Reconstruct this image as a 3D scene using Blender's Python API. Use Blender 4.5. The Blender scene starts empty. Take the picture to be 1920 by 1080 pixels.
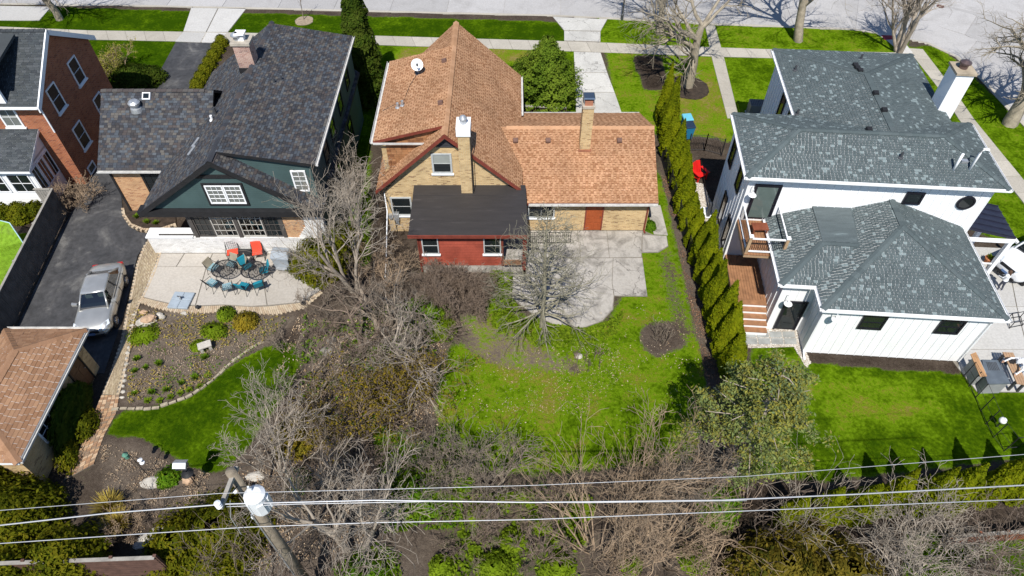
import bpy, math, random
import numpy as np
from mathutils import Vector, Matrix

# ---------------------------------------------------------------- camera, sky, sun, exposure
SC = bpy.context.scene
COL = SC.collection
R = math.radians
CAM_H, PITCH, FOC = 27.5, R(49.2), 1286.0
cam_data = bpy.data.cameras.new("camera")
cam_data.sensor_width = 36.0
cam_data.lens = 36.0 * FOC / 1920.0
cam_data.clip_end = 1500.0
cam = bpy.data.objects.new("camera", cam_data)
cam.location = (0, 0, CAM_H)
cam.rotation_euler = (R(90) - PITCH, 0, 0)
COL.objects.link(cam)
SC.camera = cam

SUN_EL, SUN_AZ = 55.0, 7.0          # shadows fall SUN_AZ degrees to the right of +Y
world = bpy.data.worlds.new("World")
SC.world = world
world.use_nodes = True
wn = world.node_tree.nodes
sky = wn.new("ShaderNodeTexSky")
sky.sky_type = 'NISHITA'
sky.sun_disc = False
sky.air_density = 1.0
sky.dust_density = 0.2
sky.ozone_density = 6.0
sky.sun_elevation = R(SUN_EL)
sky.sun_rotation = R(180.0 + SUN_AZ)
world.node_tree.links.new(sky.outputs[0], wn["Background"].inputs[0])
wn["Background"].inputs[1].default_value = 0.095
sun_data = bpy.data.lights.new("sun", 'SUN')
sun_data.energy = 5.0
sun_data.angle = R(0.5)
sun_data.color = (1.0, 0.955, 0.88)
sun = bpy.data.objects.new("sun", sun_data)
sd = Vector((math.sin(R(SUN_AZ)) * math.cos(R(SUN_EL)), math.cos(R(SUN_AZ)) * math.cos(R(SUN_EL)), -math.sin(R(SUN_EL))))
sun.rotation_euler = sd.to_track_quat('-Z', 'Y').to_euler()
sun.location = (0, -10, 60)
COL.objects.link(sun)
SC.view_settings.view_transform = 'Standard'
SC.view_settings.look = 'None'
SC.view_settings.exposure = 0.38
SC.view_settings.gamma = 1.0
SC.cycles.max_bounces = 5
SC.cycles.diffuse_bounces = 3
SC.cycles.glossy_bounces = 3
SC.cycles.transparent_max_bounces = 6

# ---------------------------------------------------------------- pixel rays -> places on the ground
CP, SP = math.cos(PITCH), math.sin(PITCH)
def ray(px, py):
    dx, dy = (px - 960) / FOC, (540 - py) / FOC
    return dx, CP + dy * SP, -SP + dy * CP
def at(px, py, z=0.0):
    d = ray(px, py); t = (z - CAM_H) / d[2]
    return Vector((d[0] * t, d[1] * t, z))
def aty(px, py, Y):
    d = ray(px, py); t = Y / d[1]
    return Vector((d[0] * t, Y, CAM_H + d[2] * t))
def g2(pts, z=0.0):
    return [tuple(at(x, y, z)[:2]) for x, y in pts]

# ---------------------------------------------------------------- materials
MATS = {}
def nodes_of(name):
    m = bpy.data.materials.new(name); m.use_nodes = True
    nt = m.node_tree
    return m, nt, nt.nodes, nt.links, nt.nodes["Principled BSDF"]
def c4(c): return (c[0], c[1], c[2], 1.0)
def sr(r, g, b, k=1.0):
    f = lambda u: (u / 255 / 12.92 if u <= 10 else ((u / 255 + 0.055) / 1.055) ** 2.4) * k
    return (f(r), f(g), f(b))
def ramp(N, stops, interp='LINEAR'):
    n = N.new("ShaderNodeValToRGB"); n.color_ramp.interpolation = interp
    e = n.color_ramp.elements
    while len(e) < len(stops): e.new(0.5)
    for i, (p, c) in enumerate(stops):
        e[i].position = p; e[i].color = c4(c)
    return n
def noise(N, L, coord, scale, detail=4, rough=0.55, dist=0.0):
    n = N.new("ShaderNodeTexNoise"); n.inputs["Scale"].default_value = scale
    n.inputs["Detail"].default_value = detail; n.inputs["Roughness"].default_value = rough
    n.inputs["Distortion"].default_value = dist
    L.new(coord, n.inputs["Vector"]); return n
def mix(N, L, fac, a, b, mode='MIX'):
    n = N.new("ShaderNodeMixRGB"); n.blend_type = mode
    for s, v in ((0, fac), (1, a), (2, b)):
        if hasattr(v, "links") or hasattr(v, "is_linked"): L.new(v, n.inputs[s])
        elif isinstance(v, (int, float)): n.inputs[s].default_value = v
        else: n.inputs[s].default_value = c4(v)
    return n.outputs[0]
def bump(N, L, P, height, strength=0.4, dist=0.02):
    b = N.new("ShaderNodeBump"); b.inputs["Strength"].default_value = strength
    b.inputs["Distance"].default_value = dist
    L.new(height, b.inputs["Height"]); L.new(b.outputs[0], P.inputs["Normal"])
def wpos(N):
    return N.new("ShaderNodeNewGeometry").outputs["Position"]
def mat(name, col, rough=0.7, var=0.25, scale=3.0, metal=0.0, bumpy=0.0, fine=25.0, col2=None, spec=0.3):
    """plain surface with two scales of colour wear"""
    if name in MATS: return MATS[name]
    m, nt, N, L, P = nodes_of(name)
    pos = wpos(N)
    a = noise(N, L, pos, scale, 5); b = noise(N, L, pos, fine, 3)
    dark = tuple(c * (1 - var) for c in col); lite = tuple(min(1, c * (1 + var * 0.6)) for c in (col2 or col))
    r1 = ramp(N, [(0.3, dark), (0.7, lite)]); L.new(a.outputs[0], r1.inputs[0])
    r2 = ramp(N, [(0.3, (1 - var * 0.5,) * 3), (0.7, (1, 1, 1))]); L.new(b.outputs[0], r2.inputs[0])
    L.new(mix(N, L, 1.0, r1.outputs[0], r2.outputs[0], 'MULTIPLY'), P.inputs["Base Color"])
    P.inputs["Roughness"].default_value = rough; P.inputs["Metallic"].default_value = metal
    P.inputs["Specular IOR Level"].default_value = spec
    if bumpy: bump(N, L, P, b.outputs[0], bumpy, 0.03)
    MATS[name] = m; return m
def mat_rnd(name, cols, rough=0.85, var=0.2, scale=1.2, spec=0.2, transl=0.0, weather=None):
    """colour picked by the per-face random value 'rnd' (shingles, leaves, pavers)"""
    if name in MATS: return MATS[name]
    m, nt, N, L, P = nodes_of(name)
    at_ = N.new("ShaderNodeAttribute"); at_.attribute_name = "rnd"
    st = [(i / len(cols), c) for i, c in enumerate(cols)]
    r = ramp(N, st, 'CONSTANT' if transl == 0 else 'LINEAR'); L.new(at_.outputs["Fac"], r.inputs[0])
    pos = wpos(N); n = noise(N, L, pos, scale, 5); n2 = noise(N, L, pos, 30, 2)
    r2 = ramp(N, [(0.3, (1 - var,) * 3), (0.7, (1 + var * 0.3,) * 3)]); L.new(n.outputs[0], r2.inputs[0])
    c = mix(N, L, 1.0, r.outputs[0], r2.outputs[0], 'MULTIPLY')
    r3 = ramp(N, [(0.3, (0.82,) * 3), (0.7, (1.08,) * 3)]); L.new(n2.outputs[0], r3.inputs[0])
    c = mix(N, L, 1.0, c, r3.outputs[0], 'MULTIPLY')
    if weather:
        n3 = noise(N, L, pos, weather[1], 6, 0.65); rw = ramp(N, [(0.5, (0, 0, 0)), (0.75, (1, 1, 1))])
        L.new(n3.outputs[0], rw.inputs[0])
        f = N.new("ShaderNodeMath"); f.operation = 'MULTIPLY'; f.inputs[1].default_value = weather[2]
        L.new(rw.outputs[0], f.inputs[0]); c = mix(N, L, f.outputs[0], c, weather[0])
    L.new(c, P.inputs["Base Color"]); P.inputs["Roughness"].default_value = rough
    P.inputs["Specular IOR Level"].default_value = spec
    if transl:
        T = N.new("ShaderNodeBsdfTranslucent"); L.new(c, T.inputs[0])
        M = N.new("ShaderNodeMixShader"); M.inputs[0].default_value = transl
        L.new(P.outputs[0], M.inputs[1]); L.new(T.outputs[0], M.inputs[2])
        L.new(M.outputs[0], N["Material Output"].inputs[0])
    MATS[name] = m; return m
def mat_brick(name, c1, c2, c3, mortar, bw=0.21, bh=0.07, msize=0.008):
    if name in MATS: return MATS[name]
    m, nt, N, L, P = nodes_of(name)
    uv = N.new("ShaderNodeUVMap").outputs[0]
    b = N.new("ShaderNodeTexBrick")
    b.inputs["Scale"].default_value = 1.0; b.inputs["Brick Width"].default_value = bw
    b.inputs["Row Height"].default_value = bh; b.inputs["Mortar Size"].default_value = msize
    b.inputs["Color1"].default_value = (0, 0, 0, 1); b.inputs["Color2"].default_value = (1, 1, 1, 1)
    b.inputs["Mortar"].default_value = (0.5, 0.5, 0.5, 1); b.inputs["Bias"].default_value = 0.0
    L.new(uv, b.inputs["Vector"])
    r = ramp(N, [(0.0, c3), (0.14, c1), (0.6, c2)]); L.new(b.outputs["Color"], r.inputs[0])
    n = noise(N, L, uv, 1.3, 5); r2 = ramp(N, [(0.3, (0.8,) * 3), (0.7, (1.1,) * 3)]); L.new(n.outputs[0], r2.inputs[0])
    c = mix(N, L, b.outputs["Fac"], r.outputs[0], mortar)
    c = mix(N, L, 1.0, c, r2.outputs[0], 'MULTIPLY')
    n4 = noise(N, L, uv, 18, 3); r4 = ramp(N, [(0.3, (0.85,) * 3), (0.7, (1.08,) * 3)]); L.new(n4.outputs[0], r4.inputs[0])
    c = mix(N, L, 1.0, c, r4.outputs[0], 'MULTIPLY')
    L.new(c, P.inputs["Base Color"]); P.inputs["Roughness"].default_value = 0.9
    P.inputs["Specular IOR Level"].default_value = 0.15
    inv = N.new("ShaderNodeMath"); inv.operation = 'SUBTRACT'; inv.inputs[0].default_value = 1.0
    L.new(b.outputs["Fac"], inv.inputs[1]); bump(N, L, P, inv.outputs[0], 0.5, 0.01)
    MATS[name] = m; return m
def mat_gloss(name, col, rough=0.12, metal=0.0, spec=0.5, coat=0.0):
    if name in MATS: return MATS[name]
    m, nt, N, L, P = nodes_of(name)
    n = noise(N, L, wpos(N), 2.0, 3)
    r = ramp(N, [(0.3, tuple(c * 0.85 for c in col)), (0.7, col)]); L.new(n.outputs[0], r.inputs[0])
    L.new(r.outputs[0], P.inputs["Base Color"])
    P.inputs["Roughness"].default_value = rough; P.inputs["Metallic"].default_value = metal
    P.inputs["Specular IOR Level"].default_value = spec; P.inputs["Coat Weight"].default_value = coat
    P.inputs["Coat Roughness"].default_value = 0.05
    MATS[name] = m; return m
def mat_glass(name, tint=(0.75, 0.85, 0.85), mirror=0.12):
    if name in MATS: return MATS[name]
    m, nt, N, L, P = nodes_of(name)
    T = N.new("ShaderNodeBsdfTransparent"); T.inputs[0].default_value = c4(tint)
    G = N.new("ShaderNodeBsdfGlossy"); G.inputs["Roughness"].default_value = 0.03
    M = N.new("ShaderNodeMixShader"); fr = N.new("ShaderNodeFresnel"); fr.inputs[0].default_value = 1.5
    a = N.new("ShaderNodeMath"); a.inputs[1].default_value = mirror; L.new(fr.outputs[0], a.inputs[0])
    L.new(a.outputs[0], M.inputs[0]); L.new(T.outputs[0], M.inputs[1]); L.new(G.outputs[0], M.inputs[2])
    L.new(M.outputs[0], N["Material Output"].inputs[0]); N.remove(P)
    MATS[name] = m; return m

# ---------------------------------------------------------------- mesh building
RNG = random.Random(7)
LOCAL = set()
def props(o, label=None, cat=None, group=None, kind=None):
    if label: o["label"] = label
    if cat: o["category"] = cat
    if group: o["group"] = group
    if kind: o["kind"] = kind
    return o
def thing(name, label, cat, loc=(0, 0, 0), rz=0.0, group=None, local=False):
    o = bpy.data.objects.new(name, None); COL.objects.link(o)
    o.empty_display_size = 0.3
    o.location = loc; o.rotation_euler = (0, 0, rz)
    props(o, label, cat, group)
    if local: LOCAL.add(o.as_pointer())
    return o
def link(name, me, parent=None):
    o = bpy.data.objects.new(name, me); COL.objects.link(o)
    if parent is not None:
        o.parent = parent
        if parent.parent is None and parent.as_pointer() not in LOCAL:
            o.matrix_parent_inverse = Matrix.LocRotScale(parent.location, parent.rotation_euler, None).inverted()
    return o
class MB:
    def __init__(s): s.v = []; s.f = []; s.r = []; s.m = []; s.mi = 0
    def poly(s, pts, r=None):
        n = len(s.v); s.v.extend([tuple(p) for p in pts]); s.f.append(tuple(range(n, n + len(pts))))
        s.r.append(RNG.random() if r is None else r); s.m.append(s.mi); return s
    def hexa(s, p, r=None):           # p: 4 bottom + 4 top corners, counter-clockwise from above
        n = len(s.v); s.v.extend([tuple(q) for q in p]); r = RNG.random() if r is None else r
        for q in ((3, 2, 1, 0), (4, 5, 6, 7), (0, 1, 5, 4), (1, 2, 6, 5), (2, 3, 7, 6), (3, 0, 4, 7)):
            s.f.append(tuple(n + k for k in q)); s.r.append(r); s.m.append(s.mi)
        return s
    def box(s, x0, x1, y0, y1, z0, z1, r=None):
        return s.hexa([(x0, y0, z0), (x1, y0, z0), (x1, y1, z0), (x0, y1, z0), (x0, y0, z1), (x1, y0, z1), (x1, y1, z1), (x0, y1, z1)], r)
    def obox(s, c, ax, ay, az, r=None):   # centre + three half-axis vectors
        c, ax, ay, az = map(Vector, (c, ax, ay, az))
        return s.hexa([c - ax - ay - az, c + ax - ay - az, c + ax + ay - az, c - ax + ay - az, c - ax - ay + az, c + ax - ay + az, c + ax + ay + az, c - ax + ay + az], r)
    def prism(s, pts, z0, z1, r=None):
        a = sum(pts[i][0] * pts[(i + 1) % len(pts)][1] - pts[(i + 1) % len(pts)][0] * pts[i][1] for i in range(len(pts)))
        if a < 0: pts = pts[::-1]
        n = len(s.v); k = len(pts); r = RNG.random() if r is None else r
        s.v.extend([(p[0], p[1], z0) for p in pts]); s.v.extend([(p[0], p[1], z1) for p in pts])
        s.f.append(tuple(n + k + i for i in range(k))); s.f.append(tuple(n + i for i in reversed(range(k))))
        for i in range(k): s.f.append((n + i, n + (i + 1) % k, n + k + (i + 1) % k, n + k + i))
        s.r += [r] * (k + 2); s.m += [s.mi] * (k + 2); return s
    def extrude(s, pts, vec, r=None):     # any planar polygon in 3-D swept along vec
        n = len(s.v); k = len(pts); vec = Vector(vec); r = RNG.random() if r is None else r
        s.v.extend([tuple(p) for p in pts]); s.v.extend([tuple(Vector(p) + vec) for p in pts])
        s.f.append(tuple(n + i for i in reversed(range(k)))); s.f.append(tuple(n + k + i for i in range(k)))
        for i in range(k): s.f.append((n + i, n + (i + 1) % k, n + k + (i + 1) % k, n + k + i))
        s.r += [r] * (k + 2); s.m += [s.mi] * (k + 2); return s
    def tube(s, pts, rad, n=6, cap=True, r=None):
        pts = [Vector(p) for p in pts]
        if not isinstance(rad, (list, tuple)): rad = [rad] * len(pts)
        base = len(s.v); r = RNG.random() if r is None else r
        for i, p in enumerate(pts):
            d = (pts[min(i + 1, len(pts) - 1)] - pts[max(i - 1, 0)])
            d = d.normalized() if d.length > 1e-9 else Vector((0, 0, 1))
            a = d.cross(Vector((0, 0, 1)) if abs(d.z) < 0.9 else Vector((1, 0, 0))).normalized(); b = d.cross(a)
            for k in range(n):
                t = 2 * math.pi * k / n
                s.v.append(tuple(p + (a * math.cos(t) + b * math.sin(t)) * rad[i]))
        for i in range(len(pts) - 1):
            for k in range(n):
                q = base + i * n
                s.f.append((q + k, q + (k + 1) % n, q + n + (k + 1) % n, q + n + k)); s.r.append(r); s.m.append(s.mi)
        if cap:
            s.f.append(tuple(base + k for k in reversed(range(n)))); q = base + (len(pts) - 1) * n
            s.f.append(tuple(q + k for k in range(n))); s.r += [r, r]; s.m += [s.mi] * 2
        return s
    def lathe(s, prof, c=(0, 0, 0), n=16, axis=None, r=None, cap=True):   # prof: (radius, height)
        M = Matrix.Translation(Vector(c))
        if axis is not None: M = M @ Vector(axis).to_track_quat('Z', 'Y').to_matrix().to_4x4()
        base = len(s.v); r = RNG.random() if r is None else r
        for (q, h) in prof:
            for k in range(n):
                t = 2 * math.pi * k / n
                s.v.append(tuple(M @ Vector((q * math.cos(t), q * math.sin(t), h))))
        for i in range(len(prof) - 1):
            for k in range(n):
                o = base + i * n
                s.f.append((o + k, o + (k + 1) % n, o + n + (k + 1) % n, o + n + k)); s.r.append(r); s.m.append(s.mi)
        if not cap: return s
        s.f.append(tuple(base + k for k in reversed(range(n)))); o = base + (len(prof) - 1) * n
        s.f.append(tuple(o + k for k in range(n))); s.r += [r, r]; s.m += [s.mi] * 2
        return s
    def loft(s, rings, close=True, caps=True, r=None):
        base = len(s.v); n = len(rings[0]); r = RNG.random() if r is None else r
        for q in rings: s.v.extend([tuple(p) for p in q])
        for i in range(len(rings) - 1):
            for k in range(n if close else n - 1):
                o = base + i * n
                s.f.append((o + k, o + (k + 1) % n, o + n + (k + 1) % n, o + n + k)); s.r.append(r); s.m.append(s.mi)
        if caps:
            s.f.append(tuple(base + k for k in reversed(range(n)))); o = base + (len(rings) - 1) * n
            s.f.append(tuple(o + k for k in range(n))); s.r += [r, r]; s.m += [s.mi] * 2
        return s
    def mesh(s, name, mats, smooth=False, origin=None, uv=True):
        me = bpy.data.meshes.new(name)
        vs = s.v if origin is None else [(a - origin[0], b - origin[1], c - origin[2]) for a, b, c in s.v]
        me.from_pydata(vs, [], s.f)
        for m in (mats if isinstance(mats, (list, tuple)) else [mats]): me.materials.append(m)
        if any(s.m): me.polygons.foreach_set("material_index", s.m)
        a = me.attributes.new("rnd", 'FLOAT', 'FACE'); a.data.foreach_set("value", s.r)
        if uv:
            lay = me.uv_layers.new(name="UVMap"); out = []
            V = s.v
            for f in s.f:
                p0 = Vector(V[f[0]]); nrm = Vector((0, 0, 0))
                for i in range(1, len(f) - 1): nrm += (Vector(V[f[i]]) - p0).cross(Vector(V[f[i + 1]]) - p0)
                h = math.hypot(nrm.x, nrm.y); l = nrm.length or 1
                if h < 0.2 * l:
                    for i in f: out += [V[i][0], V[i][1]]
                else:
                    tx, ty = -nrm.y / h, nrm.x / h; sc = l / h if h / l > 0.2 else 1
                    for i in f: out += [V[i][0] * tx + V[i][1] * ty, V[i][2] * sc]
            lay.data.foreach_set("uv", out)
        if smooth: me.shade_smooth()
        return me
    def build(s, name, mats, parent=None, smooth=False, label=None, cat=None, group=None, kind=None, bevel=0, uv=True):
        org = None
        if parent is None:
            A = np.array(s.v); org = ((A[:, 0].min() + A[:, 0].max()) / 2, (A[:, 1].min() + A[:, 1].max()) / 2, A[:, 2].min())
        o = link(name, s.mesh(name, mats, smooth, org, uv), parent)
        if org is not None: o.location = org
        if bevel:
            b = o.modifiers.new("bevel", 'BEVEL'); b.width = bevel; b.segments = 2; b.limit_method = 'ANGLE'
        return props(o, label, cat, group, kind)
def np_mesh(name, V, F, mats, rnd=None, smooth=False):
    """fast mesh from arrays: V (n,3), F (m,k) with k = 3 or 4"""
    me = bpy.data.meshes.new(name); V = np.asarray(V, np.float32); F = np.asarray(F, np.int32)
    me.vertices.add(len(V)); me.vertices.foreach_set("co", V.ravel())
    me.loops.add(F.size); me.loops.foreach_set("vertex_index", F.ravel())
    me.polygons.add(len(F)); k = F.shape[1]
    me.polygons.foreach_set("loop_start", np.arange(0, F.size, k, dtype=np.int32))
    me.polygons.foreach_set("loop_total", np.full(len(F), k, np.int32))
    me.materials.append(mats)
    if rnd is not None:
        a = me.attributes.new("rnd", 'FLOAT', 'FACE'); a.data.foreach_set("value", np.asarray(rnd, np.float32))
    me.update(calc_edges=True)
    if smooth: me.shade_smooth()
    return me
def copy_tree(o, parent=None):
    c = o.copy(); COL.objects.link(c)
    if parent is not None: c.parent = parent
    if o.as_pointer() in LOCAL: LOCAL.add(c.as_pointer())
    for ch in list(o.children): copy_tree(ch, c)
    return c
def place(proto, used, loc, rz=0.0, scale=1.0, label=None, group=None):
    """first call moves the prototype itself, later calls copy it with its parts"""
    o = proto if not used else copy_tree(proto)
    used.append(o)
    o.location = loc; o.rotation_euler = (0, 0, rz)
    o.scale = (scale,) * 3 if not isinstance(scale, tuple) else scale
    if label: o["label"] = label
    if group: o["group"] = group
    return o
# ---------------------------------------------------------------- ground sheet with lawn, beds and bare earth
def inside(poly, X, Y):
    ins = np.zeros(X.shape, bool); j = len(poly) - 1
    for i in range(len(poly)):
        xi, yi = poly[i]; xj, yj = poly[j]
        if yi != yj:
            c = ((yi > Y) != (yj > Y)) & (X < (xj - xi) * (Y - yi) / (yj - yi) + xi)
            ins ^= c
        j = i
    return ins
def blur(A, n):
    for _ in range(n):
        B = A.copy(); B[1:-1, :] = (A[:-2] + 2 * A[1:-1] + A[2:]) / 4; A = B.copy()
        A[:, 1:-1] = (B[:, :-2] + 2 * B[:, 1:-1] + B[:, 2:]) / 4
    return A
KERB = [(-420, 2), (0, 8), (230, 11), (360, 14), (460, 16), (700, 22), (1036, 30), (1138, 35), (1340, 46), (1500, 52), (1605, 56), (1640, 62),
        (1690, 72), (1740, 82), (1790, 106), (1840, 150), (1880, 195), (1920, 236), (1990, 320), (2080, 430), (2200, 600)]
KW = g2(KERB)
ROADPOLY = KW + [(60, 14), (60, 75), (-60, 75), (-60, KW[0][1])]
PAINT = [  # polygon in photo pixels, (grass, tint, soil tone), softness
    # parkway and front lawns
    ([(-200, 5), (1700, 60), (1700, 110), (-200, 60)], (1, .92, .4), 1),
    ([(1120, 30), (1700, 55), (1700, 130), (1125, 85)], (.88, .5, .5), 2),
    ([(160, 70), (345, 72), (300, 170), (160, 170)], (1, .95, .4), 1),
    ([(660, 80), (1075, 85), (1080, 230), (690, 260), (690, 500), (655, 480)], (1, .7, .4), 3),
    ([(760, 85), (870, 90), (830, 110), (740, 115)], (.75, .15, .8), 4),
    ([(880, 85), (1010, 95), (1000, 120), (900, 115)], (.75, .15, .8), 4),
    ([(1135, 95), (1400, 100), (1430, 270), (1250, 260), (1160, 215)], (.82, .42, .45), 3),
    ([(1230, 150), (1340, 130), (1370, 260), (1290, 255)], (.8, .22, .6), 5),
    ([(1345, 100), (1460, 108), (1440, 220), (1385, 220)], (1, .62, .4), 2),
    ([(1190, 105), (1240, 105), (1250, 168), (1205, 168)], (0, .5, .1), 2),
    ([(1690, 90), (1760, 85), (1960, 270), (1960, 440), (1830, 300)], (1, .6, .4), 2),
    ([(1800, 280), (1960, 420), (1960, 480), (1800, 420)], (1, .6, .4), 2),
    # left neighbour
    ([(-60, 395), (60, 385), (100, 370), (20, 560), (-60, 640)], (1, .85, .3), 1),
    ([(-60, 385), (110, 370), (60, 435), (20, 440), (-60, 425)], (0, .5, .2), 1),
    # left house lawn
    ([(198, 815), (228, 770), (300, 765), (355, 745), (405, 710), (430, 685), (470, 655), (520, 640), (558, 648), (574, 680), (566, 715), (530, 760),
      (490, 810), (455, 850), (425, 880), (390, 882), (340, 866), (310, 850), (285, 830), (250, 820)], (1, .86, .3), 1),
    ([(185, 828), (250, 824), (330, 865), (360, 890), (420, 890), (420, 960), (200, 980)], (0, .5, .55), 2),
    ([(240, 575), (560, 590), (520, 640), (440, 680), (350, 745), (230, 765)], (0.18, .35, .6), 1),
    # thicket floor
    ([(560, 580), (830, 520), (850, 640), (830, 800), (820, 1090), (420, 1090), (430, 890), (560, 700)], (0.14, .5, .48), 4),
    ([(780, 560), (850, 600), (830, 640), (790, 630)], (.9, .6, .4), 4),
    ([(700, 820), (840, 820), (860, 960), (760, 990), (700, 900)], (.62, .75, .3), 5),
    # middle yard
    ([(850, 640), (930, 680), (1080, 700), (1130, 650), (1165, 560), (1205, 470), (1235, 300), (1300, 560), (1330, 690), (1320, 780), (1290, 860), (1020, 885),
      (900, 880), (835, 860), (822, 800), (818, 720)], (.92, .46, .6), 3),
    ([(960, 720), (1260, 700), (1290, 840), (1050, 870), (960, 800)], (.95, .5, .5), 5),
    ([(930, 700), (1070, 700), (1090, 780), (950, 790)], (1, .32, .7), 9),  # sunlit centre of the lawn, painted in as a paler grass tint
    ([(860, 590), (960, 570), (1040, 640), (1110, 640), (1120, 690), (1060, 705), (960, 700), (880, 670)], (.5, .28, .72), 6),
    ([(920, 505), (965, 505), (955, 620), (920, 600)], (.85, .5, .5), 4),
    ([(980, 590), (1060, 610), (1150, 600), (1180, 570), (1160, 640), (1090, 680), (1000, 640)], (.8, .5, .6), 4),
    ([(1200, 610), (1270, 600), (1290, 650), (1230, 668), (1200, 645)], (0.1, .4, .35), 2),
    ([(1225, 470), (1262, 470), (1310, 640), (1270, 640), (1240, 560)], (.45, .35, .42), 5),
    ([(1238, 310), (1258, 310), (1355, 700), (1338, 760)], (0, .4, .46), 1),
    ([(1232, 380), (1250, 380), (1270, 480), (1255, 490)], (.55, .5, .5), 3),
    # right yard
    ([(1412, 648), (1500, 650), (1505, 668), (1640, 682), (1800, 694), (1836, 735), (1980, 735), (1980, 850), (1500, 905), (1400, 890)], (.95, .74, .5), 1),
    ([(1500, 700), (1780, 720), (1760, 790), (1560, 800)], (1, .44, .3), 8),
    ([(1420, 655), (1520, 680), (1540, 760), (1450, 740)], (1, .4, .4), 6),
    ([(1504, 662), (1800, 684), (1800, 700), (1620, 690), (1504, 678)], (.15, .5, .16), 1),
    # foot of the picture
    ([(820, 900), (1110, 900), (1100, 1090), (820, 1090)], (.42, .55, .42), 5),
    ([(1330, 900), (1520, 900), (1560, 1090), (1330, 1090)], (.1, .5, .1), 3),
    ([(1700, 1010), (1980, 1000), (1980, 1110), (1700, 1110)], (1, .8, .3), 3),
    ([(1100, 1000), (1330, 990), (1330, 1062), (1100, 1064)], (.3, .5, .55), 3),
    # side strip with mulch and pebbles by the white house
    ([(1285, 255), (1350, 258), (1345, 350), (1290, 350)], (0, .5, .3), 1),
]
STEP = 0.2
xs = np.arange(-44, 44.01, STEP); ys = np.arange(3, 60.01, STEP)
GX, GY = np.meshgrid(xs, ys)
LAY = np.zeros(GX.shape + (3,)); LAY[...] = (0.25, .5, .3)
for px, val, soft in PAINT:
    M = blur(inside(g2(px), GX, GY).astype(float), soft)[..., None]
    LAY = LAY * (1 - M) + np.array(val) * M
def grid_ground():
    ny, nx = GX.shape
    V = np.stack([GX, GY, np.zeros_like(GX)], -1).reshape(-1, 3)
    idx = np.arange(ny * nx).reshape(ny, nx)
    F = np.stack([idx[:-1, :-1], idx[:-1, 1:], idx[1:, 1:], idx[1:, :-1]], -1).reshape(-1, 4)
    cx = (GX[:-1, :-1] + STEP / 2).ravel(); cy = (GY[:-1, :-1] + STEP / 2).ravel()
    F = F[~inside(ROADPOLY, cx, cy)]
    # gentle unevenness of the earth
    V[:, 2] = 0.012 * np.sin(V[:, 0] * 1.3 + V[:, 1] * 0.7) + 0.01 * np.sin(V[:, 0] * 0.45 - V[:, 1] * 1.9) - 0.025
    me = np_mesh("ground", V, F, ground_mat(), smooth=True)
    a = me.attributes.new("lay", 'FLOAT_COLOR', 'POINT')
    a.data.foreach_set("color", np.concatenate([LAY, np.ones(GX.shape + (1,))], -1).astype(np.float32).ravel())
    return props(link("ground", me), kind="structure")
def ground_mat():
    m, nt, N, L, P = nodes_of("lawn_and_earth")
    A = N.new("ShaderNodeAttribute"); A.attribute_name = "lay"
    S = N.new("ShaderNodeSeparateColor"); L.new(A.outputs["Color"], S.inputs[0])
    pos = wpos(N)
    def math_(op, a, b):
        n = N.new("ShaderNodeMath"); n.operation = op
        for i, v in enumerate((a, b)):
            if isinstance(v, (int, float)): n.inputs[i].default_value = v
            else: L.new(v, n.inputs[i])
        return n.outputs[0]
    def ctr(n, k): return math_('MULTIPLY', math_('SUBTRACT', n.outputs[0], 0.5), k)
    n1 = noise(N, L, pos, 0.9, 5); n2 = noise(N, L, pos, 5.5, 4, 0.65); n3 = noise(N, L, pos, 22, 4, 0.75); n0 = noise(N, L, pos, 0.28, 3)
    nv = noise(N, L, pos, 75, 2, 0.6)
    # grass colour
    t = math_('ADD', S.outputs[1], math_('ADD', ctr(n0, 0.6), math_('ADD', ctr(n1, 1.15), ctr(n2, 1.15))))
    gr = ramp(N, [(0.0, (.27, .215, .07)), (0.2, (.2, .21, .024)), (0.45, (.145, .255, .007)), (0.7, (.072, .135, .003)), (1.0, (.032, .074, .002))])
    L.new(t, gr.inputs[0])
    f3 = ramp(N, [(0.25, (.5,) * 3), (0.5, (.95,) * 3), (0.75, (1.35,) * 3)]); L.new(n3.outputs[0], f3.inputs[0])
    f4 = ramp(N, [(0.3, (.6,) * 3), (0.7, (1.25,) * 3)]); L.new(nv.outputs[0], f4.inputs[0])
    gc = mix(N, L, 1.0, mix(N, L, 1.0, gr.outputs[0], f3.outputs[0], 'MULTIPLY'), f4.outputs[0], 'MULTIPLY')
    # earth colour
    s = math_('ADD', S.outputs[2], math_('ADD', ctr(n1, 0.5), math_('ADD', ctr(n2, 0.45), ctr(n3, 0.55))))
    so = ramp(N, [(0.0, (.032, .024, .018)), (0.3, (.085, .066, .052)), (0.55, (.15, .12, .094)), (0.8, (.25, .205, .16)), (1.0, (.42, .35, .26))])
    L.new(s, so.inputs[0])
    sc = mix(N, L, 1.0, so.outputs[0], f4.outputs[0], 'MULTIPLY')
    k = math_('ADD', S.outputs[0], math_('ADD', ctr(n2, 0.75), math_('ADD', ctr(n1, 0.5), ctr(n3, 0.5))))
    kf = ramp(N, [(0.42, (0, 0, 0)), (0.6, (1, 1, 1))]); L.new(k, kf.inputs[0])
    L.new(mix(N, L, kf.outputs[0], sc, gc), P.inputs["Base Color"])
    P.inputs["Roughness"].default_value = 1.0; P.inputs["Specular IOR Level"].default_value = 0.0
    hb = math_('ADD', n3.outputs[0], nv.outputs[0]); bump(N, L, P, hb, 0.9, 0.05)
    return m
grid_ground()
far_m = mat("far_grass", (.06, .1, .02), 0.95, 0.4, 0.4)
props(MB().poly([(-300, -60, -.3), (300, -60, -.3), (300, 320, -.3), (-300, 320, -.3)]).build("far_ground", far_m), kind="structure")

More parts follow.
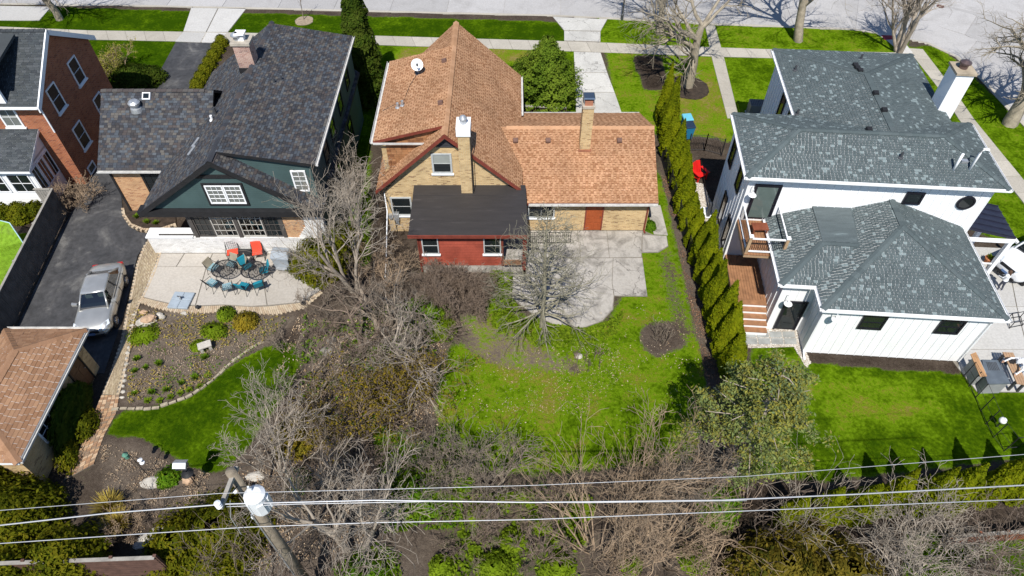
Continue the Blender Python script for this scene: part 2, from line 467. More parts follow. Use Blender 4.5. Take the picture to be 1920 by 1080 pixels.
# ---------------------------------------------------------------- street, kerb, pavements
def mat_concrete(name, base, stain=(.12, .11, .1), amount=0.45, crack=0.0):
    m, nt, N, L, P = nodes_of(name); pos = wpos(N)
    A = N.new("ShaderNodeAttribute"); A.attribute_name = "rnd"
    r0 = ramp(N, [(0.0, tuple(c * .86 for c in base)), (1.0, tuple(c * 1.07 for c in base))]); L.new(A.outputs["Fac"], r0.inputs[0])
    n1 = noise(N, L, pos, 0.8 if amount > .8 else 0.55, 6, 0.62, 0.8); r1 = ramp(N, [(0.47, (0, 0, 0)), (0.68, (1, 1, 1))] if amount > .8 else [(0.46, (0, 0, 0)), (0.72, (1, 1, 1))]); L.new(n1.outputs[0], r1.inputs[0])
    k = N.new("ShaderNodeMath"); k.operation = 'MULTIPLY'; k.inputs[1].default_value = amount; L.new(r1.outputs[0], k.inputs[0])
    c = mix(N, L, k.outputs[0], r0.outputs[0], stain)
    n2 = noise(N, L, pos, 9, 5); r2 = ramp(N, [(0.3, (.86,) * 3), (0.7, (1.06,) * 3)]); L.new(n2.outputs[0], r2.inputs[0])
    c = mix(N, L, 1.0, c, r2.outputs[0], 'MULTIPLY')
    n3 = noise(N, L, pos, 60, 2); r3 = ramp(N, [(0.3, (.88,) * 3), (0.7, (1.05,) * 3)]); L.new(n3.outputs[0], r3.inputs[0])
    c = mix(N, L, 1.0, c, r3.outputs[0], 'MULTIPLY')
    if crack:
        w = noise(N, L, pos, 1.1, 4, 0.6); V = N.new("ShaderNodeTexVoronoi"); V.feature = 'DISTANCE_TO_EDGE'; V.inputs["Scale"].default_value = 0.42
        mx = N.new("ShaderNodeVectorMath"); mx.operation = 'MULTIPLY_ADD'; mx.inputs[1].default_value = (1.6,) * 3
        L.new(w.outputs["Color"], mx.inputs[0]); L.new(pos, mx.inputs[2]); L.new(mx.outputs[0], V.inputs["Vector"])
        rc = ramp(N, [(0.0, (crack,) * 3), (0.012, (0, 0, 0))]); L.new(V.outputs["Distance"], rc.inputs[0])
        c = mix(N, L, rc.outputs[0], c, (.05, .045, .04))
    L.new(c, P.inputs["Base Color"]); P.inputs["Roughness"].default_value = 0.9; P.inputs["Specular IOR Level"].default_value = 0.2
    bump(N, L, P, n3.outputs[0], 0.25, 0.01)
    MATS[name] = m; return m
M_STREET = mat_concrete("street_concrete", (.40, .39, .385), (.25, .24, .23), .5, 0.0)
M_WALK = mat_concrete("sidewalk_concrete", (.42, .39, .335), (.27, .25, .21), .45)
M_PATIO = mat_concrete("patio_concrete", (.44, .405, .36), (.3, .265, .22), .4)
M_OLD = mat_concrete("weathered_concrete", (.4, .375, .34), (.13, .12, .105), .85, 0.8)
M_DRIVE = mat_concrete("driveway_concrete", (.5, .49, .46), (.2, .19, .18), .35, 0.75)
M_NEW = mat_concrete("new_concrete", (.48, .47, .45), (.36, .35, .33), .35)
M_JOINT = mat("joint_dirt", (.2, .18, .15), 0.95, .3)
def lerp2(a, b, t): return (a[0] + (b[0] - a[0]) * t, a[1] + (b[1] - a[1]) * t)
def along(line, s):
    d = 0
    for a, b in zip(line[:-1], line[1:]):
        l = math.hypot(b[0] - a[0], b[1] - a[1])
        if d + l >= s: return lerp2(a, b, (s - d) / l)
        d += l
    return line[-1]
def length(line): return sum(math.hypot(b[0] - a[0], b[1] - a[1]) for a, b in zip(line[:-1], line[1:]))
def slab_row(parent, left, right, size, z0, z1, m, gap=0.012, name="slab", jit=0.0):
    """slabs between two roughly parallel world lines"""
    n = max(1, round((length(left) + length(right)) / 2 / size)); ll, lr = length(left), length(right)
    for i in range(n):
        g = gap / size
        q = [along(left, ll * (i + g) / n), along(right, lr * (i + g) / n), along(right, lr * (i + 1 - g) / n), along(left, ll * (i + 1 - g) / n)]
        dz = RNG.uniform(-jit, jit)
        MB().prism(q, z0, z1 + dz).build(name, m, parent)
def offset(line, d):
    out = []
    for i, p in enumerate(line):
        a = line[max(0, i - 1)]; b = line[min(len(line) - 1, i + 1)]
        tx, ty = b[0] - a[0], b[1] - a[1]; l = math.hypot(tx, ty)
        out.append((p[0] - ty / l * d, p[1] + tx / l * d))
    return out
RZ = -0.13
street = MB().prism([(x, y) for x, y in offset(KW, 0.1)] + [(75, KW[-1][1]), (75, 90), (-75, 90), (-75, KW[0][1])], RZ - .12, RZ - .03).build("street", M_STREET, kind="structure")
# concrete street panels: three lanes of slabs following the kerb
Lx = [offset(KW[:11], d) for d in (0.45, 4.0, 7.6, 11.2)]
for a, b in zip(Lx[:-1], Lx[1:]):
    slab_row(street, a, b, 4.6, RZ - .05, RZ, M_STREET, 0.02, "slab", 0.002)
Ly = [offset(KW[10:], d) for d in (0.45, 4.0, 7.6)]
for a, b in zip(Ly[:-1], Ly[1:]):
    slab_row(street, a, b, 4.6, RZ - .05, RZ + .003, M_STREET, 0.02, "slab", 0.002)
MB().prism([Lx[3][-1], Lx[3][-3], (38, 60), (60, 58), (60, 40), Ly[2][3], Ly[2][1]], RZ - .05, RZ - .008).build("slab", M_STREET, street)
kerb = MB()
out, inn = offset(KW, 0.46), offset(KW, -0.02)
for i in range(len(KW) - 1):
    ramp_ = (6 <= i < 7) or (3 <= i < 4) or i in (0, 1) or (11 <= i < 13)
    zt = 0.0 if not ramp_ else -.085
    w = offset(KW, 0.14)
    kerb.prism([inn[i], inn[i + 1], w[i + 1], w[i]], RZ - .1, zt + .005)
    kerb.prism([w[i], w[i + 1], out[i + 1], out[i]], RZ - .1, RZ + .012)
kerb.build("kerb", M_WALK, kind="structure")
# sidewalk along the street
sw_top = g2([(-420, 38), (0, 50), (160, 57), (430, 61), (700, 67), (1040, 77), (1130, 80), (1340, 89), (1460, 93), (1600, 97), (1700, 99)])
sw_bot = g2([(-420, 56), (0, 67), (165, 74), (400, 79), (700, 84), (1040, 95), (1130, 98), (1340, 106), (1450, 109), (1600, 113), (1712, 116)])
sidewalk = MB()
for i in range(len(sw_top) - 1): sidewalk.prism([sw_top[i], sw_top[i + 1], sw_bot[i + 1], sw_bot[i]], -.08, -.004)
sidewalk = sidewalk.build("sidewalk", M_JOINT, kind="structure")
slab_row(sidewalk, sw_top, sw_bot, 1.5, -.05, .012, M_WALK, .014, jit=.003)
s2a = g2([(1700, 90), (1762, 168), (1802, 230), (1890, 343), (1935, 400), (2010, 500)]); s2b = g2([(1730, 92), (1782, 160), (1828, 226), (1920, 338), (1965, 395), (2040, 495)])
slab_row(sidewalk, s2a, s2b, 1.5, -.05, .012, M_WALK, .014, jit=.003)
# aprons and drives
def pad(name, px, m, z=0.016, joints=None, kind="structure"):
    return MB().prism(g2(px), -.05, z).build(name, m, kind=kind)
apron = MB().prism(g2([(358, 14), (462, 16), (428, 60), (400, 80), (328, 78), (345, 60)]), -.06, -.006).build("driveway_apron", M_JOINT, kind="structure")
for q in ([(359, 15), (408, 16), (386, 60), (344, 59)], [(410, 16), (461, 17), (427, 60), (388, 60)], [(343, 60.6), (385.5, 61.4), (376, 79.5), (329, 78)], [(387.5, 61.4), (426.5, 62), (401, 80), (378, 79.6)]):
    MB().prism(g2(q), -.03, .02).build("slab", M_NEW, apron)
pad("driveway_apron", [(-300, 6), (96, 13), (74, 38), (-300, 40)], M_NEW, .02)
middle_drive = MB().prism(g2([(1036, 31), (1139, 36), (1126, 59), (1126, 98), (1166, 214), (1080, 214), (1076, 96), (1058, 76), (1058, 58)]), -.06, -.006).build("driveway", M_JOINT, kind="structure")
for q in ([(1037, 32), (1138, 36.5), (1126, 58), (1058, 57)], [(1058, 58.5), (1125.5, 59.5), (1125.5, 78), (1058, 76)], [(1076, 97.5), (1126, 99), (1138, 136), (1078, 136)],
          [(1078, 137), (1138.3, 137), (1152, 173), (1080, 173)], [(1080, 174), (1152.4, 174), (1167, 216), (1080, 216)]):
    MB().prism(g2(q), -.03, .02).build("slab", M_DRIVE, middle_drive)
fw = MB().prism(g2([(1321, 46), (1341, 47), (1357, 106), (1386, 222), (1364, 222), (1335, 106)]), -.06, -.004).build("front_path", M_JOINT, kind="structure")
slab_row(fw, g2([(1322, 47), (1334, 106), (1364, 222)]), g2([(1340, 48), (1357, 106), (1385, 222)]), 1.4, -.04, .017, M_WALK, .014)
MB().prism(g2([(1388, 240), (1400, 240), (1402, 268), (1388, 285), (1378, 275), (1380, 250)]), -.05, .03).build("stoop_pad", M_NEW, kind="structure")
MB().prism(g2([(1652, 66), (1675, 67), (1680, 74), (1658, 75)]), -.06, .02).build("tactile_ramp_pad", mat("tactile_red", sr(150, 50, 60), .8, .2), kind="structure")
MB().prism(g2([(1640, 60), (1690, 72), (1712, 100), (1690, 100), (1668, 80)]), -.06, .014).build("corner_ramp", M_NEW, kind="structure")
M_ASPH = None
def asphalt():
    m, nt, N, L, P = nodes_of("asphalt_sealed"); pos = wpos(N)
    n1 = noise(N, L, pos, 0.42, 6, 0.62, 1.2); r = ramp(N, [(0.35, (.028, .029, .032)), (0.55, (.05, .05, .053)), (0.68, (.115, .112, .108)), (0.8, (.2, .195, .18))]); L.new(n1.outputs[0], r.inputs[0])
    n2 = noise(N, L, pos, 3.5, 5, .65, .5); r2 = ramp(N, [(0.3, (.65,) * 3), (0.7, (1.3,) * 3)]); L.new(n2.outputs[0], r2.inputs[0])
    n3 = noise(N, L, pos, 55, 2); r3 = ramp(N, [(0.3, (.75,) * 3), (0.7, (1.2,) * 3)]); L.new(n3.outputs[0], r3.inputs[0])
    c = mix(N, L, 1, mix(N, L, 1, r.outputs[0], r2.outputs[0], 'MULTIPLY'), r3.outputs[0], 'MULTIPLY')
    L.new(c, P.inputs["Base Color"]); P.inputs["Roughness"].default_value = .8; bump(N, L, P, n3.outputs[0], .4, .01)
    return m
M_ASPH = asphalt()
pad("asphalt_driveway", [(330, 79), (404, 81), (357, 170), (281, 168)], M_ASPH, .014)
pad("asphalt_driveway", [(178, 318), (112, 440), (20, 640), (60, 700), (195, 700), (232, 590), (248, 520), (258, 480), (284, 438), (262, 436), (243, 425), (232, 404), (229, 385), (222, 300)], M_ASPH, .014)
# planter edging, patio, paver walk
planter = MB().prism(g2([(232, 388), (233, 405), (245, 424), (268, 433), (300, 433), (330, 424), (330, 400), (290, 390)]), -.05, .05).build("planter_bed", mat("dark_mulch", (.05, .036, .026), .95, .5, 4, bumpy=.8), kind="structure")
M_PAVER = mat_rnd("clay_pavers", [(.44, .35, .23), (.48, .39, .26), (.4, .31, .2), (.52, .43, .3), (.36, .28, .19)], .9, .25, .8)
M_BORDER = mat_rnd("border_pavers", [(.46, .37, .26), (.5, .41, .3), (.42, .32, .22)], .9, .2)
def strip_pavers(name, left, right, nacross, size, z0, z1, m, kind="stuff", herring=False):
    """small pavers between two lines, one mesh (each paver a few pixels)"""
    mb = MB(); n = int(max(length(left), length(right)) / size); ll, lr = length(left), length(right)
    for i in range(n):
        for k in range(nacross):
            sh = 0.5 * ((i % 2) if not herring else ((i + k) % 2)) / nacross
            def pt(s, u):
                u = min(1, max(0, u)); return lerp2(along(left, min(ll, ll * s / n)), along(right, min(lr, lr * s / n)), u)
            u0, u1 = (k + sh) / nacross + .012, (k + 1 + sh) / nacross - .012
            if herring and (i + k) % 2: s0, s1 = i + .06 - .35, i + 1 - .06
            else: s0, s1 = i + .06, i + 1 - .06
            if u1 - u0 < .02 or u0 >= 1: continue
            mb.prism([pt(max(0, s0), u0), pt(max(0, s0), u1), pt(s1, u1), pt(s1, u0)], z0, z1 + RNG.uniform(-.003, .003))
    return mb
patio_px = [(300, 474), (470, 474), (560, 468), (585, 500), (602, 545), (570, 572), (520, 584), (470, 582), (420, 579), (375, 582), (330, 580), (288, 570), (262, 562)]
patio = MB().prism(g2(patio_px), -.06, -.004).build("patio", M_JOINT, kind="structure")
for q in ([(302, 476), (345, 476), (330, 500), (290, 500)], [(347, 476), (398, 476), (387, 500), (332, 500)], [(400, 476), (470, 476), (560, 470), (580, 500), (388, 500)],
          [(289.5, 501), (386.5, 501), (366, 572), (330, 571), (290, 562), (267, 556)], [(388, 501), (490, 501), (500, 572), (470, 574), (420, 571), (368, 573)], [(491, 501), (583, 501), (599, 545), (566, 566), (502, 572)]):
    MB().prism(g2(q), -.03, .02 + RNG.uniform(-.002, .002)).build("slab", M_PATIO, patio)
bo = g2([(258, 566), (288, 578), (330, 587), (375, 589), (420, 586), (470, 589), (520, 591), (572, 579), (606, 549)]); bi = g2([(266, 557.5), (290, 564), (330, 573), (368, 575), (420, 573), (470, 576), (504, 575), (567, 568), (600, 546)])
strip_pavers("", bo, bi, 2, .11, -.04, .024, M_BORDER).build("border_pavers", M_BORDER, patio, kind="stuff")
wl = g2([(286, 437), (268, 463), (256, 495), (249, 530), (238, 580), (226, 640), (206, 700), (190, 740)]); wr = g2([(303, 474), (292, 510), (276, 545), (262, 572), (252, 600), (244, 660), (232, 712), (224, 740)])
walk = MB()
for i in range(len(wl) - 1): walk.prism([wl[i], wl[i + 1], wr[i + 1], wr[i]], -.06, .002)
walk = walk.build("paver_walk", M_JOINT, kind="structure")
strip_pavers("", offset(wl, .16), offset(wr, -.16), 11, .14, -.03, .022, M_PAVER, herring=True).build("pavers", M_PAVER, walk, kind="stuff")
strip_pavers("", wl, offset(wl, .15), 1, .12, -.03, .026, M_BORDER).build("pavers", M_BORDER, walk, kind="stuff")
strip_pavers("", offset(wr, -.15), wr, 1, .12, -.03, .026, M_BORDER).build("pavers", M_BORDER, walk, kind="stuff")
ol, orr = g2([(190, 741), (176, 775), (150, 840), (120, 900)]), g2([(224, 741), (218, 775), (196, 815), (176, 870)])
old = MB()
for i in range(3): old.prism([ol[i], ol[i + 1], orr[i + 1], orr[i]], -.06, .0)
old = old.build("brick_path", M_JOINT, kind="structure")
M_OLDBRICK = mat_rnd("worn_path_bricks", [(.36, .21, .12), (.45, .29, .17), (.3, .18, .11), (.5, .36, .24), (.27, .19, .13)], .92, .3)
strip_pavers("", ol, orr, 5, .13, -.03, .02, M_OLDBRICK).build("bricks", M_OLDBRICK, old, kind="stuff")
el = g2([(228, 392), (230, 406), (243, 426), (268, 436), (302, 436), (332, 425)]); er = g2([(234, 392), (236, 404), (248, 421), (270, 430), (300, 430), (330, 420)])
strip_pavers("", el, er, 1, .16, -.05, .1, M_BORDER).build("planter_edging", M_BORDER, planter, kind="stuff")
# middle house: worn concrete terrace in slabs
terrace = MB().prism(g2([(940, 470), (985, 440), (985, 432), (1206, 432), (1225, 440), (1250, 442), (1253, 462), (1235, 473), (1203, 474), (1214, 556), (1152, 555), (1150, 580), (1130, 602), (1095, 615), (1040, 610), (1000, 590), (960, 560), (940, 510)]), -.06, -.003).build("terrace", M_JOINT, kind="structure")
for q in ([(986, 433), (1082, 433), (1088, 483), (950, 483), (943, 470)], [(1083, 433), (1137, 433), (1142, 483), (1089, 483)], [(1138, 433), (1204, 433), (1202, 482), (1143, 483)],
          [(1205, 441), (1249, 443), (1252, 461), (1234, 472), (1204, 473)], [(1150, 484.5), (1204, 484), (1213.5, 555), (1152, 554), (1148, 530)],
          [(944, 484.5), (1149, 484.5), (1147, 530), (1150.5, 555), (1148, 580), (1129, 601), (1095, 614), (1040, 609), (1000, 589), (961, 559), (941, 510)]):
    MB().prism(g2(q), -.03, .02 + RNG.uniform(-.004, .004)).build("slab", M_OLD, terrace)
pad("side_walk_slab", [(1212, 385), (1238, 385), (1252, 441), (1226, 439)], M_OLD, .012)
# gravel beside the white house, driveway on its far side
M_PEB = mat_rnd("pebbles", [(.5, .46, .4), (.6, .57, .52), (.4, .35, .29), (.66, .63, .58), (.33, .27, .21)], .85, .2)
def pebbles(name, px, n, size, z=.02):
    P = np.array(g2(px)); rs = np.random.RandomState(5)
    pts = []
    while len(pts) < n:
        c = rs.uniform(P.min(0), P.max(0), (n, 2)); k = inside([tuple(p) for p in P], c[:, 0], c[:, 1]); pts += list(c[k])
    mb = MB()
    for (x, y) in pts[:n]:
        s = size * rs.uniform(.5, 1.2); a = rs.uniform(0, 6.28); h = s * .5
        c, d = math.cos(a) * s, math.sin(a) * s
        mb.poly([(x + c, y + d, z), (x - d, y + c, z), (x, y, z + h)]); mb.poly([(x - d, y + c, z), (x - c, y - d, z), (x, y, z + h)])
        mb.poly([(x - c, y - d, z), (x + d, y - c, z), (x, y, z + h)]); mb.poly([(x + d, y - c, z), (x + c, y + d, z), (x, y, z + h)])
    return mb
def pebble_bed(px, n, size, label):
    o = MB().prism(g2(px), -.05, .015).build("pebble_bed", mat("pebble_base", (.42, .37, .31), .95, .35, 8, bumpy=.6), kind="structure")
    pebbles("pebbles", px, n, size).build("pebbles", M_PEB, o, kind="stuff", uv=False)
pebble_bed([(1294, 340), (1318, 345), (1330, 372), (1345, 400), (1350, 430), (1345, 470), (1330, 478), (1312, 470), (1303, 400)], 2600, .05, "")
pebble_bed([(1402, 612), (1490, 612), (1520, 680), (1512, 690), (1488, 650), (1402, 652)], 1600, .05, "")
drive_r = MB().prism(g2([(1800, 470), (1815, 462), (1990, 470), (1990, 736), (1832, 735), (1796, 690), (1700, 560)]), -.06, -.003).build("concrete_driveway", M_JOINT, kind="structure")
for q in ([(1790, 470), (1815, 463), (1884, 466), (1905, 575), (1800, 575)], [(1885.5, 466), (1989, 471), (1989, 575), (1907, 575)], [(1760, 576), (1905.5, 576), (1925, 655), (1800, 655)],
          [(1907, 576), (1989, 576), (1989, 655), (1927, 655)], [(1799, 656), (1925, 656), (1944, 735), (1832, 734), (1797, 690)], [(1927, 656), (1989, 656), (1989, 735), (1946, 735)]):
    MB().prism(g2(q), -.03, .02).build("slab", M_NEW, drive_r)
# pale stones lining the lawn
M_EDGE = mat("edging_stone", (.36, .31, .23), .9, .35, 6, bumpy=.5)
edge = g2([(208, 768), (228, 766), (262, 767), (300, 763), (355, 744), (405, 708), (430, 683), (470, 653), (495, 640)])
eroot = thing("lawn_edging", "curving row of pale edging stones between the mulch bed and the dark green lawn", "edging", along(edge, 0) + (0,))
n = int(length(edge) / .36)
for i in range(n):
    a, b = along(edge, length(edge) * i / n + .03), along(edge, length(edge) * (i + 1) / n - .02)
    dx, dy = b[0] - a[0], b[1] - a[1]; l = math.hypot(dx, dy); w = RNG.uniform(.045, .085); nx, ny = -dy / l * w, dx / l * w
    j = RNG.uniform(-.03, .03)
    MB().prism([(a[0] - nx, a[1] - ny + j), (b[0] - nx, b[1] - ny + j), (b[0] + nx, b[1] + ny + j), (a[0] + nx, a[1] + ny + j)], -.03, RNG.uniform(.03, .07)).build("stone", M_EDGE, eroot)
# grey slabs by the white house side door
M_SLATE = mat("grey_paving", (.3, .31, .3), .85, .25, 3)
fl = MB().prism(g2([(1402, 621), (1489, 620), (1497, 646), (1402, 648)]), -.05, .012).build("slab_landing", mat("landing_gravel", (.36, .31, .26), .95, .4, 8), kind="structure")
for r_ in range(2):
    for c_ in range(4):
        x0, y0 = 1393 + c_ * 24.5 + r_ * 3, 622.5 + r_ * 12.5
        MB().prism(g2([(x0, y0), (x0 + 22.5, y0), (x0 + 24, y0 + 11), (x0 + 1.5, y0 + 11)]), -.02, .045).build("slab", M_SLATE, fl)
# ---------------------------------------------------------------- building helpers
def plane_frame(poly):
    p = [Vector(q) for q in poly]; U = (p[1] - p[0]).normalized(); c = sum(p, Vector()) / len(p)
    V = (c - p[0]); V = (V - U * V.dot(U)).normalized(); n = U.cross(V)
    return p, U, V, n
def cover(mb, poly, expo, tab, thick, out=None, jit=0.15, stagger=True, rnd=None, shadow_dash=False):
    """courses of shingles (or boards, tab=None) clipped to a convex polygon whose first edge is the lowest"""
    p, U, V, n = plane_frame(poly)
    if (out is None and n.z < 0) or (out is not None and n.dot(Vector(out)) < 0): n = -n
    q = [((a - p[0]).dot(U), (a - p[0]).dot(V)) for a in p]
    vmax = max(b for a, b in q)
    def ext(v):
        xs = []
        for i in range(len(q)):
            (a, b), (c, d) = q[i], q[(i + 1) % len(q)]
            if abs(d - b) < 1e-9:
                if abs(b - v) < 1e-6: xs += [a, c]
            elif min(b, d) - 1e-9 <= v <= max(b, d) + 1e-9: xs.append(a + (c - a) * (v - b) / (d - b))
        return (min(xs), max(xs)) if xs else None
    P = lambda u, v, h: p[0] + U * u + V * v + n * h
    k = 0; v = 0.0
    flip = U.cross(V).dot(n) < 0
    while v < vmax - 1e-4:
        v1 = min(vmax, v + expo); e0, e1 = ext(min(v + 1e-5, vmax)), ext(v1 - 1e-5)
        if e0 and e1:
            lo, hi = min(e0[0], e1[0]), max(e0[1], e1[1])
            u = lo - (RNG.random() * tab if (tab and stagger) else 0)
            j = 0
            while u < hi:
                j += 1; w = (hi - lo + 1) if not tab else tab * RNG.uniform(1 - jit, 1 + jit); ue = u + w
                a0, b0 = max(u, e0[0]), min(ue, e0[1]); a1, b1 = max(u, e1[0]), min(ue, e1[1])
                if b0 - a0 > 0.004 or b1 - a1 > 0.004:
                    b0, b1 = max(a0, b0), max(a1, b1); g = 0.006 if tab else 0
                    h = thick * (RNG.uniform(.75, 1.3) if tab else 1); r = RNG.random() * (.9 if shadow_dash else 1) if rnd is None else rnd
                    A, B, C, D = P(a0 + g, v, h), P(b0 - g, v, h), P(b1 - g, v1, h * .3), P(a1 + g, v1, h * .3)
                    E, F = P(a0 + g, v, 0.001), P(b0 - g, v, 0.001)
                    if flip: mb.poly([D, C, B, A], r); mb.poly([A, B, F, E], r)
                    else: mb.poly([A, B, C, D], r); mb.poly([E, F, B, A], r)
                    if shadow_dash and j % 2 and b0 - a0 > .08 and v1 - v > .1:  # dark strip painted as the shadow line under every other tab
                        vv = v + .045; q_ = [P(a0 + .02, v + .002, h + .003), P(b0 - .02, v + .002, h + .003), P(b0 - .02, vv, h * .8 + .004), P(a0 + .02, vv, h * .8 + .004)]
                        mb.poly(q_[::-1] if flip else q_, .97)
                u = ue
        v = v1; k += 1
def cap_mesh(w, l, slope, m):
    key = ("cap", round(w, 3), round(l, 3), round(slope, 3), m.name)
    if key not in MATS:
        mb = MB(); d = w * slope; t = .02
        for s in (-1, 1):
            mb.hexa([(-l / 2, min(0, s * w), -d if s < 0 else 0), (l / 2, min(0, s * w), -d if s < 0 else 0), (l / 2, max(0, s * w), 0 if s < 0 else -d), (-l / 2, max(0, s * w), 0 if s < 0 else -d),
                     (-l / 2, min(0, s * w), (-d if s < 0 else 0) + t), (l / 2, min(0, s * w), (-d if s < 0 else 0) + t * 2), (l / 2, max(0, s * w), (0 if s < 0 else -d) + t * 2), (-l / 2, max(0, s * w), (0 if s < 0 else -d) + t)], .5)
        MATS[key] = mb
    return MATS[key]
def caps(roof, p0, p1, m, w=.15, step=.3, slope=.5, lift=.012):
    p0, p1 = Vector(p0), Vector(p1); d = p1 - p0; n = max(1, int(d.length / step)); X = d.normalized()
    Y = Vector((0, 0, 1)).cross(X).normalized(); Z = X.cross(Y)
    mb = cap_mesh(w, step * 1.1, slope, m); mes = []
    for v in range(3):
        mb.r = [RNG.random() * .45] * len(mb.f); mes.append(mb.mesh("ridge_cap", m))
    for i in range(n):
        o = link("ridge_cap", RNG.choice(mes), roof)
        c = p0 + d * ((i + .5) / n) + Z * (lift + .006 * (i % 2))
        M = Matrix((X, Y, Z)).transposed().to_4x4(); M.translation = c
        o.matrix_basis = M
def roof(th, planes, expo, tab, m_sh, m_fascia, ridges=(), thick=.022, slab=.16, capw=.15, capslope=.5, name="roof", shadow_dash=False):
    deck = MB()
    for p in planes: deck.extrude([Vector(q) - Vector((0, 0, slab)) for q in p], (0, 0, slab - .002))
    rf = deck.build(name, m_fascia, th)
    sh = MB()
    for p in planes: cover(sh, p, expo, tab, thick, shadow_dash=shadow_dash)
    sh.build("shingles", m_sh, rf, kind="stuff", uv=False)
    for a, b in ridges: caps(rf, a, b, m_sh, w=capw, slope=capslope)
    return rf
def hip(x0, x1, y0, y1, e, s):
    """planes and ridge lines of a hip roof over a rectangle"""
    if x1 - x0 >= y1 - y0:
        d = (y1 - y0) / 2; a, b = (x0 + d, y0 + d, e + s * d), (x1 - d, y0 + d, e + s * d)
        pl = [[(x0, y0, e), (x1, y0, e), b, a], [(x1, y1, e), (x0, y1, e), a, b], [(x0, y1, e), (x0, y0, e), a], [(x1, y0, e), (x1, y1, e), b]]
    else:
        d = (x1 - x0) / 2; a, b = (x0 + d, y0 + d, e + s * d), (x0 + d, y1 - d, e + s * d)
        pl = [[(x0, y0, e), (x1, y0, e), a], [(x1, y1, e), (x0, y1, e), b], [(x0, y1, e), (x0, y0, e), a, b], [(x1, y0, e), (x1, y1, e), b, a]]
    near = lambda x, y: a if (Vector(a) - Vector((x, y, e))).length < (Vector(b) - Vector((x, y, e))).length else b
    rd = [(a, b)] + [((x, y, e), near(x, y)) for x in (x0, x1) for y in (y0, y1)]
    return pl, rd
M_GLASS = mat_gloss("window_glass", (.012, .016, .018), .04, spec=.6)
M_BLIND = mat_gloss("glass_over_blind", (.3, .32, .3), .1, spec=.5)
M_CURT = mat_gloss("glass_over_curtain", (.16, .17, .16), .08, spec=.5)
def window(th, base, u, n, w, h, m, cols=1, rows=2, depth=.06, fw=.07, mw=.02, sill=None, blind=(), glass=None, label=None):
    u, n, b = Vector(u).normalized(), Vector(n).normalized(), Vector(base); z = Vector((0, 0, 1)); f = MB()
    def bar(cu, cz, hu, hz, d): f.obox(b + u * cu + z * cz + n * (d / 2 + .001), u * hu, n * (d / 2), z * hz)
    bar(-w / 2 + fw / 2, h / 2, fw / 2, h / 2, depth); bar(w / 2 - fw / 2, h / 2, fw / 2, h / 2, depth)
    bar(0, fw / 2, w / 2 - fw, fw / 2, depth - .003); bar(0, h - fw / 2, w / 2 - fw, fw / 2, depth - .003)
    iw, ih = w - 2 * fw, h - 2 * fw
    for i in range(1, cols): bar(-iw / 2 + iw * i / cols, h / 2, mw / 2, ih / 2, depth - .012)
    for j in range(1, rows): bar(0, fw + ih * j / rows, iw / 2, mw / 2, depth - .017)
    o = f.build("window", m, th, label=label)
    for i in range(cols):
        for j in range(rows):
            g = M_BLIND if (i, j) in blind else (glass or M_GLASS)
            MB().obox(b + u * (-iw / 2 + iw * (i + .5) / cols) + z * (fw + ih * (j + .5) / rows) + n * (depth * .25), u * (iw / cols / 2 - mw * .4), n * .006, z * (ih / rows / 2 - mw * .4)).build("pane", g, o)
    if sill: MB().obox(b - z * .04 + n * .05, u * (w / 2 + .06), n * .055, z * .038).build("sill", sill, o)
    return o
def clad(th, poly, out, expo, m, name="siding", thick=.02):
    mb = MB(); cover(mb, poly, expo, None, thick, out=out); return mb.build(name, m, th, kind="stuff")
def gutter(th, a, b, m, r=.065, name="gutter"):
    a, b = Vector(a), Vector(b); d = (b - a).normalized(); s = Vector((0, 0, 1)).cross(d).normalized(); rings = []
    prof = [(-r, r), (-r, -r * .4), (-r * .5, -r), (r * .5, -r), (r, -r * .4), (r, r), (r * .8, r), (r * .8, -r * .3), (-r * .8, -r * .3), (-r * .8, r)]
    return MB().loft([[p + s * x + Vector((0, 0, z)) for x, z in prof] for p in (a, b)]).build(name, m, th)
def downspout(th, pts, m, r=.045):
    return MB().tube(pts, r, 6).build("downspout", m, th)
def door(th, base, u, n, w, h, m, m_frame, panels=(2, 3), handle=True, glass=None, depth=.05, fw=.07):
    u, n, b, z = Vector(u).normalized(), Vector(n).normalized(), Vector(base), Vector((0, 0, 1))
    f = MB()
    for s in (-1, 1): f.obox(b + u * s * (w / 2 + fw / 2) + z * h / 2 + n * .035, u * fw / 2, n * .034, z * h / 2)
    f.obox(b + z * (h + fw / 2) + n * .035, u * (w / 2 + fw), n * .034, z * fw / 2)
    d = MB().obox(b + z * h / 2 + n * .014, u * w / 2, n * .013, z * h / 2).build("door", m, th)
    f.build("frame", m_frame, d)
    if glass:
        MB().obox(b + z * h / 2 + n * .031, u * (w / 2 - .09), n * .004, z * (h / 2 - .1)).build("pane", glass, d)
    else:
        for i in range(panels[0]):
            for j in range(panels[1]):
                cw, ch = (w - .1) / panels[0], (h - .12) / panels[1]
                MB().obox(b + u * (-w / 2 + .05 + cw * (i + .5)) + z * (.06 + ch * (j + .5)) + n * .034, u * (cw / 2 - .05), n * .008, z * (ch / 2 - .05)).build("panel", m, d, bevel=.01)
    if handle: MB().lathe([(.03, 0), (.035, .03), (.02, .06)], b + u * (w / 2 - .08) + z * h * .48 + n * .03, 10, n).build("handle", mat_gloss("handle_metal", (.3, .28, .25), .3, 1.0), d)
    return d
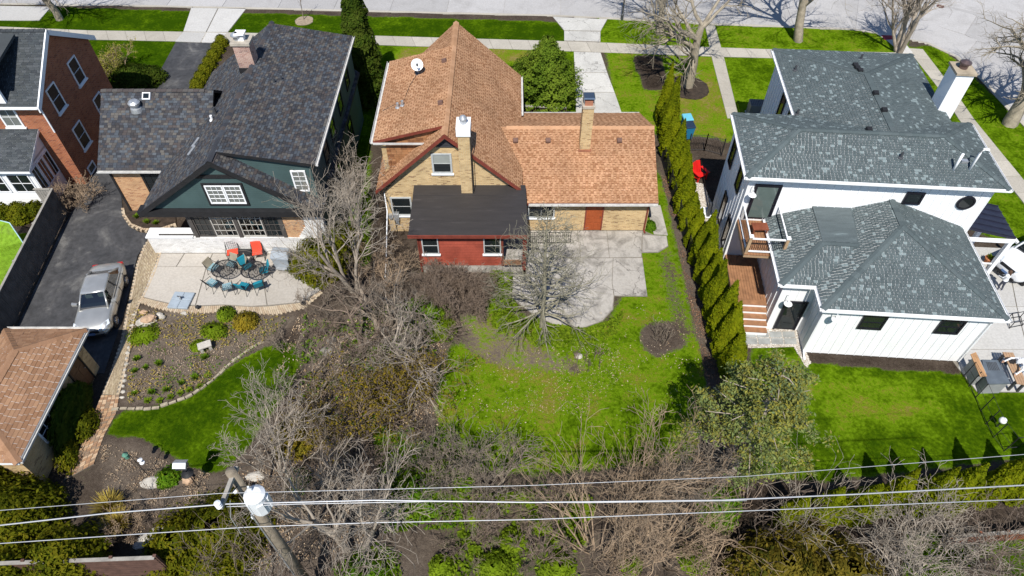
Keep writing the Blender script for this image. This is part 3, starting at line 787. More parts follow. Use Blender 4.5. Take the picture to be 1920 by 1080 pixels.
def vent_box(th, c, m, s=.14, n=(0, 0, 1), name="roof_vent"):
    c = Vector(c); n = Vector(n).normalized(); y = n.cross(Vector((1, 0, 0))).normalized(); x = y.cross(n)
    return MB().hexa([c - x * s - y * s - n * .05, c + x * s - y * s - n * .05, c + x * s + y * s - n * .05, c - x * s + y * s - n * .05,
                      c - x * s * .8 - y * s * .8 + n * .12, c + x * s * .8 - y * s * .8 + n * .12, c + x * s * .9 + y * s * .9 + n * .1, c - x * s * .9 + y * s * .9 + n * .1]).build(name, m, th)
def pipe(th, c, m, h=.35, r=.05, name="vent_pipe"):
    return MB().lathe([(r * 2.2, -.12), (r * 2.0, .03), (r, .06), (r, h), (r * .7, h), (r * .7, h - .05)], c, 10).build(name, m, th)
W = mat("white_paint", (.78, .79, .8), .6, .06, 1.5)
M_BLACK = mat("black_trim", (.018, .018, .02), .6, .25, 3)
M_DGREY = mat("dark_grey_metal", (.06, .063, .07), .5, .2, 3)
M_GALV = mat("galvanised", (.5, .52, .54), .4, .2, 5, metal=.6)
M_GUT = mat("pale_gutter", (.55, .54, .52), .5, .2, 4)
X, Y_, Z = Vector((1, 0, 0)), Vector((0, 1, 0)), Vector((0, 0, 1))
S_ = Vector((0, -1, 0))

# ---------------------------------------------------------------- middle house: blond brick, orange-brown roof
M_TAN = mat_rnd("orange_brown_shingles", [(.41, .228, .125), (.45, .25, .14), (.39, .215, .115), (.47, .27, .155), (.42, .235, .13), (.3, .15, .075), (.41, .23, .125), (.44, .25, .14), (.36, .19, .1), (.2, .095, .045)], .92, .22, .6, weather=((.22, .115, .06), .55, .5))  # last, darkest colour is the painted shadow line of alternate tabs
M_BLOND = mat_brick("blond_brick", (.47, .31, .14), (.58, .41, .2), (.25, .14, .06), (.5, .42, .3))
M_REDTRIM = mat("red_brown_trim", (.19, .045, .03), .55, .25, 3)
mid = thing("brick_house", "blond brick house with orange brown shingle roof and a red sided flat roofed rear addition", "house", (-1, 33, 0))
RX, RZ_ = -3.33, 6.92
YR, YF = 27.72, 38.7
SL = .927
EX_L, EX_R = RX - 3.88, RX + 3.88; EZ = RZ_ - 3.88 * SL
M = MB()
M.extrude([(EX_L + .3, 28.02, 0), (EX_R - .3, 28.02, 0), (EX_R - .3, 28.02, EZ + .12), (RX, 28.02, RZ_ - .24), (EX_L + .3, 28.02, EZ + .12)], (0, 10.3, 0))
M.build("wall", M_BLOND, mid)
DX, DZ = -6.97, 5.97
MB().extrude([(DX + .2, 28.72, 2.5), (RX, 28.72, 2.5), (RX, 28.72, RZ_ - .2), (DX + .2, 28.72, DZ - .08)], (0, 7.0, 0)).build("dormer_wall", M_BLOND, mid)
clad_m = mat_rnd("shingle_cladding", [(.26, .12, .055), (.32, .155, .07), (.2, .09, .042), (.36, .18, .085)], .9, .25, .8)
cm = MB(); cover(cm, [(DX + .45, 28.7, 3.6), (RX, 28.7, 3.6), (RX, 28.7, RZ_ - .2), (DX + .45, 28.7, DZ - .1)], .15, .3, .02, out=(0, -1, 0)); cm.build("dormer_cheek_shingles", clad_m, mid, kind="stuff", uv=False)
planes = [
    [(EX_L, YF, EZ), (EX_L, YR, EZ), (RX, YR, RZ_), (RX, YF, RZ_)],
    [(EX_R, YR, EZ), (EX_R, YF, EZ), (RX, YF, RZ_), (RX, YR, RZ_)],
    [(DX - .12, 36.0, DZ - .03), (DX - .12, 28.45, DZ - .03), (RX, 28.45, RZ_ + .012), (RX, 36.0, RZ_ + .012)],
    [(EX_R - 5.2, 27.68, 2.44), (7.92, 27.68, 2.44), (7.92, 31.8, 4.42), (EX_R - 5.2, 31.8, 4.42)],
    [(7.92, 35.92, 2.44), (EX_R - 5.2, 35.92, 2.44), (EX_R - 5.2, 31.8, 4.42), (7.92, 31.8, 4.42)],
]
rf = roof(mid, planes, .14, .15, M_TAN, M_REDTRIM, [((RX, YR, RZ_ + .02), (RX, YF, RZ_ + .02)), ((-.3, 31.8, 4.44), (7.92, 31.8, 4.44))], capw=.17, capslope=.7, shadow_dash=True)
# barge boards on the rear gable and gable vent
for s in (-1, 1):
    a, b = Vector((RX, YR - .04, RZ_ - .09)), Vector((RX + s * 3.92, YR - .04, EZ - .12))
    d = (b - a) / 2; MB().obox((a + b) / 2, d, (0, .03, 0), (0, 0, .11)).build("barge_board", M_REDTRIM, mid)
gv = MB().extrude([(RX - .52, 28.0, 5.95), (RX + .52, 28.0, 5.95), (RX, 28.0, 6.45)], (0, -.03, 0)).build("gable_vent", M_DGREY, mid)
for i in range(4): MB().box(RX - .45 + i * .11, RX + .45 - i * .11, 27.93, 27.965, 6.0 + i * .1, 6.05 + i * .1).build("slat", M_DGREY, gv)
# garage wing
MB().box(.3, 7.6, 28.1, 35.5, 0, 2.3).build("wall", M_BLOND, mid)
MB().extrude([(7.6, 28.1, 2.2), (7.6, 35.5, 2.2), (7.6, 31.8, 4.2)], (-.25, 0, 0)).build("gable_wall", M_BLOND, mid)
gutter(mid, (.9, 27.6, 2.36), (7.9, 27.6, 2.36), M_GUT)
gutter(mid, (7.9, 36.0, 2.36), (.7, 36.0, 2.36), M_GUT)
gutter(mid, (DX - .2, 36.0, DZ - .1), (DX - .2, 28.45, DZ - .1), M_GUT, .08)
gutter(mid, (EX_R + .07, 34.6, EZ - .08), (EX_R + .07, 38.7, EZ - .08), M_GUT)
MB().box(DX - .12, RX, 28.40, 28.45, DZ - .2, DZ - .1).build("fascia", M_GUT, mid)
downspout(mid, [(7.45, 27.62, 2.3), (7.5, 28.0, 2.05), (7.5, 28.03, .1), (7.55, 27.8, .06)], M_REDTRIM, .05)
# rear wall openings
M_GREYFR = mat("grey_window_frame", (.42, .44, .44), .6, .15)
window(mid, (-3.62, 28.02, 4.25), X, S_, 1.05, 1.3, M_GREYFR, 1, 2, fw=.1, sill=W, blind=[(0, 1)])
window(mid, (-6.05, 28.02, 1.25), X, S_, 1.15, 1.35, M_GREYFR, 1, 2, fw=.09, sill=W)
window(mid, (1.62, 28.1, 1.0), X, S_, 1.5, 1.2, M_GREYFR, 2, 2, fw=.08, sill=W)
M_ORANGE = mat("orange_door_paint", (.33, .075, .022), .5, .2, 4)
door(mid, (4.58, 28.1, .05), X, S_, .88, 2.1, M_ORANGE, M_REDTRIM, (2, 4))
# flat-roofed rear addition with red siding
M_RED = mat("red_siding_paint", (.31, .066, .04), .7, .35, 1.2, fine=14)
MB().box(-4.75, -.5, 24.85, 28.0, 0, .55).build("foundation", M_OLD, mid)
MB().box(-4.72, -.53, 24.88, 28.0, .55, 3.1).build("addition_wall", M_RED, mid)
clad(mid, [(-4.72, 24.875, .58), (-.53, 24.875, .58), (-.53, 24.875, 3.05), (-4.72, 24.875, 3.05)], S_, .2, M_RED, thick=.045)
for x in (-4.74, -.51): MB().box(x - .06, x + .06, 24.83, 24.92, .55, 3.05).build("corner_board", M_REDTRIM, mid)
for wx, ww in ((-4.22, .86), (-1.02, .9)): window(mid, (wx, 24.82, 1.5), X, S_, ww, 1.25, M_GREYFR, 1, 2, fw=.06, sill=W)
M_ROOFING = mat_gloss("black_membrane", (.05, .042, .04), .5, spec=.35)
def membrane(name, col):
    m, nt, N, L, P = nodes_of(name); pos = wpos(N)
    mp = N.new("ShaderNodeMapping"); mp.inputs["Scale"].default_value = (.5, 3.0, 1); L.new(pos, mp.inputs[0])
    n1 = noise(N, L, mp.outputs[0], 1.6, 6, .65); r = ramp(N, [(.35, tuple(c * .75 for c in col)), (.62, col), (.8, tuple(c * 2.3 for c in col))]); L.new(n1.outputs[0], r.inputs[0])
    n2 = noise(N, L, pos, 40, 2); r2 = ramp(N, [(.3, (.8,) * 3), (.7, (1.15,) * 3)]); L.new(n2.outputs[0], r2.inputs[0])
    L.new(mix(N, L, 1, r.outputs[0], r2.outputs[0], 'MULTIPLY'), P.inputs[0]); P.inputs["Roughness"].default_value = .6
    bump(N, L, P, n2.outputs[0], .3, .01); return m
M_ROOFING = membrane("black_membrane_roofing", (.034, .03, .029))
fr_ = MB().hexa([(-5.22, 24.48, 3.06), (.82, 24.48, 3.06), (.72, 28.02, 3.3), (-5.22, 28.02, 3.3), (-5.22, 24.48, 3.18), (.82, 24.48, 3.18), (.72, 28.02, 3.43), (-5.22, 28.02, 3.43)]).build("flat_roof", M_ROOFING, mid)
for i in range(3): MB().hexa([(-5.2, 25.45 + i * .9, 3.225 + i * .065), (.77, 25.45 + i * .9, 3.225 + i * .065), (.77, 25.5 + i * .9, 3.23 + i * .065), (-5.2, 25.5 + i * .9, 3.23 + i * .065),
                             (-5.2, 25.45 + i * .9, 3.262 + i * .0635), (.77, 25.45 + i * .9, 3.262 + i * .0635), (.77, 25.5 + i * .9, 3.266 + i * .0635), (-5.2, 25.5 + i * .9, 3.266 + i * .0635)]).build("seam", M_ROOFING, fr_)
MB().box(-5.25, .85, 24.42, 24.475, 3.0, 3.2).build("fascia", M_REDTRIM, mid)
MB().box(.55, .75, 24.7, 24.9, 0, 3.06).build("porch_post", M_REDTRIM, mid)
MB().box(-.5, .8, 24.7, 28.0, 0, .35).build("porch_step", M_OLD, mid)
MB().box(-.45, .5, 24.55, 24.62, .9, 1.25).build("porch_board", mat("bare_wood", (.3, .16, .09), .8, .3), mid)
door(mid, (.05, 28.02, .36), X, S_, .85, 2.0, M_REDTRIM, M_REDTRIM, (1, 2))
downspout(mid, [(-5.05, 24.5, 3.0), (-4.83, 24.8, 2.7), (-4.83, 24.8, .15)], M_REDTRIM)
# chimneys
ch = MB().box(-2.66, -2.08, 27.42, 28.3, 2.9, 7.05).build("chimney", M_BLOND, mid)
MB().box(-2.72, -2.02, 27.36, 28.36, 7.05, 7.5).build("chimney_crown", W, ch)
MB().lathe([(.16, 7.5), (.16, 7.72), (.2, 7.74), (.2, 7.8), (.13, 7.9), (.04, 7.95)], (-2.37, 27.85, 0), 14).build("flue_cap", M_GALV, ch)
MB().tube([(-2.02, 27.4, 7.0), (-2.02, 27.4, 3.4)], .02, 5).build("cable", M_BLACK, ch)
c2 = MB().box(3.72, 4.3, 30.5, 31.1, 3.2, 6.5).build("chimney", M_BLOND, mid)
MB().box(3.68, 4.34, 30.46, 31.14, 6.5, 6.64).build("chimney_crown", mat("cement_crown", (.42, .37, .3), .9), c2)
for k in (0, 1): MB().box(3.8, 4.22, 30.55 + k * .28, 30.77 + k * .28, 6.64, 6.9).build("flue", mat("clay_flue", (.35, .15, .09), .85), c2)
MB().hexa([(3.7, 30.5, 7.05), (4.32, 30.5, 7.05), (4.32, 31.1, 7.05), (3.7, 31.1, 7.05), (3.74, 30.54, 7.12), (4.28, 30.54, 7.12), (4.28, 31.06, 7.12), (3.74, 31.06, 7.12)]).build("chimney_cap", mat_gloss("steel_cap", (.25, .3, .34), .25, .9), c2)
for a in (3.75, 4.27):
    for b in (30.55, 31.05): MB().tube([(a, b, 6.6), (a, b, 7.06)], .02, 5).build("cap_leg", M_GALV, c2)
MB().box(3.66, 4.36, 30.4, 31.2, 3.7, 3.86).build("flashing", mat("rust_flashing", (.3, .12, .07), .8), c2)
# roof fittings
M_BRV = mat("brown_vent", (.15, .085, .065), .7, .2)
for px, py in ((833, 118), (826, 195)):
    p = None
    for k in range(60):    # walk the ray down to the dormer plane
        q = aty(px, py, 28.5 + k * .15); zz = DZ + (q.x - DX) * (RZ_ - DZ) / (RX - DX)
        if q.z <= zz + .02: p = q; break
    if p is None: p = q
    vent_box(mid, (p.x, p.y, zz + .06), M_BRV, .14, (-.25, 0, 1))
for x in (.2, 2.0, 5.95): vent_box(mid, (x, 31.0, 4.07), M_BRV, .15, (0, -.43, 1))
def shed_z(x): return DZ + (x - DX) * (RZ_ - DZ) / (RX - DX)
for x, y in ((-6.05, 31.0), (-5.8, 31.1)): pipe(mid, (x, y, shed_z(x)), M_GALV, .3, .07)
dish = MB(); prof = [(.02, 0), (.15, .015), (.25, .04), (.32, .08), (.33, .085), (.32, .075), (.25, .03), (.1, .0)]
dc = Vector((-5.2, 33.9, shed_z(-5.2)))
so = thing("satellite_dish", "oval white satellite dish on a short mast on the orange brown roof", "dish", dc)
dish.lathe(prof, dc + Vector((0, -.12, .62)), 24, (.15, -.75, .62)).build("reflector", W, so, smooth=True)
MB().tube([dc + Vector((0, 0, -.05)), dc + Vector((0, 0, .45)), dc + Vector((0, -.08, .62))], .03, 8).build("mast", M_GALV, so)
MB().tube([dc + Vector((0, -.05, .45)), dc + Vector((.05, -.5, .62)), dc + Vector((.08, -.58, .9))], .018, 6).box(dc.x + .03, dc.x + .13, dc.y - .64, dc.y - .53, dc.z + .85, dc.z + .97).build("feed_arm", M_DGREY, so)
MB().box(dc.x - .15, dc.x + .15, dc.y - .15, dc.y + .15, dc.z - .03, dc.z + .03).build("mount_plate", M_DGREY, so)
MB().tube([(-5.3, 33.8, shed_z(-5.3) + .02), (-5.6, 32.8, shed_z(-5.6) + .02), (-5.75, 31.6, shed_z(-5.75) + .02), (-6.9, 31.0, shed_z(-6.9) + .02)], .02, 4).build("cable", M_BLACK, so)
# service mast, meters on the rear wall
MB().tube([(-6.9, 27.95, 1.2), (-6.9, 27.9, 3.0), (-5.2, 27.93, 5.0), (-5.15, 27.85, 5.1)], .025, 6).build("service_conduit", M_BLACK, mid)
for x, z, s in ((-6.75, 1.25, .14), (-6.42, 1.2, .2), (-6.4, .85, .12)): MB().box(x - s * .7, x + s * .7, 27.85, 28.01, z - s, z + s).build("meter_box", M_GALV, mid)
# iron railing beside the terrace
rail = thing("iron_railing", "low black iron railing at the edge of the worn terrace", "railing", at(1030, 455))
ra, rb = at(990, 458), at(1069, 457)
for z in (.12, .9): MB().tube([ra + Z * z, rb + Z * z], .022, 6).build("rail", M_BLACK, rail)
for i in range(21):
    p = ra.lerp(rb, i / 20); MB().tube([p, p + Z * (.95 if i % 10 == 0 else .9)], .022 if i % 10 == 0 else .012, 5).build("baluster", M_BLACK, rail)

# ---------------------------------------------------------------- dark roofed house with green gable
M_DARK = mat_rnd("charcoal_blend_shingles", [(.038, .041, .05), (.055, .057, .066), (.068, .058, .057), (.05, .056, .068), (.082, .076, .073), (.064, .075, .09), (.04, .039, .043), (.105, .098, .09), (.056, .052, .053), (.082, .092, .105)], .9, .2, 1.0)
M_ORB = mat_brick("orange_brick", (.44, .2, .085), (.56, .31, .15), (.3, .12, .06), (.5, .4, .28))
M_WBRICK = mat_brick("white_painted_brick", (.66, .65, .63), (.74, .73, .71), (.55, .53, .5), (.58, .57, .55))
M_GREEN = mat("green_siding_paint", (.052, .088, .088), .6, .18, .8)
dk = thing("dark_roofed_house", "house with charcoal shingle roof and dark green clapboard rear gable above a patio", "house", (-15, 33, 0))
KX, KZ = -14.5, 6.66; KS = .727; KY0, KY1 = 25.95, 39.2; KE = KZ - 4.72 * KS
kl, kr = KX - 4.72, KX + 4.72
MB().extrude([(kl + .4, 26.85, KE - .05), (kr - .2, 26.85, KE - .05), (kr - .2, 26.85, KE + .12), (KX, 26.85, KZ - .22), (kl + .4, 26.85, KE + .12)], (0, 12, 0)).build("wall", M_GREEN, dk)
# ground floor: white brick plinth, window band, brick flank
MB().box(-19.75, -9.95, 26.3, 26.55, 0, 1.18).build("plinth_wall", M_WBRICK, dk)
MB().box(-19.8, -17.25, 26.25, 27.0, 1.18, 1.26).build("ledge", W, dk)
MB().box(-19.75, -17.3, 26.55, 26.97, 0, 1.18).build("plinth_return", M_WBRICK, dk)
MB().box(-12.15, -11.0, 26.36, 26.8, 1.18, KE).build("wall", M_ORB, dk)
MB().box(-11.0, -9.97, 26.34, 26.8, 1.18, KE).build("wall", M_WBRICK, dk)
for i in range(5):   # stepped painted edge
    MB().box(-11.0 - .16 * (5 - i) * .6, -10.99, 26.33, 26.5, 1.181 + i * .15, 1.181 + (i + 1) * .15 - .003).build("painted_bricks", M_WBRICK, dk)
MB().box(-9.98, -9.95, 26.6, 38.7, 0, 5.75).build("side_wall", M_GREEN, dk)
MB().box(-19.0, -18.7, 29.4, 38.7, 0, KE).build("side_wall", M_ORB, dk)
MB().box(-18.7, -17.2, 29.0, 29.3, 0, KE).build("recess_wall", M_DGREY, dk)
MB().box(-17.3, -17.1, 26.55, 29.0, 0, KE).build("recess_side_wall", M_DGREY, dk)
MB().box(-10.0, -18.7, 38.5, 38.7, 0, KE).build("street_wall", M_GREEN, dk)
# room behind the window band
M_OAK = mat("oak_floor", (.42, .25, .1), .5, .25, 2)
MB().box(-17.1, -10.2, 26.6, 31.5, .4, .5).build("room_floor", M_OAK, dk)
MB().box(-17.1, -10.2, 31.5, 31.7, .4, KE).build("room_wall", mat("cream_plaster", (.5, .45, .34), .9), dk)
M_DFRAME = mat("grey_timber_frame", (.075, .068, .062), .7, .25, 3)
def grid_window(x0, x1, cols, rows, m_bar, glass, label=None):
    yb = 26.42; z0, z1 = 1.2, 2.95
    f = MB().box(x0, x0 + .06, yb - .05, yb + .05, z0, z1).box(x1 - .06, x1, yb - .05, yb + .05, z0, z1).box(x0 + .06, x1 - .06, yb - .048, yb + .048, z0, z0 + .07).box(x0 + .06, x1 - .06, yb - .048, yb + .048, z1 - .07, z1)
    for i in range(1, cols): x = x0 + (x1 - x0) * i / cols; f.box(x - .014, x + .014, yb - .03, yb + .03, z0 + .07, z1 - .07)
    for j in range(1, rows): z = z0 + (z1 - z0) * j / rows; f.box(x0 + .06, x1 - .06, yb - .027, yb + .027, z - .014, z + .014)
    o = f.build("window", m_bar, dk, label=label)
    for i in range(cols):
        for j in range(rows):
            xa, xb = x0 + (x1 - x0) * i / cols + .015, x0 + (x1 - x0) * (i + 1) / cols - .015; za, zb = z0 + (z1 - z0) * j / rows + .015, z0 + (z1 - z0) * (j + 1) / rows - .015
            MB().box(xa, xb, yb - .004, yb + .004, za, zb).build("pane", glass, o)
M_CLEAR = mat_glass("clear_glass")
M_WBAR = mat("white_glazing_bars", (.42, .4, .36), .6, .1)
for x in (-17.0, -14.62, -12.22): MB().box(x - .1, x + .1, 26.32, 26.62, 1.18, KE).build("pillar", M_DFRAME, dk)
grid_window(-16.88, -15.98, 3, 4, M_DFRAME, M_GLASS); grid_window(-15.96, -14.73, 4, 4, M_WBAR, M_CLEAR)
grid_window(-14.5, -13.25, 4, 4, M_WBAR, M_CLEAR); grid_window(-13.23, -12.33, 3, 4, M_DFRAME, M_GLASS)
# rear gable in clapboard
GY = 26.22
MB().extrude([(kl + .35, GY + .03, KE + .05), (kr - .35, GY + .03, KE + .05), (KX, GY + .03, KZ - .3)], (0, .6, 0)).build("gable_wall", M_GREEN, dk)
clad(dk, [(kl + .55, GY + .02, KE + .2), (kr - .55, GY + .02, KE + .2), (KX, GY + .02, KZ - .3)], S_, .125, M_GREEN, thick=.022)
MB().box(kl - .05, kr + .05, GY - .26, GY + .3, KE - .2, KE + .16).build("eave_beam", M_BLACK, dk)
MB().box(KX - 1.35, KX + 1.35, GY - .06, GY + .02, KZ - 1.22, KZ - 1.02).build("collar_board", M_BLACK, dk)
for s in (-1, 1):
    a, b = Vector((KX, GY - .23, KZ - .17)), Vector((KX + s * 4.75, GY - .23, KE - .1)); MB().obox((a + b) / 2, (b - a) / 2, (0, .05, 0), (0, 0, .15)).build("barge_board", M_BLACK, dk)
for s in (-1, 1): window(dk, (KX + .05 + s * .46, GY, KE + .55), X, S_, .9, 1.2, W, 3, 4, depth=.07, fw=.07, glass=M_CURT)
fb = MB()
for q in ((-.98, -.9, .48, 1.82), (.99, 1.08, .48, 1.82)): fb.box(KX + q[0], KX + q[1], GY - .06, GY + .02, KE + q[2], KE + q[3])
fb.box(KX - .98, KX + 1.08, GY - .057, GY + .02, KE + .42, KE + .52).box(KX - .98, KX + 1.08, GY - .057, GY + .02, KE + 1.78, KE + 1.88).build("window_surround", M_BLACK, dk)
# shed dormer on the far side with its own end wall
dz = 5.86
MB().extrude([(KX, 26.95, 3.2), (-9.98, 26.95, 3.2), (-9.98, 26.95, dz - .1), (KX, 26.95, KZ - .12)], (0, 11.7, 0)).build("dormer_wall", M_GREEN, dk)
clad(dk, [(KX, 26.935, 3.3), (-9.98, 26.935, 3.3), (-9.98, 26.935, dz - .15), (KX, 26.935, KZ - .15)], S_, .125, M_GREEN)
window(dk, (-10.75, 26.91, 4.0), X, S_, .75, 1.35, W, 2, 4, depth=.06, fw=.08, glass=M_CURT)
for y, z in ((29.5, 3.9), (31.5, 3.9), (34, 3.9), (36.5, 3.9), (31, 1.2), (35, 1.2)): window(dk, (-9.95, y, z), Y_, X, 1.0, 1.4, M_BLACK, 1, 2)
planes = [
    [(kl, KY1, KE), (kl, KY0, KE), (KX, KY0, KZ), (KX, KY1, KZ)],
    [(kr, KY0, KE), (kr, KY1, KE), (KX, KY1, KZ), (KX, KY0, KZ)],
    [(-9.75, 26.7, dz), (-9.75, 39.0, dz), (KX, 39.0, KZ + .014), (KX, 26.7, KZ + .014)],
    [(-22.7, 29.4, 3.3), (KX - 2, 29.4, 3.3), (KX - 2, 33.06, 5.95), (-22.7, 33.06, 5.95)],
    [(KX - 2, 36.7, 3.3), (-22.7, 36.7, 3.3), (-22.7, 33.06, 5.95), (KX - 2, 33.06, 5.95)],
]
roof(dk, planes, .14, .22, M_DARK, M_BLACK, [((KX, KY0, KZ + .02), (KX, KY1, KZ + .02)), ((-22.7, 33.06, 5.97), (-17, 33.06, 5.97))], thick=.024)
MB().box(-22.3, -18.7, 29.7, 36.4, 0, 3.3).build("wing_wall", M_ORB, dk)
MB().extrude([(-22.3, 29.7, 3.2), (-22.3, 36.4, 3.2), (-22.3, 33.06, 5.6)], (.2, 0, 0)).build("wing_gable", M_ORB, dk)
MB().box(-22.36, -22.24, 29.64, 29.74, 0, 3.2).build("corner_post", M_BLACK, dk)
window(dk, (-20.15, 29.7, 1.3), X, S_, 1.0, 1.6, M_BLACK, 2, 4, fw=.12, sill=M_BLACK)
gutter(dk, (-22.7, 29.32, 3.22), (-19.2, 29.32, 3.22), M_GUT); gutter(dk, (-9.66, 26.75, dz - .07), (-9.66, 39.0, dz - .07), M_GUT, .07)
M_PINKB = mat_brick("pink_brick", (.33, .17, .13), (.42, .26, .2), (.2, .1, .08), (.5, .44, .4))
ck = MB().box(-15.25, -14.35, 34.4, 35.2, 5.6, 7.85).build("chimney", M_PINKB, dk)
MB().box(-15.33, -14.27, 34.32, 35.28, 7.85, 8.0).build("chimney_crown", mat("stone_crown", (.4, .36, .3), .9), ck)
MB().lathe([(.17, 8.0), (.17, 8.25), (.3, 8.27), (.3, 8.32), (.1, 8.42)], (-15.0, 34.75, 0), 14).build("flue_cap", M_GALV, ck)
MB().box(-14.95, -14.6, 34.6, 34.95, 8.0, 8.22).box(-15.05, -14.5, 34.5, 35.05, 8.36, 8.42).tube([(-14.78, 34.78, 8.2), (-14.78, 34.78, 8.4)], .12, 8).build("flue_hood", W, ck)
MB().box(-15.28, -14.3, 34.3, 35.25, 6.2, 6.5).build("flashing", M_BLACK, ck)
tv = Vector((-20.7, 32.2, 3.3 + .727 * 2.8))
tb = MB().lathe([(.34, -.15), (.3, .08), (.2, .12), (.2, .25), (.3, .27), (.32, .4), (.22, .5), (.05, .53)], tv, 18).build("turbine_vent", M_GALV, dk, smooth=False)
sk = Vector((-20.15, 32.75, 3.3 + .727 * 3.35)); nn = Vector((0, -.727, 1)).normalized()
MB().obox(sk + nn * .06, (.22, 0, 0), Vector((0, 1, .727)).normalized() * .2, nn * .06).build("solar_vent", W, dk)
MB().obox(sk + nn * .125, (.16, 0, 0), Vector((0, 1, .727)).normalized() * .14, nn * .008).build("solar_panel", M_GLASS, dk)
dkz = lambda x: KZ + (x - KX) * KS if x < KX else KZ + (x - KX) * (dz - KZ) / (4.75)
for x, y in ((-13.0, 33.0), (-12.7, 33.35)): pipe(dk, (x, y, dkz(x)), M_DGREY, .3, .06)
pipe(dk, (-16.0, 31.3, dkz(-16.0)), M_DGREY, .45, .09); pipe(dk, (-16.1, 30.9, dkz(-16.1)), W, .3, .07)
for y in (28.6, 29.3): MB().tube([(-16.9, y, dkz(-16.9) + .05), (-16.6, y + .5, dkz(-16.6) + .06)], .05, 5).build("snow_guard", M_GALV, dk)
MB().box(-19.1, -16.4, 26.4, 26.46, 1.26, 1.34).build("ledge_bar", M_DFRAME, dk)

# ---------------------------------------------------------------- red brick house at the edge with white sunroom
M_SLATE_SH = mat_rnd("slate_grey_shingles", [(.05, .058, .064), (.062, .07, .076), (.044, .05, .056), (.075, .083, .09), (.055, .062, .066)], .9, .15, 1.0)
M_REDB = mat_brick("red_brick", (.3, .075, .03), (.38, .115, .045), (.18, .04, .018), (.36, .25, .18))
bh = thing("red_brick_house", "two storey red brick house with slate grey roof and a white sunroom", "house", (-30, 35, 0))
BX = -25.75
MB().extrude([(BX - .15, 32.1, 0), (BX - .15, 38.9, 0), (BX - .15, 38.9, 5.75), (BX - .15, 35.5, 8.0), (BX - .15, 32.1, 5.75)], (-12, 0, 0)).build("wall", M_REDB, bh)
roof(bh, [[(-38, 31.75, 5.75), (BX, 31.75, 5.75), (BX, 35.5, 8.15), (-38, 35.5, 8.15)], [(BX, 39.25, 5.75), (-38, 39.25, 5.75), (-38, 35.5, 8.15), (BX, 35.5, 8.15)]], .15, .3, M_SLATE_SH, mat("blue_grey_trim", (.35, .42, .5), .6, .1), [((-38, 35.5, 8.17), (BX, 35.5, 8.17))])
MB().obox((BX + .03, 33.6, 6.8), (.04, 0, 0), Vector((0, 1.92, 1.23)), (0, 0, .16)).build("barge_board", W, bh); MB().obox((BX + .03, 37.4, 6.8), (.04, 0, 0), Vector((0, 1.92, -1.23)), (0, 0, .16)).build("barge_board", W, bh)
gutter(bh, (-38, 31.68, 5.68), (BX, 31.68, 5.68), W)
# wall dormer
MB().box(-38, -27.4, 31.85, 32.0, 5.9, 7.6).build("dormer_wall", W, bh)
MB().hexa([(-38, 31.6, 7.55), (-27.2, 31.6, 7.55), (-27.2, 35, 8.05), (-38, 35, 8.05), (-38, 31.6, 7.7), (-27.2, 31.6, 7.7), (-27.2, 35, 8.2), (-38, 35, 8.2)]).build("dormer_roof", M_SLATE_SH, bh)
for y, z in ((33.6, 4.3), (36.4, 4.3), (33.9, 1.5), (36.9, 1.5)): window(bh, (BX - .15, y, z), Y_, X, 1.0, 1.55, W, 1, 2, sill=W)
window(bh, (BX - .15, 33.2, .1), Y_, X, .8, .55, W, 1, 1)
window(bh, (-27.9, 32.1, 4.2), X, S_, 1.05, 1.35, W, 2, 2, fw=.1, sill=W, glass=M_CURT)
MB().box(-36, -27.0, 30.0, 32.1, 0, 2.9).build("sunroom_wall", W, bh)
clad(bh, [(-36, 29.985, .05), (-27.0, 29.985, .05), (-27.0, 29.985, 1.15), (-36, 29.985, 1.15)], S_, .16, W)
roof(bh, [[(-36, 29.7, 2.95), (-26.75, 29.7, 2.95), (-26.75, 32.1, 4.05), (-36, 32.1, 4.05)]], .15, .3, M_SLATE_SH, W, name="sunroom_roof")
MB().extrude([(-27.0, 30.0, 2.85), (-27.0, 32.1, 2.85), (-27.0, 32.1, 3.85)], (-.2, 0, 0)).build("sunroom_gable", W, bh)
for x in (-27.85, -29.4, -30.95): window(bh, (x, 30.0, 1.2), X, S_, 1.3, 1.35, W, 2, 2, fw=.07, mw=.03)
for y in (30.35, 31.05, 31.72): window(bh, (-27.0, y, 1.1), Y_, X, .64, 1.6, W, 2, 1, fw=.06)
downspout(bh, [(BX - .1, 32.0, 5.6), (BX - .1, 32.0, 3.9)], W)

# ---------------------------------------------------------------- small garage with hip roof
M_GTAN = mat_rnd("brown_tan_shingles", [(.27, .15, .085), (.3, .17, .1), (.25, .135, .075), (.33, .19, .11)], .92, .18, .7)
gar = thing("hip_roof_garage", "small tan brick garage with brown hip roof beside the parked sedan", "garage", (-21.4, 15.8, 0))
MB().box(-22.9, -19.85, 12.75, 18.7, 0, 2.45).build("wall", M_BLOND, gar)
gp, gr_ = hip(-23.25, -19.5, 12.45, 19.1, 2.5, .5)
roof(gar, gp, .16, .34, M_GTAN, W, gr_, thick=.02, capw=.16)
gutter(gar, (-19.42, 12.5, 2.42), (-19.42, 19.1, 2.42), M_GUT); gutter(gar, (-19.5, 19.18, 2.42), (-23.2, 19.18, 2.42), M_GUT)
door(gar, (-19.85, 17.6, .05), Y_, X, .9, 2.05, mat("brown_door", (.14, .07, .035), .6), M_BLACK, (2, 3))
window(gar, (-19.85, 14.6, 1.0), Y_, X, 1.0, 1.0, W, 2, 2)
MB().box(-19.84, -19.7, 15.9, 16.0, 1.9, 2.15).build("wall_lamp", M_GALV, gar)

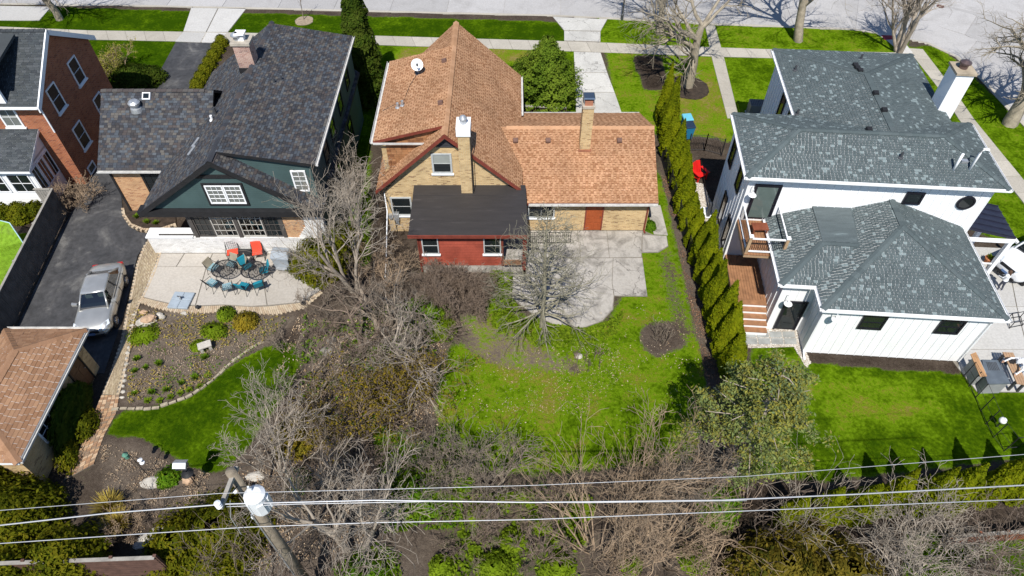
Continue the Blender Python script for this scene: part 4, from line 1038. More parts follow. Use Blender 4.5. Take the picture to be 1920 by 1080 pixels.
# ---------------------------------------------------------------- white farmhouse-style house (turned a few degrees)
M_GSH = mat_rnd("sage_grey_shingles", [(.08, .102, .107), (.09, .112, .116), (.072, .092, .097), (.085, .105, .11), (.078, .1, .104), (.092, .115, .12), (.19, .235, .24), (.086, .108, .112), (.075, .095, .1), (.1, .125, .13), (.083, .104, .108), (.088, .11, .114)], .9, .12, .8)
WH0 = Vector((14.25, 19.6, 0)); WYAW = R(-4.3)
wh = thing("white_house", "large white board and batten house with grey shingle hip roofs and a small balcony", "house", WH0, WYAW, local=True)
WINV = Matrix.LocRotScale(WH0, wh.rotation_euler, None).inverted()
def wl_(px, py, z): return WINV @ at(px, py, z)
WW = mat("white_siding", (.8, .81, .82), .55, .05, 1.2)
GE, ME = 3.75, 6.6
MB().box(0, 7.3, 0, 5.6, 0, GE).build("garage_wall", WW, wh)
MB().box(-1.6, .2, 1.35, 5.6, 0, GE).build("bump_wall", WW, wh)
MB().box(-3.3, 8.0, 5.5, 9.9, 0, ME).build("main_wall", WW, wh)
MB().box(-.1, 7.0, 9.7, 16.3, 0, ME).build("street_side_wall", WW, wh)
def boards(p0, u, n, total, z0, z1, pitch=.4):
    """separate wide boards with battens over the joints"""
    p0, u, n = Vector(p0), Vector(u), Vector(n); k = max(1, round(total / pitch)); w = total / k; bt = MB()
    for i in range(k):
        zz = z1(i / k, (i + 1) / k) if callable(z1) else z1
        MB().obox(p0 + u * (w * (i + .5)) + n * .008 + Z * ((z0 + zz) / 2), u * (w / 2 - .004), n * .007, Z * ((zz - z0) / 2)).build("board", WW, wh)
        bt.obox(p0 + u * (w * i) + n * .024 + Z * ((z0 + zz) / 2), u * .025, n * .02, Z * ((zz - z0) / 2 - .01))
    bt.build("battens", WW, wh, kind="stuff")
NX = Vector((-1, 0, 0))
boards((0, 0, 0), X, S_, 7.3, .02, GE - .03); boards((0, 1.35, 0), -Y_, NX, 1.35, .02, GE - .03)
boards((-1.6, 1.35, 0), X, S_, 1.6, .02, GE - .03); boards((-1.6, 5.5, 0), -Y_, NX, 4.15, .02, GE - .03)
boards((-3.3, 5.5, 0), X, S_, 11.3, 2.8, ME - .03); boards((-3.3, 9.9, 0), -Y_, NX, 4.4, .02, ME - .03)
boards((-.1, 16.3, 0), -Y_, NX, 6.4, .02, ME - .03); boards((8.0, 5.5, 0), Y_, X, 4.4, .02, ME - .03); boards((7.3, 0, 0), Y_, X, 5.5, .02, GE - .03)
WSL = .38
gd = 4.0; gz = GE + WSL * gd
planes = [[(-.35, -.35, GE), (7.65, -.35, GE), (3.65, 3.65, gz)],
          [(7.65, -.35, GE), (7.65, 5.48, GE), (3.65, 5.48, gz), (3.65, 3.65, gz)],
          [(-.35, 5.48, GE), (-.35, -.35, GE), (3.65, 3.65, gz), (3.65, 5.48, gz)]]
bz = GE + WSL * 2.05
planes += [[(-1.95, 1.0, GE), (3.4, 1.0, GE), (3.4, 3.05, bz), (.1, 3.05, bz)], [(-1.95, 5.48, GE), (-1.95, 1.0, GE), (.1, 3.05, bz), (.1, 5.48, bz)]]
ridg = [((3.65, 3.65, gz), (3.65, 5.48, gz)), ((-.35, -.35, GE), (3.65, 3.65, gz)), ((7.65, -.35, GE), (3.65, 3.65, gz)), ((-1.95, 1.0, GE), (.1, 3.05, bz)), ((.1, 3.05, bz), (2.6, 3.05, bz))]
roof(wh, planes, .14, .17, M_GSH, WW, ridg, capw=.15, capslope=.25, name="garage_roof")
MB().hexa([(.1, 3.05, bz - .1), (3.0, 3.05, bz - .1), (3.0, 5.48, bz), (.1, 5.48, bz - .02), (.1, 3.05, bz + .02), (3.0, 3.05, bz + .02), (3.0, 5.48, bz + .12), (.1, 5.48, bz + .1)]).build("membrane_roof", membrane("grey_membrane", (.085, .107, .112)), wh)
p1, r1_ = hip(-3.62, 8.3, 5.05, 10.15, ME, WSL); roof(wh, p1, .14, .17, M_GSH, WW, r1_, capw=.15, capslope=.25)
bs = .245; bd = 3.9; rz2 = ME + bs * bd; xm = 3.45
roof(wh, [[(7.35, 16.65, ME), (-.45, 16.65, ME), (xm, 12.75, rz2)], [(-.45, 16.65, ME), (-.45, 7.6, ME), (xm, 7.6, rz2), (xm, 12.75, rz2)], [(7.35, 7.6, ME), (7.35, 16.65, ME), (xm, 12.75, rz2), (xm, 7.6, rz2)]],
     .14, .17, M_GSH, WW, [((xm, 7.8, rz2), (xm, 12.75, rz2)), ((-.45, 16.65, ME), (xm, 12.75, rz2)), ((7.35, 16.65, ME), (xm, 12.75, rz2))], capw=.15, capslope=.2, name="street_side_roof")
for a, b in (((-3.7, 5.0, ME - .08), (8.35, 5.0, ME - .08)), ((-3.7, 10.1, ME - .08), (-3.7, 5.0, ME - .08)), ((-.4, -.43, GE - .08), (7.7, -.43, GE - .08)), ((-.43, 1.0, GE - .08), (-.43, -.4, GE - .08)),
             ((-2.0, .92, GE - .08), (-.45, .92, GE - .08)), ((-2.03, 5.4, GE - .08), (-2.03, .95, GE - .08)), ((7.73, -.4, GE - .08), (7.73, 5.4, GE - .08)), ((8.38, 5.0, ME - .08), (8.38, 10.1, ME - .08)), ((-.53, 16.6, ME - .08), (-.53, 10.2, ME - .08))):
    gutter(wh, a, b, W, .06)
downspout(wh, [(-.1, -.4, GE - .1), (-.06, -.08, GE - .4), (-.06, -.08, .3), (-.05, -.55, .08)], W); downspout(wh, [(7.4, -.4, GE - .1), (7.36, -.08, GE - .4), (7.36, -.08, .1)], W)
M_BWIN = mat("black_window_frame", (.012, .012, .018), .4, .2)
for x in (2.3, 5.75): window(wh, (x, -.05, 2.15), X, S_, 1.1, 1.0, M_BWIN, 1, 2, fw=.09, mw=.05)
window(wh, (4.55, 5.45, 5.1), X, S_, .85, .75, M_BWIN, 1, 1, fw=.1)
ow = MB().lathe([(.42, 0), (.42, .05), (.33, .06), (.33, .03)], (7.05, 5.45, 5.35), 28, S_).build("round_window", M_BWIN, wh)
MB().lathe([(.34, .028), (.3, .032)], (7.05, 5.45, 5.35), 28, S_).build("pane", M_GLASS, ow)
for y, z, h in ((9.0, 4.1, 1.7), (6.8, 4.3, 1.5), (7.9, 1.0, 2.0), (6.2, .9, 2.0)): window(wh, (-3.35, y, z), Y_, NX, .75, h, M_BWIN, 1, 1, fw=.06)
for y in (11.5, 13.2): window(wh, (-.15, y, 4.0), Y_, NX, .7, 1.8, M_BWIN, 1, 1, fw=.06)
door(wh, (-2.35, 5.45, 3.66), X, S_, 1.15, 2.15, M_BWIN, M_BWIN, glass=mat_gloss("grey_green_glass", (.1, .13, .12), .05))
door(wh, (-.72, 1.3, .1), X, S_, .95, 2.1, M_BWIN, M_BWIN, glass=M_GLASS)
def barn_lamp(p, n=S_):
    p = Vector(p); o = MB().tube([p, p + n * .2 + Z * .25, p + n * .42 + Z * .22, p + n * .45 + Z * .1], .018, 6).build("wall_lamp", W, wh)
    MB().lathe([(.05, .1), (.07, .02), (.19, -.06), (.2, -.08), (.15, -.05), (.04, .05)], p + n * .45, 16).build("lamp_shade", W, o)
barn_lamp((-3.12, 5.48, 5.6)); barn_lamp((-1.3, 1.33, 2.6)); barn_lamp((.35, -.03, 3.3))
# chimney, vents, pipes on the roof
wc = MB().box(6.9, 7.75, 11.0, 12.0, 0, 8.75).build("chimney", WW, wh)
MB().box(6.83, 7.82, 10.93, 12.07, 8.75, 8.87).build("chimney_crown", mat("tan_stone", (.36, .3, .22), .85), wc)
MB().lathe([(.2, 8.87), (.2, 9.1), (.28, 9.12), (.28, 9.2), (.1, 9.3)], (7.3, 11.5, 0), 14).build("flue_cap", mat_gloss("dark_flue", (.2, .14, .13), .35, .7), wc)
def wz(x, y):   # roof height of the two upper hips
    a = min(x + 3.62, 8.3 - x, y - 5.05, 10.15 - y); b = min(x + .45, 7.35 - x, 16.65 - y)
    return ME + max(WSL * a, .245 * b if y > 7.6 else 0, 0)
for px, py in ((1608, 113), (1610, 122), (1614, 130), (1642, 175), (1658, 207), (1631, 240)):
    q = wl_(px, py, 7.6); vent_box(wh, (q.x, q.y, wz(q.x, q.y) + .05), M_BLACK, .14, (0, -.2, 1))
for px, py in ((1494, 122), (1500, 200), (1688, 296), (1616, 106)):
    q = wl_(px, py, 7.1); pipe(wh, (q.x, q.y, wz(q.x, q.y)), M_DGREY, .3, .06)
for px, py, k in ((1791, 313, 0), (1821, 313, 1)):
    q = wl_(px, py, 7.1); z0 = wz(q.x, q.y)
    pts = [q * 1 for _ in range(2)]; pts[0].z = z0 - .1; pts[1].z = z0 + .95
    if k: pts += [Vector((q.x, q.y, z0 + 1.05)) + Vector((.12, .05, .1)), Vector((q.x + .35, q.y + .1, z0 + 1.1)), Vector((q.x + .42, q.y + .12, z0 + .95))]
    MB().tube(pts, .06, 8).build("white_vent_pipe", W, wh, smooth=True)
q = wl_(1803, 303, 7.1); MB().box(q.x - .05, q.x + .25, q.y - .1, q.y + .1, wz(q.x, q.y), wz(q.x, q.y) + .12).build("pipe_collar", M_GALV, wh)
# balcony, deck and steps
M_DECK = mat("cedar_deck", (.3, .15, .075), .75, .3, 3, fine=30)
M_CEDAR = mat("cedar_post", (.4, .27, .16), .8, .25, 4)
bx0, bx1, by0, by1, bzz = -3.28, -1.4, 3.05, 5.45, 3.5
bal = MB().box(bx0, bx1, by0, by1, bzz - .22, bzz - .03).build("balcony_frame", M_CEDAR, wh)
k = 13
for i in range(k):
    x = bx0 + (bx1 - bx0) * i / k; MB().box(x + .006, x + (bx1 - bx0) / k - .006, by0 - .03, by1, bzz - .03, bzz + .01).build("deck_board", M_DECK, bal)
for (x, y) in ((bx0 + .08, by0 + .08), (bx1 - .08, by0 + .08)):
    MB().box(x - .07, x + .07, y - .07, y + .07, bzz - .2, bzz + 1.1).build("post", M_CEDAR, bal); MB().box(x - .1, x + .1, y - .1, y + .1, bzz + 1.1, bzz + 1.16).build("post_cap", W, bal)
for z in (.12, .95):
    MB().box(bx0 + .16, bx1 - .16, by0 + .04, by0 + .1, bzz + z, bzz + z + .07).build("rail", W, bal)
    for x in (bx0 + .05, bx1 - .11): MB().box(x, x + .06, by0 + .16, by1, bzz + z, bzz + z + .07).build("rail", W, bal)
bb = MB()
for i in range(17): x = bx0 + .2 + (bx1 - bx0 - .4) * i / 16; bb.tube([(x, by0 + .07, bzz + .1), (x, by0 + .07, bzz + .97)], .011, 4)
for x in (bx0 + .08, bx1 - .08):
    for i in range(20): y = by0 + .2 + (by1 - by0 - .25) * i / 19; bb.tube([(x, y, bzz + .1), (x, y, bzz + .97)], .011, 4)
bb.build("balusters", M_BLACK, bal, kind="stuff")
MB().box(bx1 - .2, bx1 - .05, by0 + .05, by0 + .2, 0, bzz - .2).build("support_post", M_CEDAR, bal)
dz0 = .95
dkk = MB().box(-3.28, -1.62, 2.4, 5.45, dz0 - .25, dz0 - .03).build("deck_frame", M_CEDAR, wh)
for i in range(12): x = -3.28 + 1.66 * i / 12; MB().box(x + .006, x + 1.66 / 12 - .006, 2.36, 5.45, dz0 - .03, dz0).build("deck_board", M_DECK, dkk)
for i in range(5):
    z = dz0 - .17 * (i + 1); y = 2.36 - .3 * i
    st = MB().box(-3.2, -1.66, y - .3, y, 0, z + .13).build("stair_riser", W, wh); MB().box(-3.22, -1.64, y - .31, y - .005, z + .13, z + .17).build("stair_tread", M_DECK, st)
bc = thing("balcony_table", "small brown wooden table on the white house balcony", "table", (0, 0, 0))
tq = wh.matrix_basis.copy(); tq = Matrix.LocRotScale(WH0, wh.rotation_euler, None)
tp = tq @ Vector((-2.4, 4.55, bzz + .01)); bc.location = tp
MB().box(tp.x - .38, tp.x + .38, tp.y - .25, tp.y + .25, tp.z + .42, tp.z + .47).build("table_top", mat("mahogany", (.2, .06, .03), .5), bc)
for sx in (-.32, .32):
    for sy in (-.2, .2): MB().box(tp.x + sx - .03, tp.x + sx + .03, tp.y + sy - .03, tp.y + sy + .03, tp.z, tp.z + .42).build("leg", mat("mahogany", (0, 0, 0)), bc)
# porch on the driveway side
M_SEAM = mat("dark_metal_roofing", (.02, .022, .04), .45, .2)
pc = [wl_(1826, 375, 3.4), wl_(1890, 424, 3.0)]
px0, px1, py0, py1 = 8.05, max(9.2, pc[1].x), 5.6, 8.0
pr_ = MB().hexa([(px0, py0, 3.5), (px1, py0, 2.95), (px1, py1, 2.95), (px0, py1, 3.5), (px0, py0, 3.62), (px1, py0, 3.07), (px1, py1, 3.07), (px0, py1, 3.62)]).build("porch_roof", M_SEAM, wh)
for i in range(6):
    y = py0 + .05 + (py1 - py0 - .1) * i / 5
    MB().obox(((px0 + px1) / 2, y, 3.37), ((px1 - px0) / 2, 0, -.275), (0, .015, 0), (0, 0, .03)).build("seam", M_SEAM, pr_)
MB().box(px0, px1 + .02, py0 - .06, py0 - .005, 2.75, 3.0).build("porch_beam", W, wh); MB().box(px1 - .16, px1 + .02, py0, py1, 2.7, 2.94).build("porch_beam", W, wh)
for y in (py0 + .05, py1 - .1): MB().box(px1 - .2, px1, y - .1, y + .1, .3, 2.8).build("porch_post", W, wh)
MB().box(px0, px1, py0 - .1, py1, 0, .3).build("porch_floor", M_NEW, wh)
for z in (.45, 1.1): MB().box(px0, px1 - .2, py0 + .02, py0 + .08, z, z + .06).build("porch_rail", W, wh)
bb = MB()
for i in range(9): x = px0 + .1 + (px1 - px0 - .4) * i / 8; bb.box(x - .015, x + .015, py0 + .035, py0 + .065, .5, 1.1)
bb.build("porch_balusters", M_BLACK, wh, kind="stuff")
# ---------------------------------------------------------------- trees and shrubs
def bark(name, c, var=.35):
    return mat(name, c, .9, var, 2.5, fine=18, bumpy=.5, spec=.1)
B_GREY = bark("grey_bark", (.25, .205, .16)); B_PALE = bark("pale_bark", (.38, .325, .265)); B_DARK = bark("dark_bark", (.1, .08, .065))
B_TAN = bark("tan_twig_bark", (.36, .265, .18)); B_LICH = bark("lichen_bark", (.27, .25, .185)); B_BROWN = bark("brown_twig_bark", (.23, .175, .135)); B_STREET = bark("street_tree_bark", (.34, .295, .225))
B_PINK = bark("pinkish_twig_bark", (.22, .17, .135))
class Tubes:
    """list of tapering limbs, meshed in batches"""
    def __init__(s, L=None): s.L = L or []
    def add(s, P, Rd, k): s.L.append((P, Rd, k))
    def mesh(s, name, m):
        groups = {}
        for P, Rd, k in s.L: groups.setdefault((len(P), k), []).append((P, Rd))
        VV, FF, off = [], [], 0
        for (n, k), items in groups.items():
            P = np.array([i[0] for i in items], float); Rd = np.array([i[1] for i in items], float); b = len(items)
            D = np.gradient(P, axis=1); D /= np.linalg.norm(D, axis=2, keepdims=True) + 1e-9
            ref = np.where(np.abs(D[:, :1, 2:3]) < .9, np.array([0, 0, 1.]), np.array([1., 0, 0]))
            A = np.cross(D, np.broadcast_to(ref, D.shape)); A /= np.linalg.norm(A, axis=2, keepdims=True) + 1e-9; B = np.cross(D, A)
            t = np.arange(k) * 2 * np.pi / k; c, s_ = np.cos(t)[None, None, :, None], np.sin(t)[None, None, :, None]
            ring = P[:, :, None] + (A[:, :, None] * c + B[:, :, None] * s_) * Rd[:, :, None, None]
            VV.append(ring.reshape(-1, 3)); i = np.arange(n - 1)[:, None] * k; j = np.arange(k)[None]
            q = np.stack([i + j, i + (j + 1) % k, i + k + (j + 1) % k, i + k + j], -1).reshape(-1, 4)
            FF.append((q[None] + (np.arange(b) * n * k)[:, None, None]).reshape(-1, 4) + off); off += b * n * k
        return np_mesh(name, np.concatenate(VV), np.concatenate(FF), m, smooth=True)
def unit(x, y, z):
    l = math.sqrt(x * x + y * y + z * z) or 1; return x / l, y / l, z / l
def grow(rs, tb, p, d, L, r, lev, cfg, tips=None):
    """one limb and, recursively, its side branches; cfg[lev] = (children, spread, length ratio, wiggle, lift)"""
    n = 5 if lev <= 1 else (4 if lev == 2 else (3 if lev == 3 else 2)); ga = rs.gauss
    ch, spread, ratio, wig, lift = cfg[min(lev, len(cfg) - 1)]
    p = tuple(p); pts = [p]; dirs = [d]; cur = d; st = L / n
    for i in range(n):
        cur = unit(cur[0] + ga(0, wig), cur[1] + ga(0, wig), cur[2] + ga(0, wig) + lift)
        p = (p[0] + cur[0] * st, p[1] + cur[1] * st, p[2] + cur[2] * st); pts.append(p); dirs.append(cur)
    end = .55 if lev == 0 else .3
    rad = [max(.007, r * (1 - (1 - end) * i / n)) for i in range(n + 1)]
    tb.add(pts, rad, 7 if lev == 0 else (5 if lev == 1 else 3))
    if ch == 0:
        if tips is not None: tips.append(pts[-1]); tips.append(pts[1])
        return
    for c in range(ch):
        f = rs.uniform(.25 if lev else .35, 1.0) if c else 1.0
        x = f * n; i = min(int(x), n - 1); f2 = x - i; q = tuple(pts[i][a] + (pts[i + 1][a] - pts[i][a]) * f2 for a in range(3)); dd = dirs[i + 1]
        a = rs.uniform(0, 6.2832); rx, ry, rz = math.cos(a), math.sin(a), rs.uniform(-.3, .3)
        sx, sy, sz = unit(dd[1] * rz - dd[2] * ry, dd[2] * rx - dd[0] * rz, dd[0] * ry - dd[1] * rx)
        sp = spread * rs.uniform(.6, 1.3); c1, s1 = math.cos(sp), math.sin(sp)
        grow(rs, tb, q, unit(dd[0] * c1 + sx * s1, dd[1] * c1 + sy * s1, dd[2] * c1 + sz * s1), L * ratio * rs.uniform(.7, 1.2), max(rad[i] * rs.uniform(.5, .75), .008), lev + 1, cfg, tips)
def leaf_quads(C, size, rs, up=.4, aspect=1.6, nrm=None):
    """small leaf faces at points C"""
    n = len(C); N = rs.normal(0, 1, (n, 3)) if nrm is None else nrm + rs.normal(0, .45, (n, 3))
    N[:, 2] += up; N /= np.linalg.norm(N, axis=1, keepdims=True)
    T = np.cross(N, rs.normal(0, 1, (n, 3))); T /= np.linalg.norm(T, axis=1, keepdims=True); B = np.cross(N, T)
    s = (size * rs.uniform(.6, 1.35, n))[:, None]; T *= s * aspect; B *= s
    V = np.stack([C - T, C + B * .8 + N * s * .2, C + T, C - B * .8 + N * s * .2], 1).reshape(-1, 3)
    return V, np.arange(4 * n).reshape(n, 4)
def np_noise(P, f, seed):
    r = np.random.RandomState(seed); out = np.zeros(len(P))
    for i in range(5):
        k = r.normal(0, f * (1 + i * .6), 3); out += np.sin(P @ k + r.uniform(0, 6.28)) / (1 + i * .5)
    return out / 2.6
def bare_tree(name, mat_, seed, h, r, cfg, stems=1, lean=0.12, spread0=.25, first=.45):
    rs = random.Random(seed); tb = Tubes(); tips = []
    for s in range(stems):
        a = rs.uniform(0, 6.28); k = (spread0 if stems > 1 else lean) * rs.uniform(.4, 1.2)
        d = unit(math.cos(a) * k, math.sin(a) * k, 1.0); o = (.12 * math.sqrt(stems) if stems > 1 else 0) * rs.uniform(.3, 1.4)
        grow(rs, tb, (math.cos(a) * o, math.sin(a) * o, -.06), d, h * first * rs.uniform(.8, 1.15), r * (rs.uniform(.6, 1.1) if stems > 1 else 1), 0, cfg, tips)
    return tb, tips
def split_tree(root_name, label, cat, tb, m, group=None):
    t = thing(root_name, label, cat, (0, 0, 0), group=group, local=True)
    link("trunk", Tubes(tb.L[:1]).mesh("trunk", m), t); link("crown", Tubes(tb.L[1:]).mesh("crown", m), t)
    return t
#             children spread ratio wiggle lift
CFG_BIG = [(8, .85, .85, .08, .02), (7, .7, .6, .13, .02), (6, .7, .55, .17, .02), (4, .75, .5, .2, .02), (0, 0, 0, .22, 0)]
CFG_UP = [(6, .5, .6, .09, .06), (6, .55, .58, .14, .05), (4, .6, .52, .18, .03), (2, .7, .5, .2, .02), (0, 0, 0, .22, 0)]
CFG_SHRUB = [(6, .5, .55, .16, .05), (4, .65, .5, .22, .03), (3, .8, .5, .25, 0), (0, 0, 0, .25, 0)]
CFG_DENSE = [(8, .6, .5, .15, .02), (7, .7, .5, .2, .0), (5, .9, .5, .25, 0), (0, 0, 0, .25, 0)]
CFG_SPREAD = [(7, .9, .72, .14, .0), (5, .8, .55, .17, -.02), (4, .7, .5, .2, -.01), (2, .8, .45, .2, 0), (0, 0, 0, .2, 0)]
CFG_WAND = [(3, .35, .6, .09, .06), (3, .5, .5, .12, .04), (1, .6, .45, .15, .02), (0, 0, 0, .15, 0)]
def put_tree(name, label, cat, px, py, m, seed, h, r, cfg, stems=1, rz=None, group=None, **kw):
    tb, tips = bare_tree(name, m, seed, h, r, cfg, stems, **kw)
    t = split_tree(name, label, cat, tb, m, group=group); t.location = at(px, py); t.rotation_euler.z = seed if rz is None else rz
    return t, tips
# street trees
put_tree("street_tree", "tall bare street tree on the front lawn with a ring of mulch", "tree", 1290, 162, B_STREET, 3, 13, .38, CFG_BIG, first=.36)
put_tree("street_tree", "bare parkway tree beside the middle driveway apron", "tree", 1236, 62, B_STREET, 11, 12, .27, CFG_BIG, first=.42)
put_tree("street_tree", "thick bare parkway tree north of the white house with flared roots", "tree", 1497, 76, B_STREET, 5, 12.5, .36, CFG_BIG, first=.45)
put_tree("street_tree", "bare multi stemmed tree behind the white house corner", "tree", 1685, 97, B_PALE, 8, 9.5, .2, CFG_UP, stems=5, spread0=.3)
put_tree("street_tree", "massive bare trunk with spreading roots beside the curving side street", "tree", 1893, 232, B_STREET, 23, 15, .5, [(11, .9, .8, .07, .02)] + CFG_BIG[1:], first=.36, lean=.02)
put_tree("street_tree", "bare parkway tree north of the red brick house", "tree", 112, 36, B_STREET, 15, 10.5, .3, CFG_BIG, first=.42)
put_tree("sapling", "thin young sapling in a round dirt patch on the parkway", "tree", 570, 37, B_GREY, 4, 3.6, .035, [(5, .5, .5, .06, .04), (3, .5, .5, .1, 0), (0, 0, 0, .1, 0)], first=.7)
for px, py, rx, nm in ((1290, 165, 1.5, "mulch_ring"), (570, 39, .75, "dirt_ring")):
    c = at(px, py); q = [(c.x + math.cos(a * .35) * rx * RNG.uniform(.9, 1.08), c.y + math.sin(a * .35) * rx * RNG.uniform(.9, 1.08)) for a in range(18)]
    MB().prism(q, -.05, .03).build(nm, mat("dark_mulch", (0, 0, 0)) if "mulch" in nm else mat("pale_dirt", (.3, .24, .17), .95, .3, 5), kind="structure")
# flared roots at the big trunks
# thicket between the two rear yards
put_tree("bare_tree", "tall pale stemmed bare tree rising beside the dark roofed house", "tree", 664, 545, B_PALE, 31, 9.2, .15, CFG_UP, stems=3, spread0=.22)
put_tree("bare_tree", "slender bare tree in the shade between the dark roofed and brick houses", "tree", 668, 430, B_PALE, 61, 6.8, .08, CFG_UP, stems=4, spread0=.25)
put_tree("bare_tree", "wide grey bare tree at the heart of the thicket", "tree", 715, 640, B_GREY, 32, 5.8, .15, CFG_SPREAD, stems=3, spread0=.5)
put_tree("bare_tree", "tangled bare tree east of the patio's mulch bed", "tree", 672, 655, B_BROWN, 33, 4.8, .11, CFG_SPREAD, stems=2, spread0=.55)
put_tree("bare_tree", "bare tree with forked whitish limbs beside the middle lawn", "tree", 770, 690, B_PALE, 34, 5.0, .11, CFG_SPREAD, stems=3, spread0=.5)
put_tree("bare_tree", "low sprawling bare tree leaning over the dark green lawn", "tree", 592, 745, B_GREY, 35, 4.0, .09, CFG_SPREAD, stems=3, spread0=.9)
put_tree("bare_tree", "small pale bare tree at the tip of the dark green lawn", "tree", 515, 893, B_PALE, 36, 5.2, .07, CFG_UP, stems=4, spread0=.35)
put_tree("bare_tree", "bare tree with a forked tan trunk behind the transformer pole", "tree", 668, 1035, B_PALE, 37, 7.4, .15, CFG_UP, stems=2, spread0=.35, first=.5)
put_tree("bare_tree", "thin bare tree standing in the thicket south of the budding shrubs", "tree", 745, 985, B_PALE, 38, 6.8, .075, CFG_UP, stems=3, spread0=.3)
put_tree("bare_tree", "bare tree right beside the utility pole foot", "tree", 590, 985, B_GREY, 39, 5.5, .08, CFG_UP, stems=3, spread0=.35)
# conical bare tree: straight leader with whorls of branches
rs = random.Random(5); tb = Tubes(); hgt = 8.0
tb.add([(0, 0, -.1), (.03, .02, hgt * .35), (-.03, .04, hgt * .7), (0, .05, hgt)], [.14, .1, .06, .012], 7)
for i in range(70):
    f = (i + .5) / 70; z = .8 + (hgt - 1.0) * f ** 1.1; a = i * 2.4 + rs.uniform(-.3, .3); L = (2.4 * (1 - f) ** .75 + .3) * min(1, .62 + f * 2.2) * rs.uniform(.75, 1.15)
    grow(rs, tb, (0, .02, z), unit(math.cos(a), math.sin(a), rs.uniform(-.05, .35) + f * .5), L, .045 * (1 - f) + .014, 1, [(0, 0, 0, 0, 0), (7, .75, .45, .14, .03), (3, .7, .5, .18, 0), (0, 0, 0, .2, 0)])
split_tree("bare_tree", "dense bare grey tree with radiating branches beside the worn terrace", "tree", tb, B_LICH).location = at(1016, 612)
# bare multi-stem shrubs
def put_shrub(label, px, py, m, seed, h, stems, cfg=CFG_SHRUB, spread0=.6, r=.03, group=None, name="bare_shrub", first=.5):
    tb, _ = bare_tree(name, m, seed, h, r, cfg, stems, spread0=spread0, first=first)
    o = link(name, tb.mesh(name, m)); o.location = at(px, py); props(o, label, "shrub", group); return o
put_shrub("dense dark brown bare shrub against the red sided addition", 862, 570, B_BROWN, 51, 2.7, 34, CFG_DENSE, .7, .022)
put_shrub("pale bare shrub at the foot of the brick house's corner", 735, 530, B_TAN, 52, 2.6, 9, CFG_SHRUB, .8)
put_shrub("tan bare shrub in front of the electricity meters", 700, 500, B_TAN, 53, 2.6, 8, CFG_SHRUB, .7)
put_shrub("brown bare shrub by the patio's far edge", 612, 625, B_BROWN, 54, 1.7, 7, CFG_SHRUB, .9)
put_shrub("spreading brown bare shrub on the bank between lawn and thicket", 810, 650, B_BROWN, 55, 2.4, 9, CFG_SHRUB, .9)
put_shrub("tan bare shrub under the wide grey tree", 690, 690, B_PINK, 56, 2.8, 9, CFG_SHRUB, .8)
put_shrub("greyish upright bare shrub beside the leggy one at the lawn's end", 850, 905, B_GREY, 57, 4.0, 13, CFG_SHRUB, .3, .04)
put_shrub("grey upright bare shrub with pale tips below the middle lawn", 925, 915, B_GREY, 58, 4.3, 14, CFG_SHRUB, .28, .04)
put_shrub("grey leggy bare shrub beside the green ground cover", 800, 900, B_GREY, 59, 3.4, 9, CFG_SHRUB, .35, .035)
put_shrub("rust brown bare shrub south of the shady trunks", 720, 900, B_BROWN, 60, 2.4, 11, CFG_SHRUB, .7)
put_shrub("brown bare shrub in front of the thicket's budding bush", 640, 880, B_BROWN, 62, 2.4, 10, CFG_SHRUB, .7)
put_shrub("brown bare shrub beside the pale small tree", 560, 930, B_PINK, 63, 2.2, 10, CFG_SHRUB, .6)
wand = dict(cfg=CFG_WAND, r=.038, first=.55)
put_shrub("fan of long tan bare wands on the side of the green hollow", 1120, 1040, B_TAN, 71, 5.6, 26, spread0=.6, **wand)
put_shrub("fan of long tan bare wands with upright pale stems", 1235, 1025, B_TAN, 72, 5.0, 24, spread0=.6, **wand)
put_tree("bare_tree", "upright tan bare tree rising out of the wand shrubs", "tree", 1165, 985, B_TAN, 73, 7.2, .07, CFG_UP, stems=5, spread0=.3)
put_tree("bare_tree", "grey bare tree between the wand shrubs and the blue green conifer", "tree", 1262, 950, B_GREY, 74, 6.6, .07, CFG_UP, stems=4, spread0=.3)
put_shrub("dark tangle of bare brush beneath the power lines", 1030, 950, B_BROWN, 75, 2.2, 14, CFG_SHRUB, .7)
put_shrub("bare brush beside the shed roof", 1010, 1040, B_BROWN, 76, 2.0, 12, CFG_SHRUB, .8)
put_shrub("pinkish bare brush around the utility pole foot", 530, 1070, B_PINK, 77, 3.4, 20, CFG_WAND, .5, .025, first=.55)
put_shrub("pinkish bare brush east of the utility pole", 630, 1085, B_PINK, 78, 3.6, 22, CFG_WAND, .5, .025, first=.55)
put_shrub("pale bare brush west of the forked tan tree", 440, 1085, B_PINK, 79, 2.8, 16, CFG_WAND, .5, .022, first=.55)
put_shrub("bare brush leaning over the shady ditch", 1400, 960, B_PINK, 80, 3.6, 26, CFG_WAND, .6, .025, first=.55)
put_shrub("pale bare tree top branching above the arborvitae row", 1700, 1080, B_PALE, 81, 5.2, 26, CFG_SHRUB, .55, .04)
put_shrub("reddish bare branches beside the lattice fence", 1830, 1070, B_PINK, 82, 4.2, 20, CFG_SHRUB, .5, .03)
put_shrub("pale bare brush among the arborvitae tips", 1500, 985, B_PALE, 83, 4.0, 18, CFG_WAND, .5, .022, first=.55)
put_shrub("dry tan shrub beside the white sunroom", 148, 382, B_TAN, 84, 1.7, 22, CFG_SHRUB, .7, .02)
put_shrub("small bare shrub in its round bed on the middle lawn", 1238, 640, B_GREY, 85, 1.3, 12, CFG_WAND, .4, .012)
put_shrub("small dry shrub at the stone edged corner of the lawn", 1075, 690, B_BROWN, 86, 1.2, 10, CFG_WAND, .35, .012)
put_shrub("smaller dry shrub next to the stone edged corner", 1112, 682, B_BROWN, 87, 1.0, 8, CFG_WAND, .35, .012)
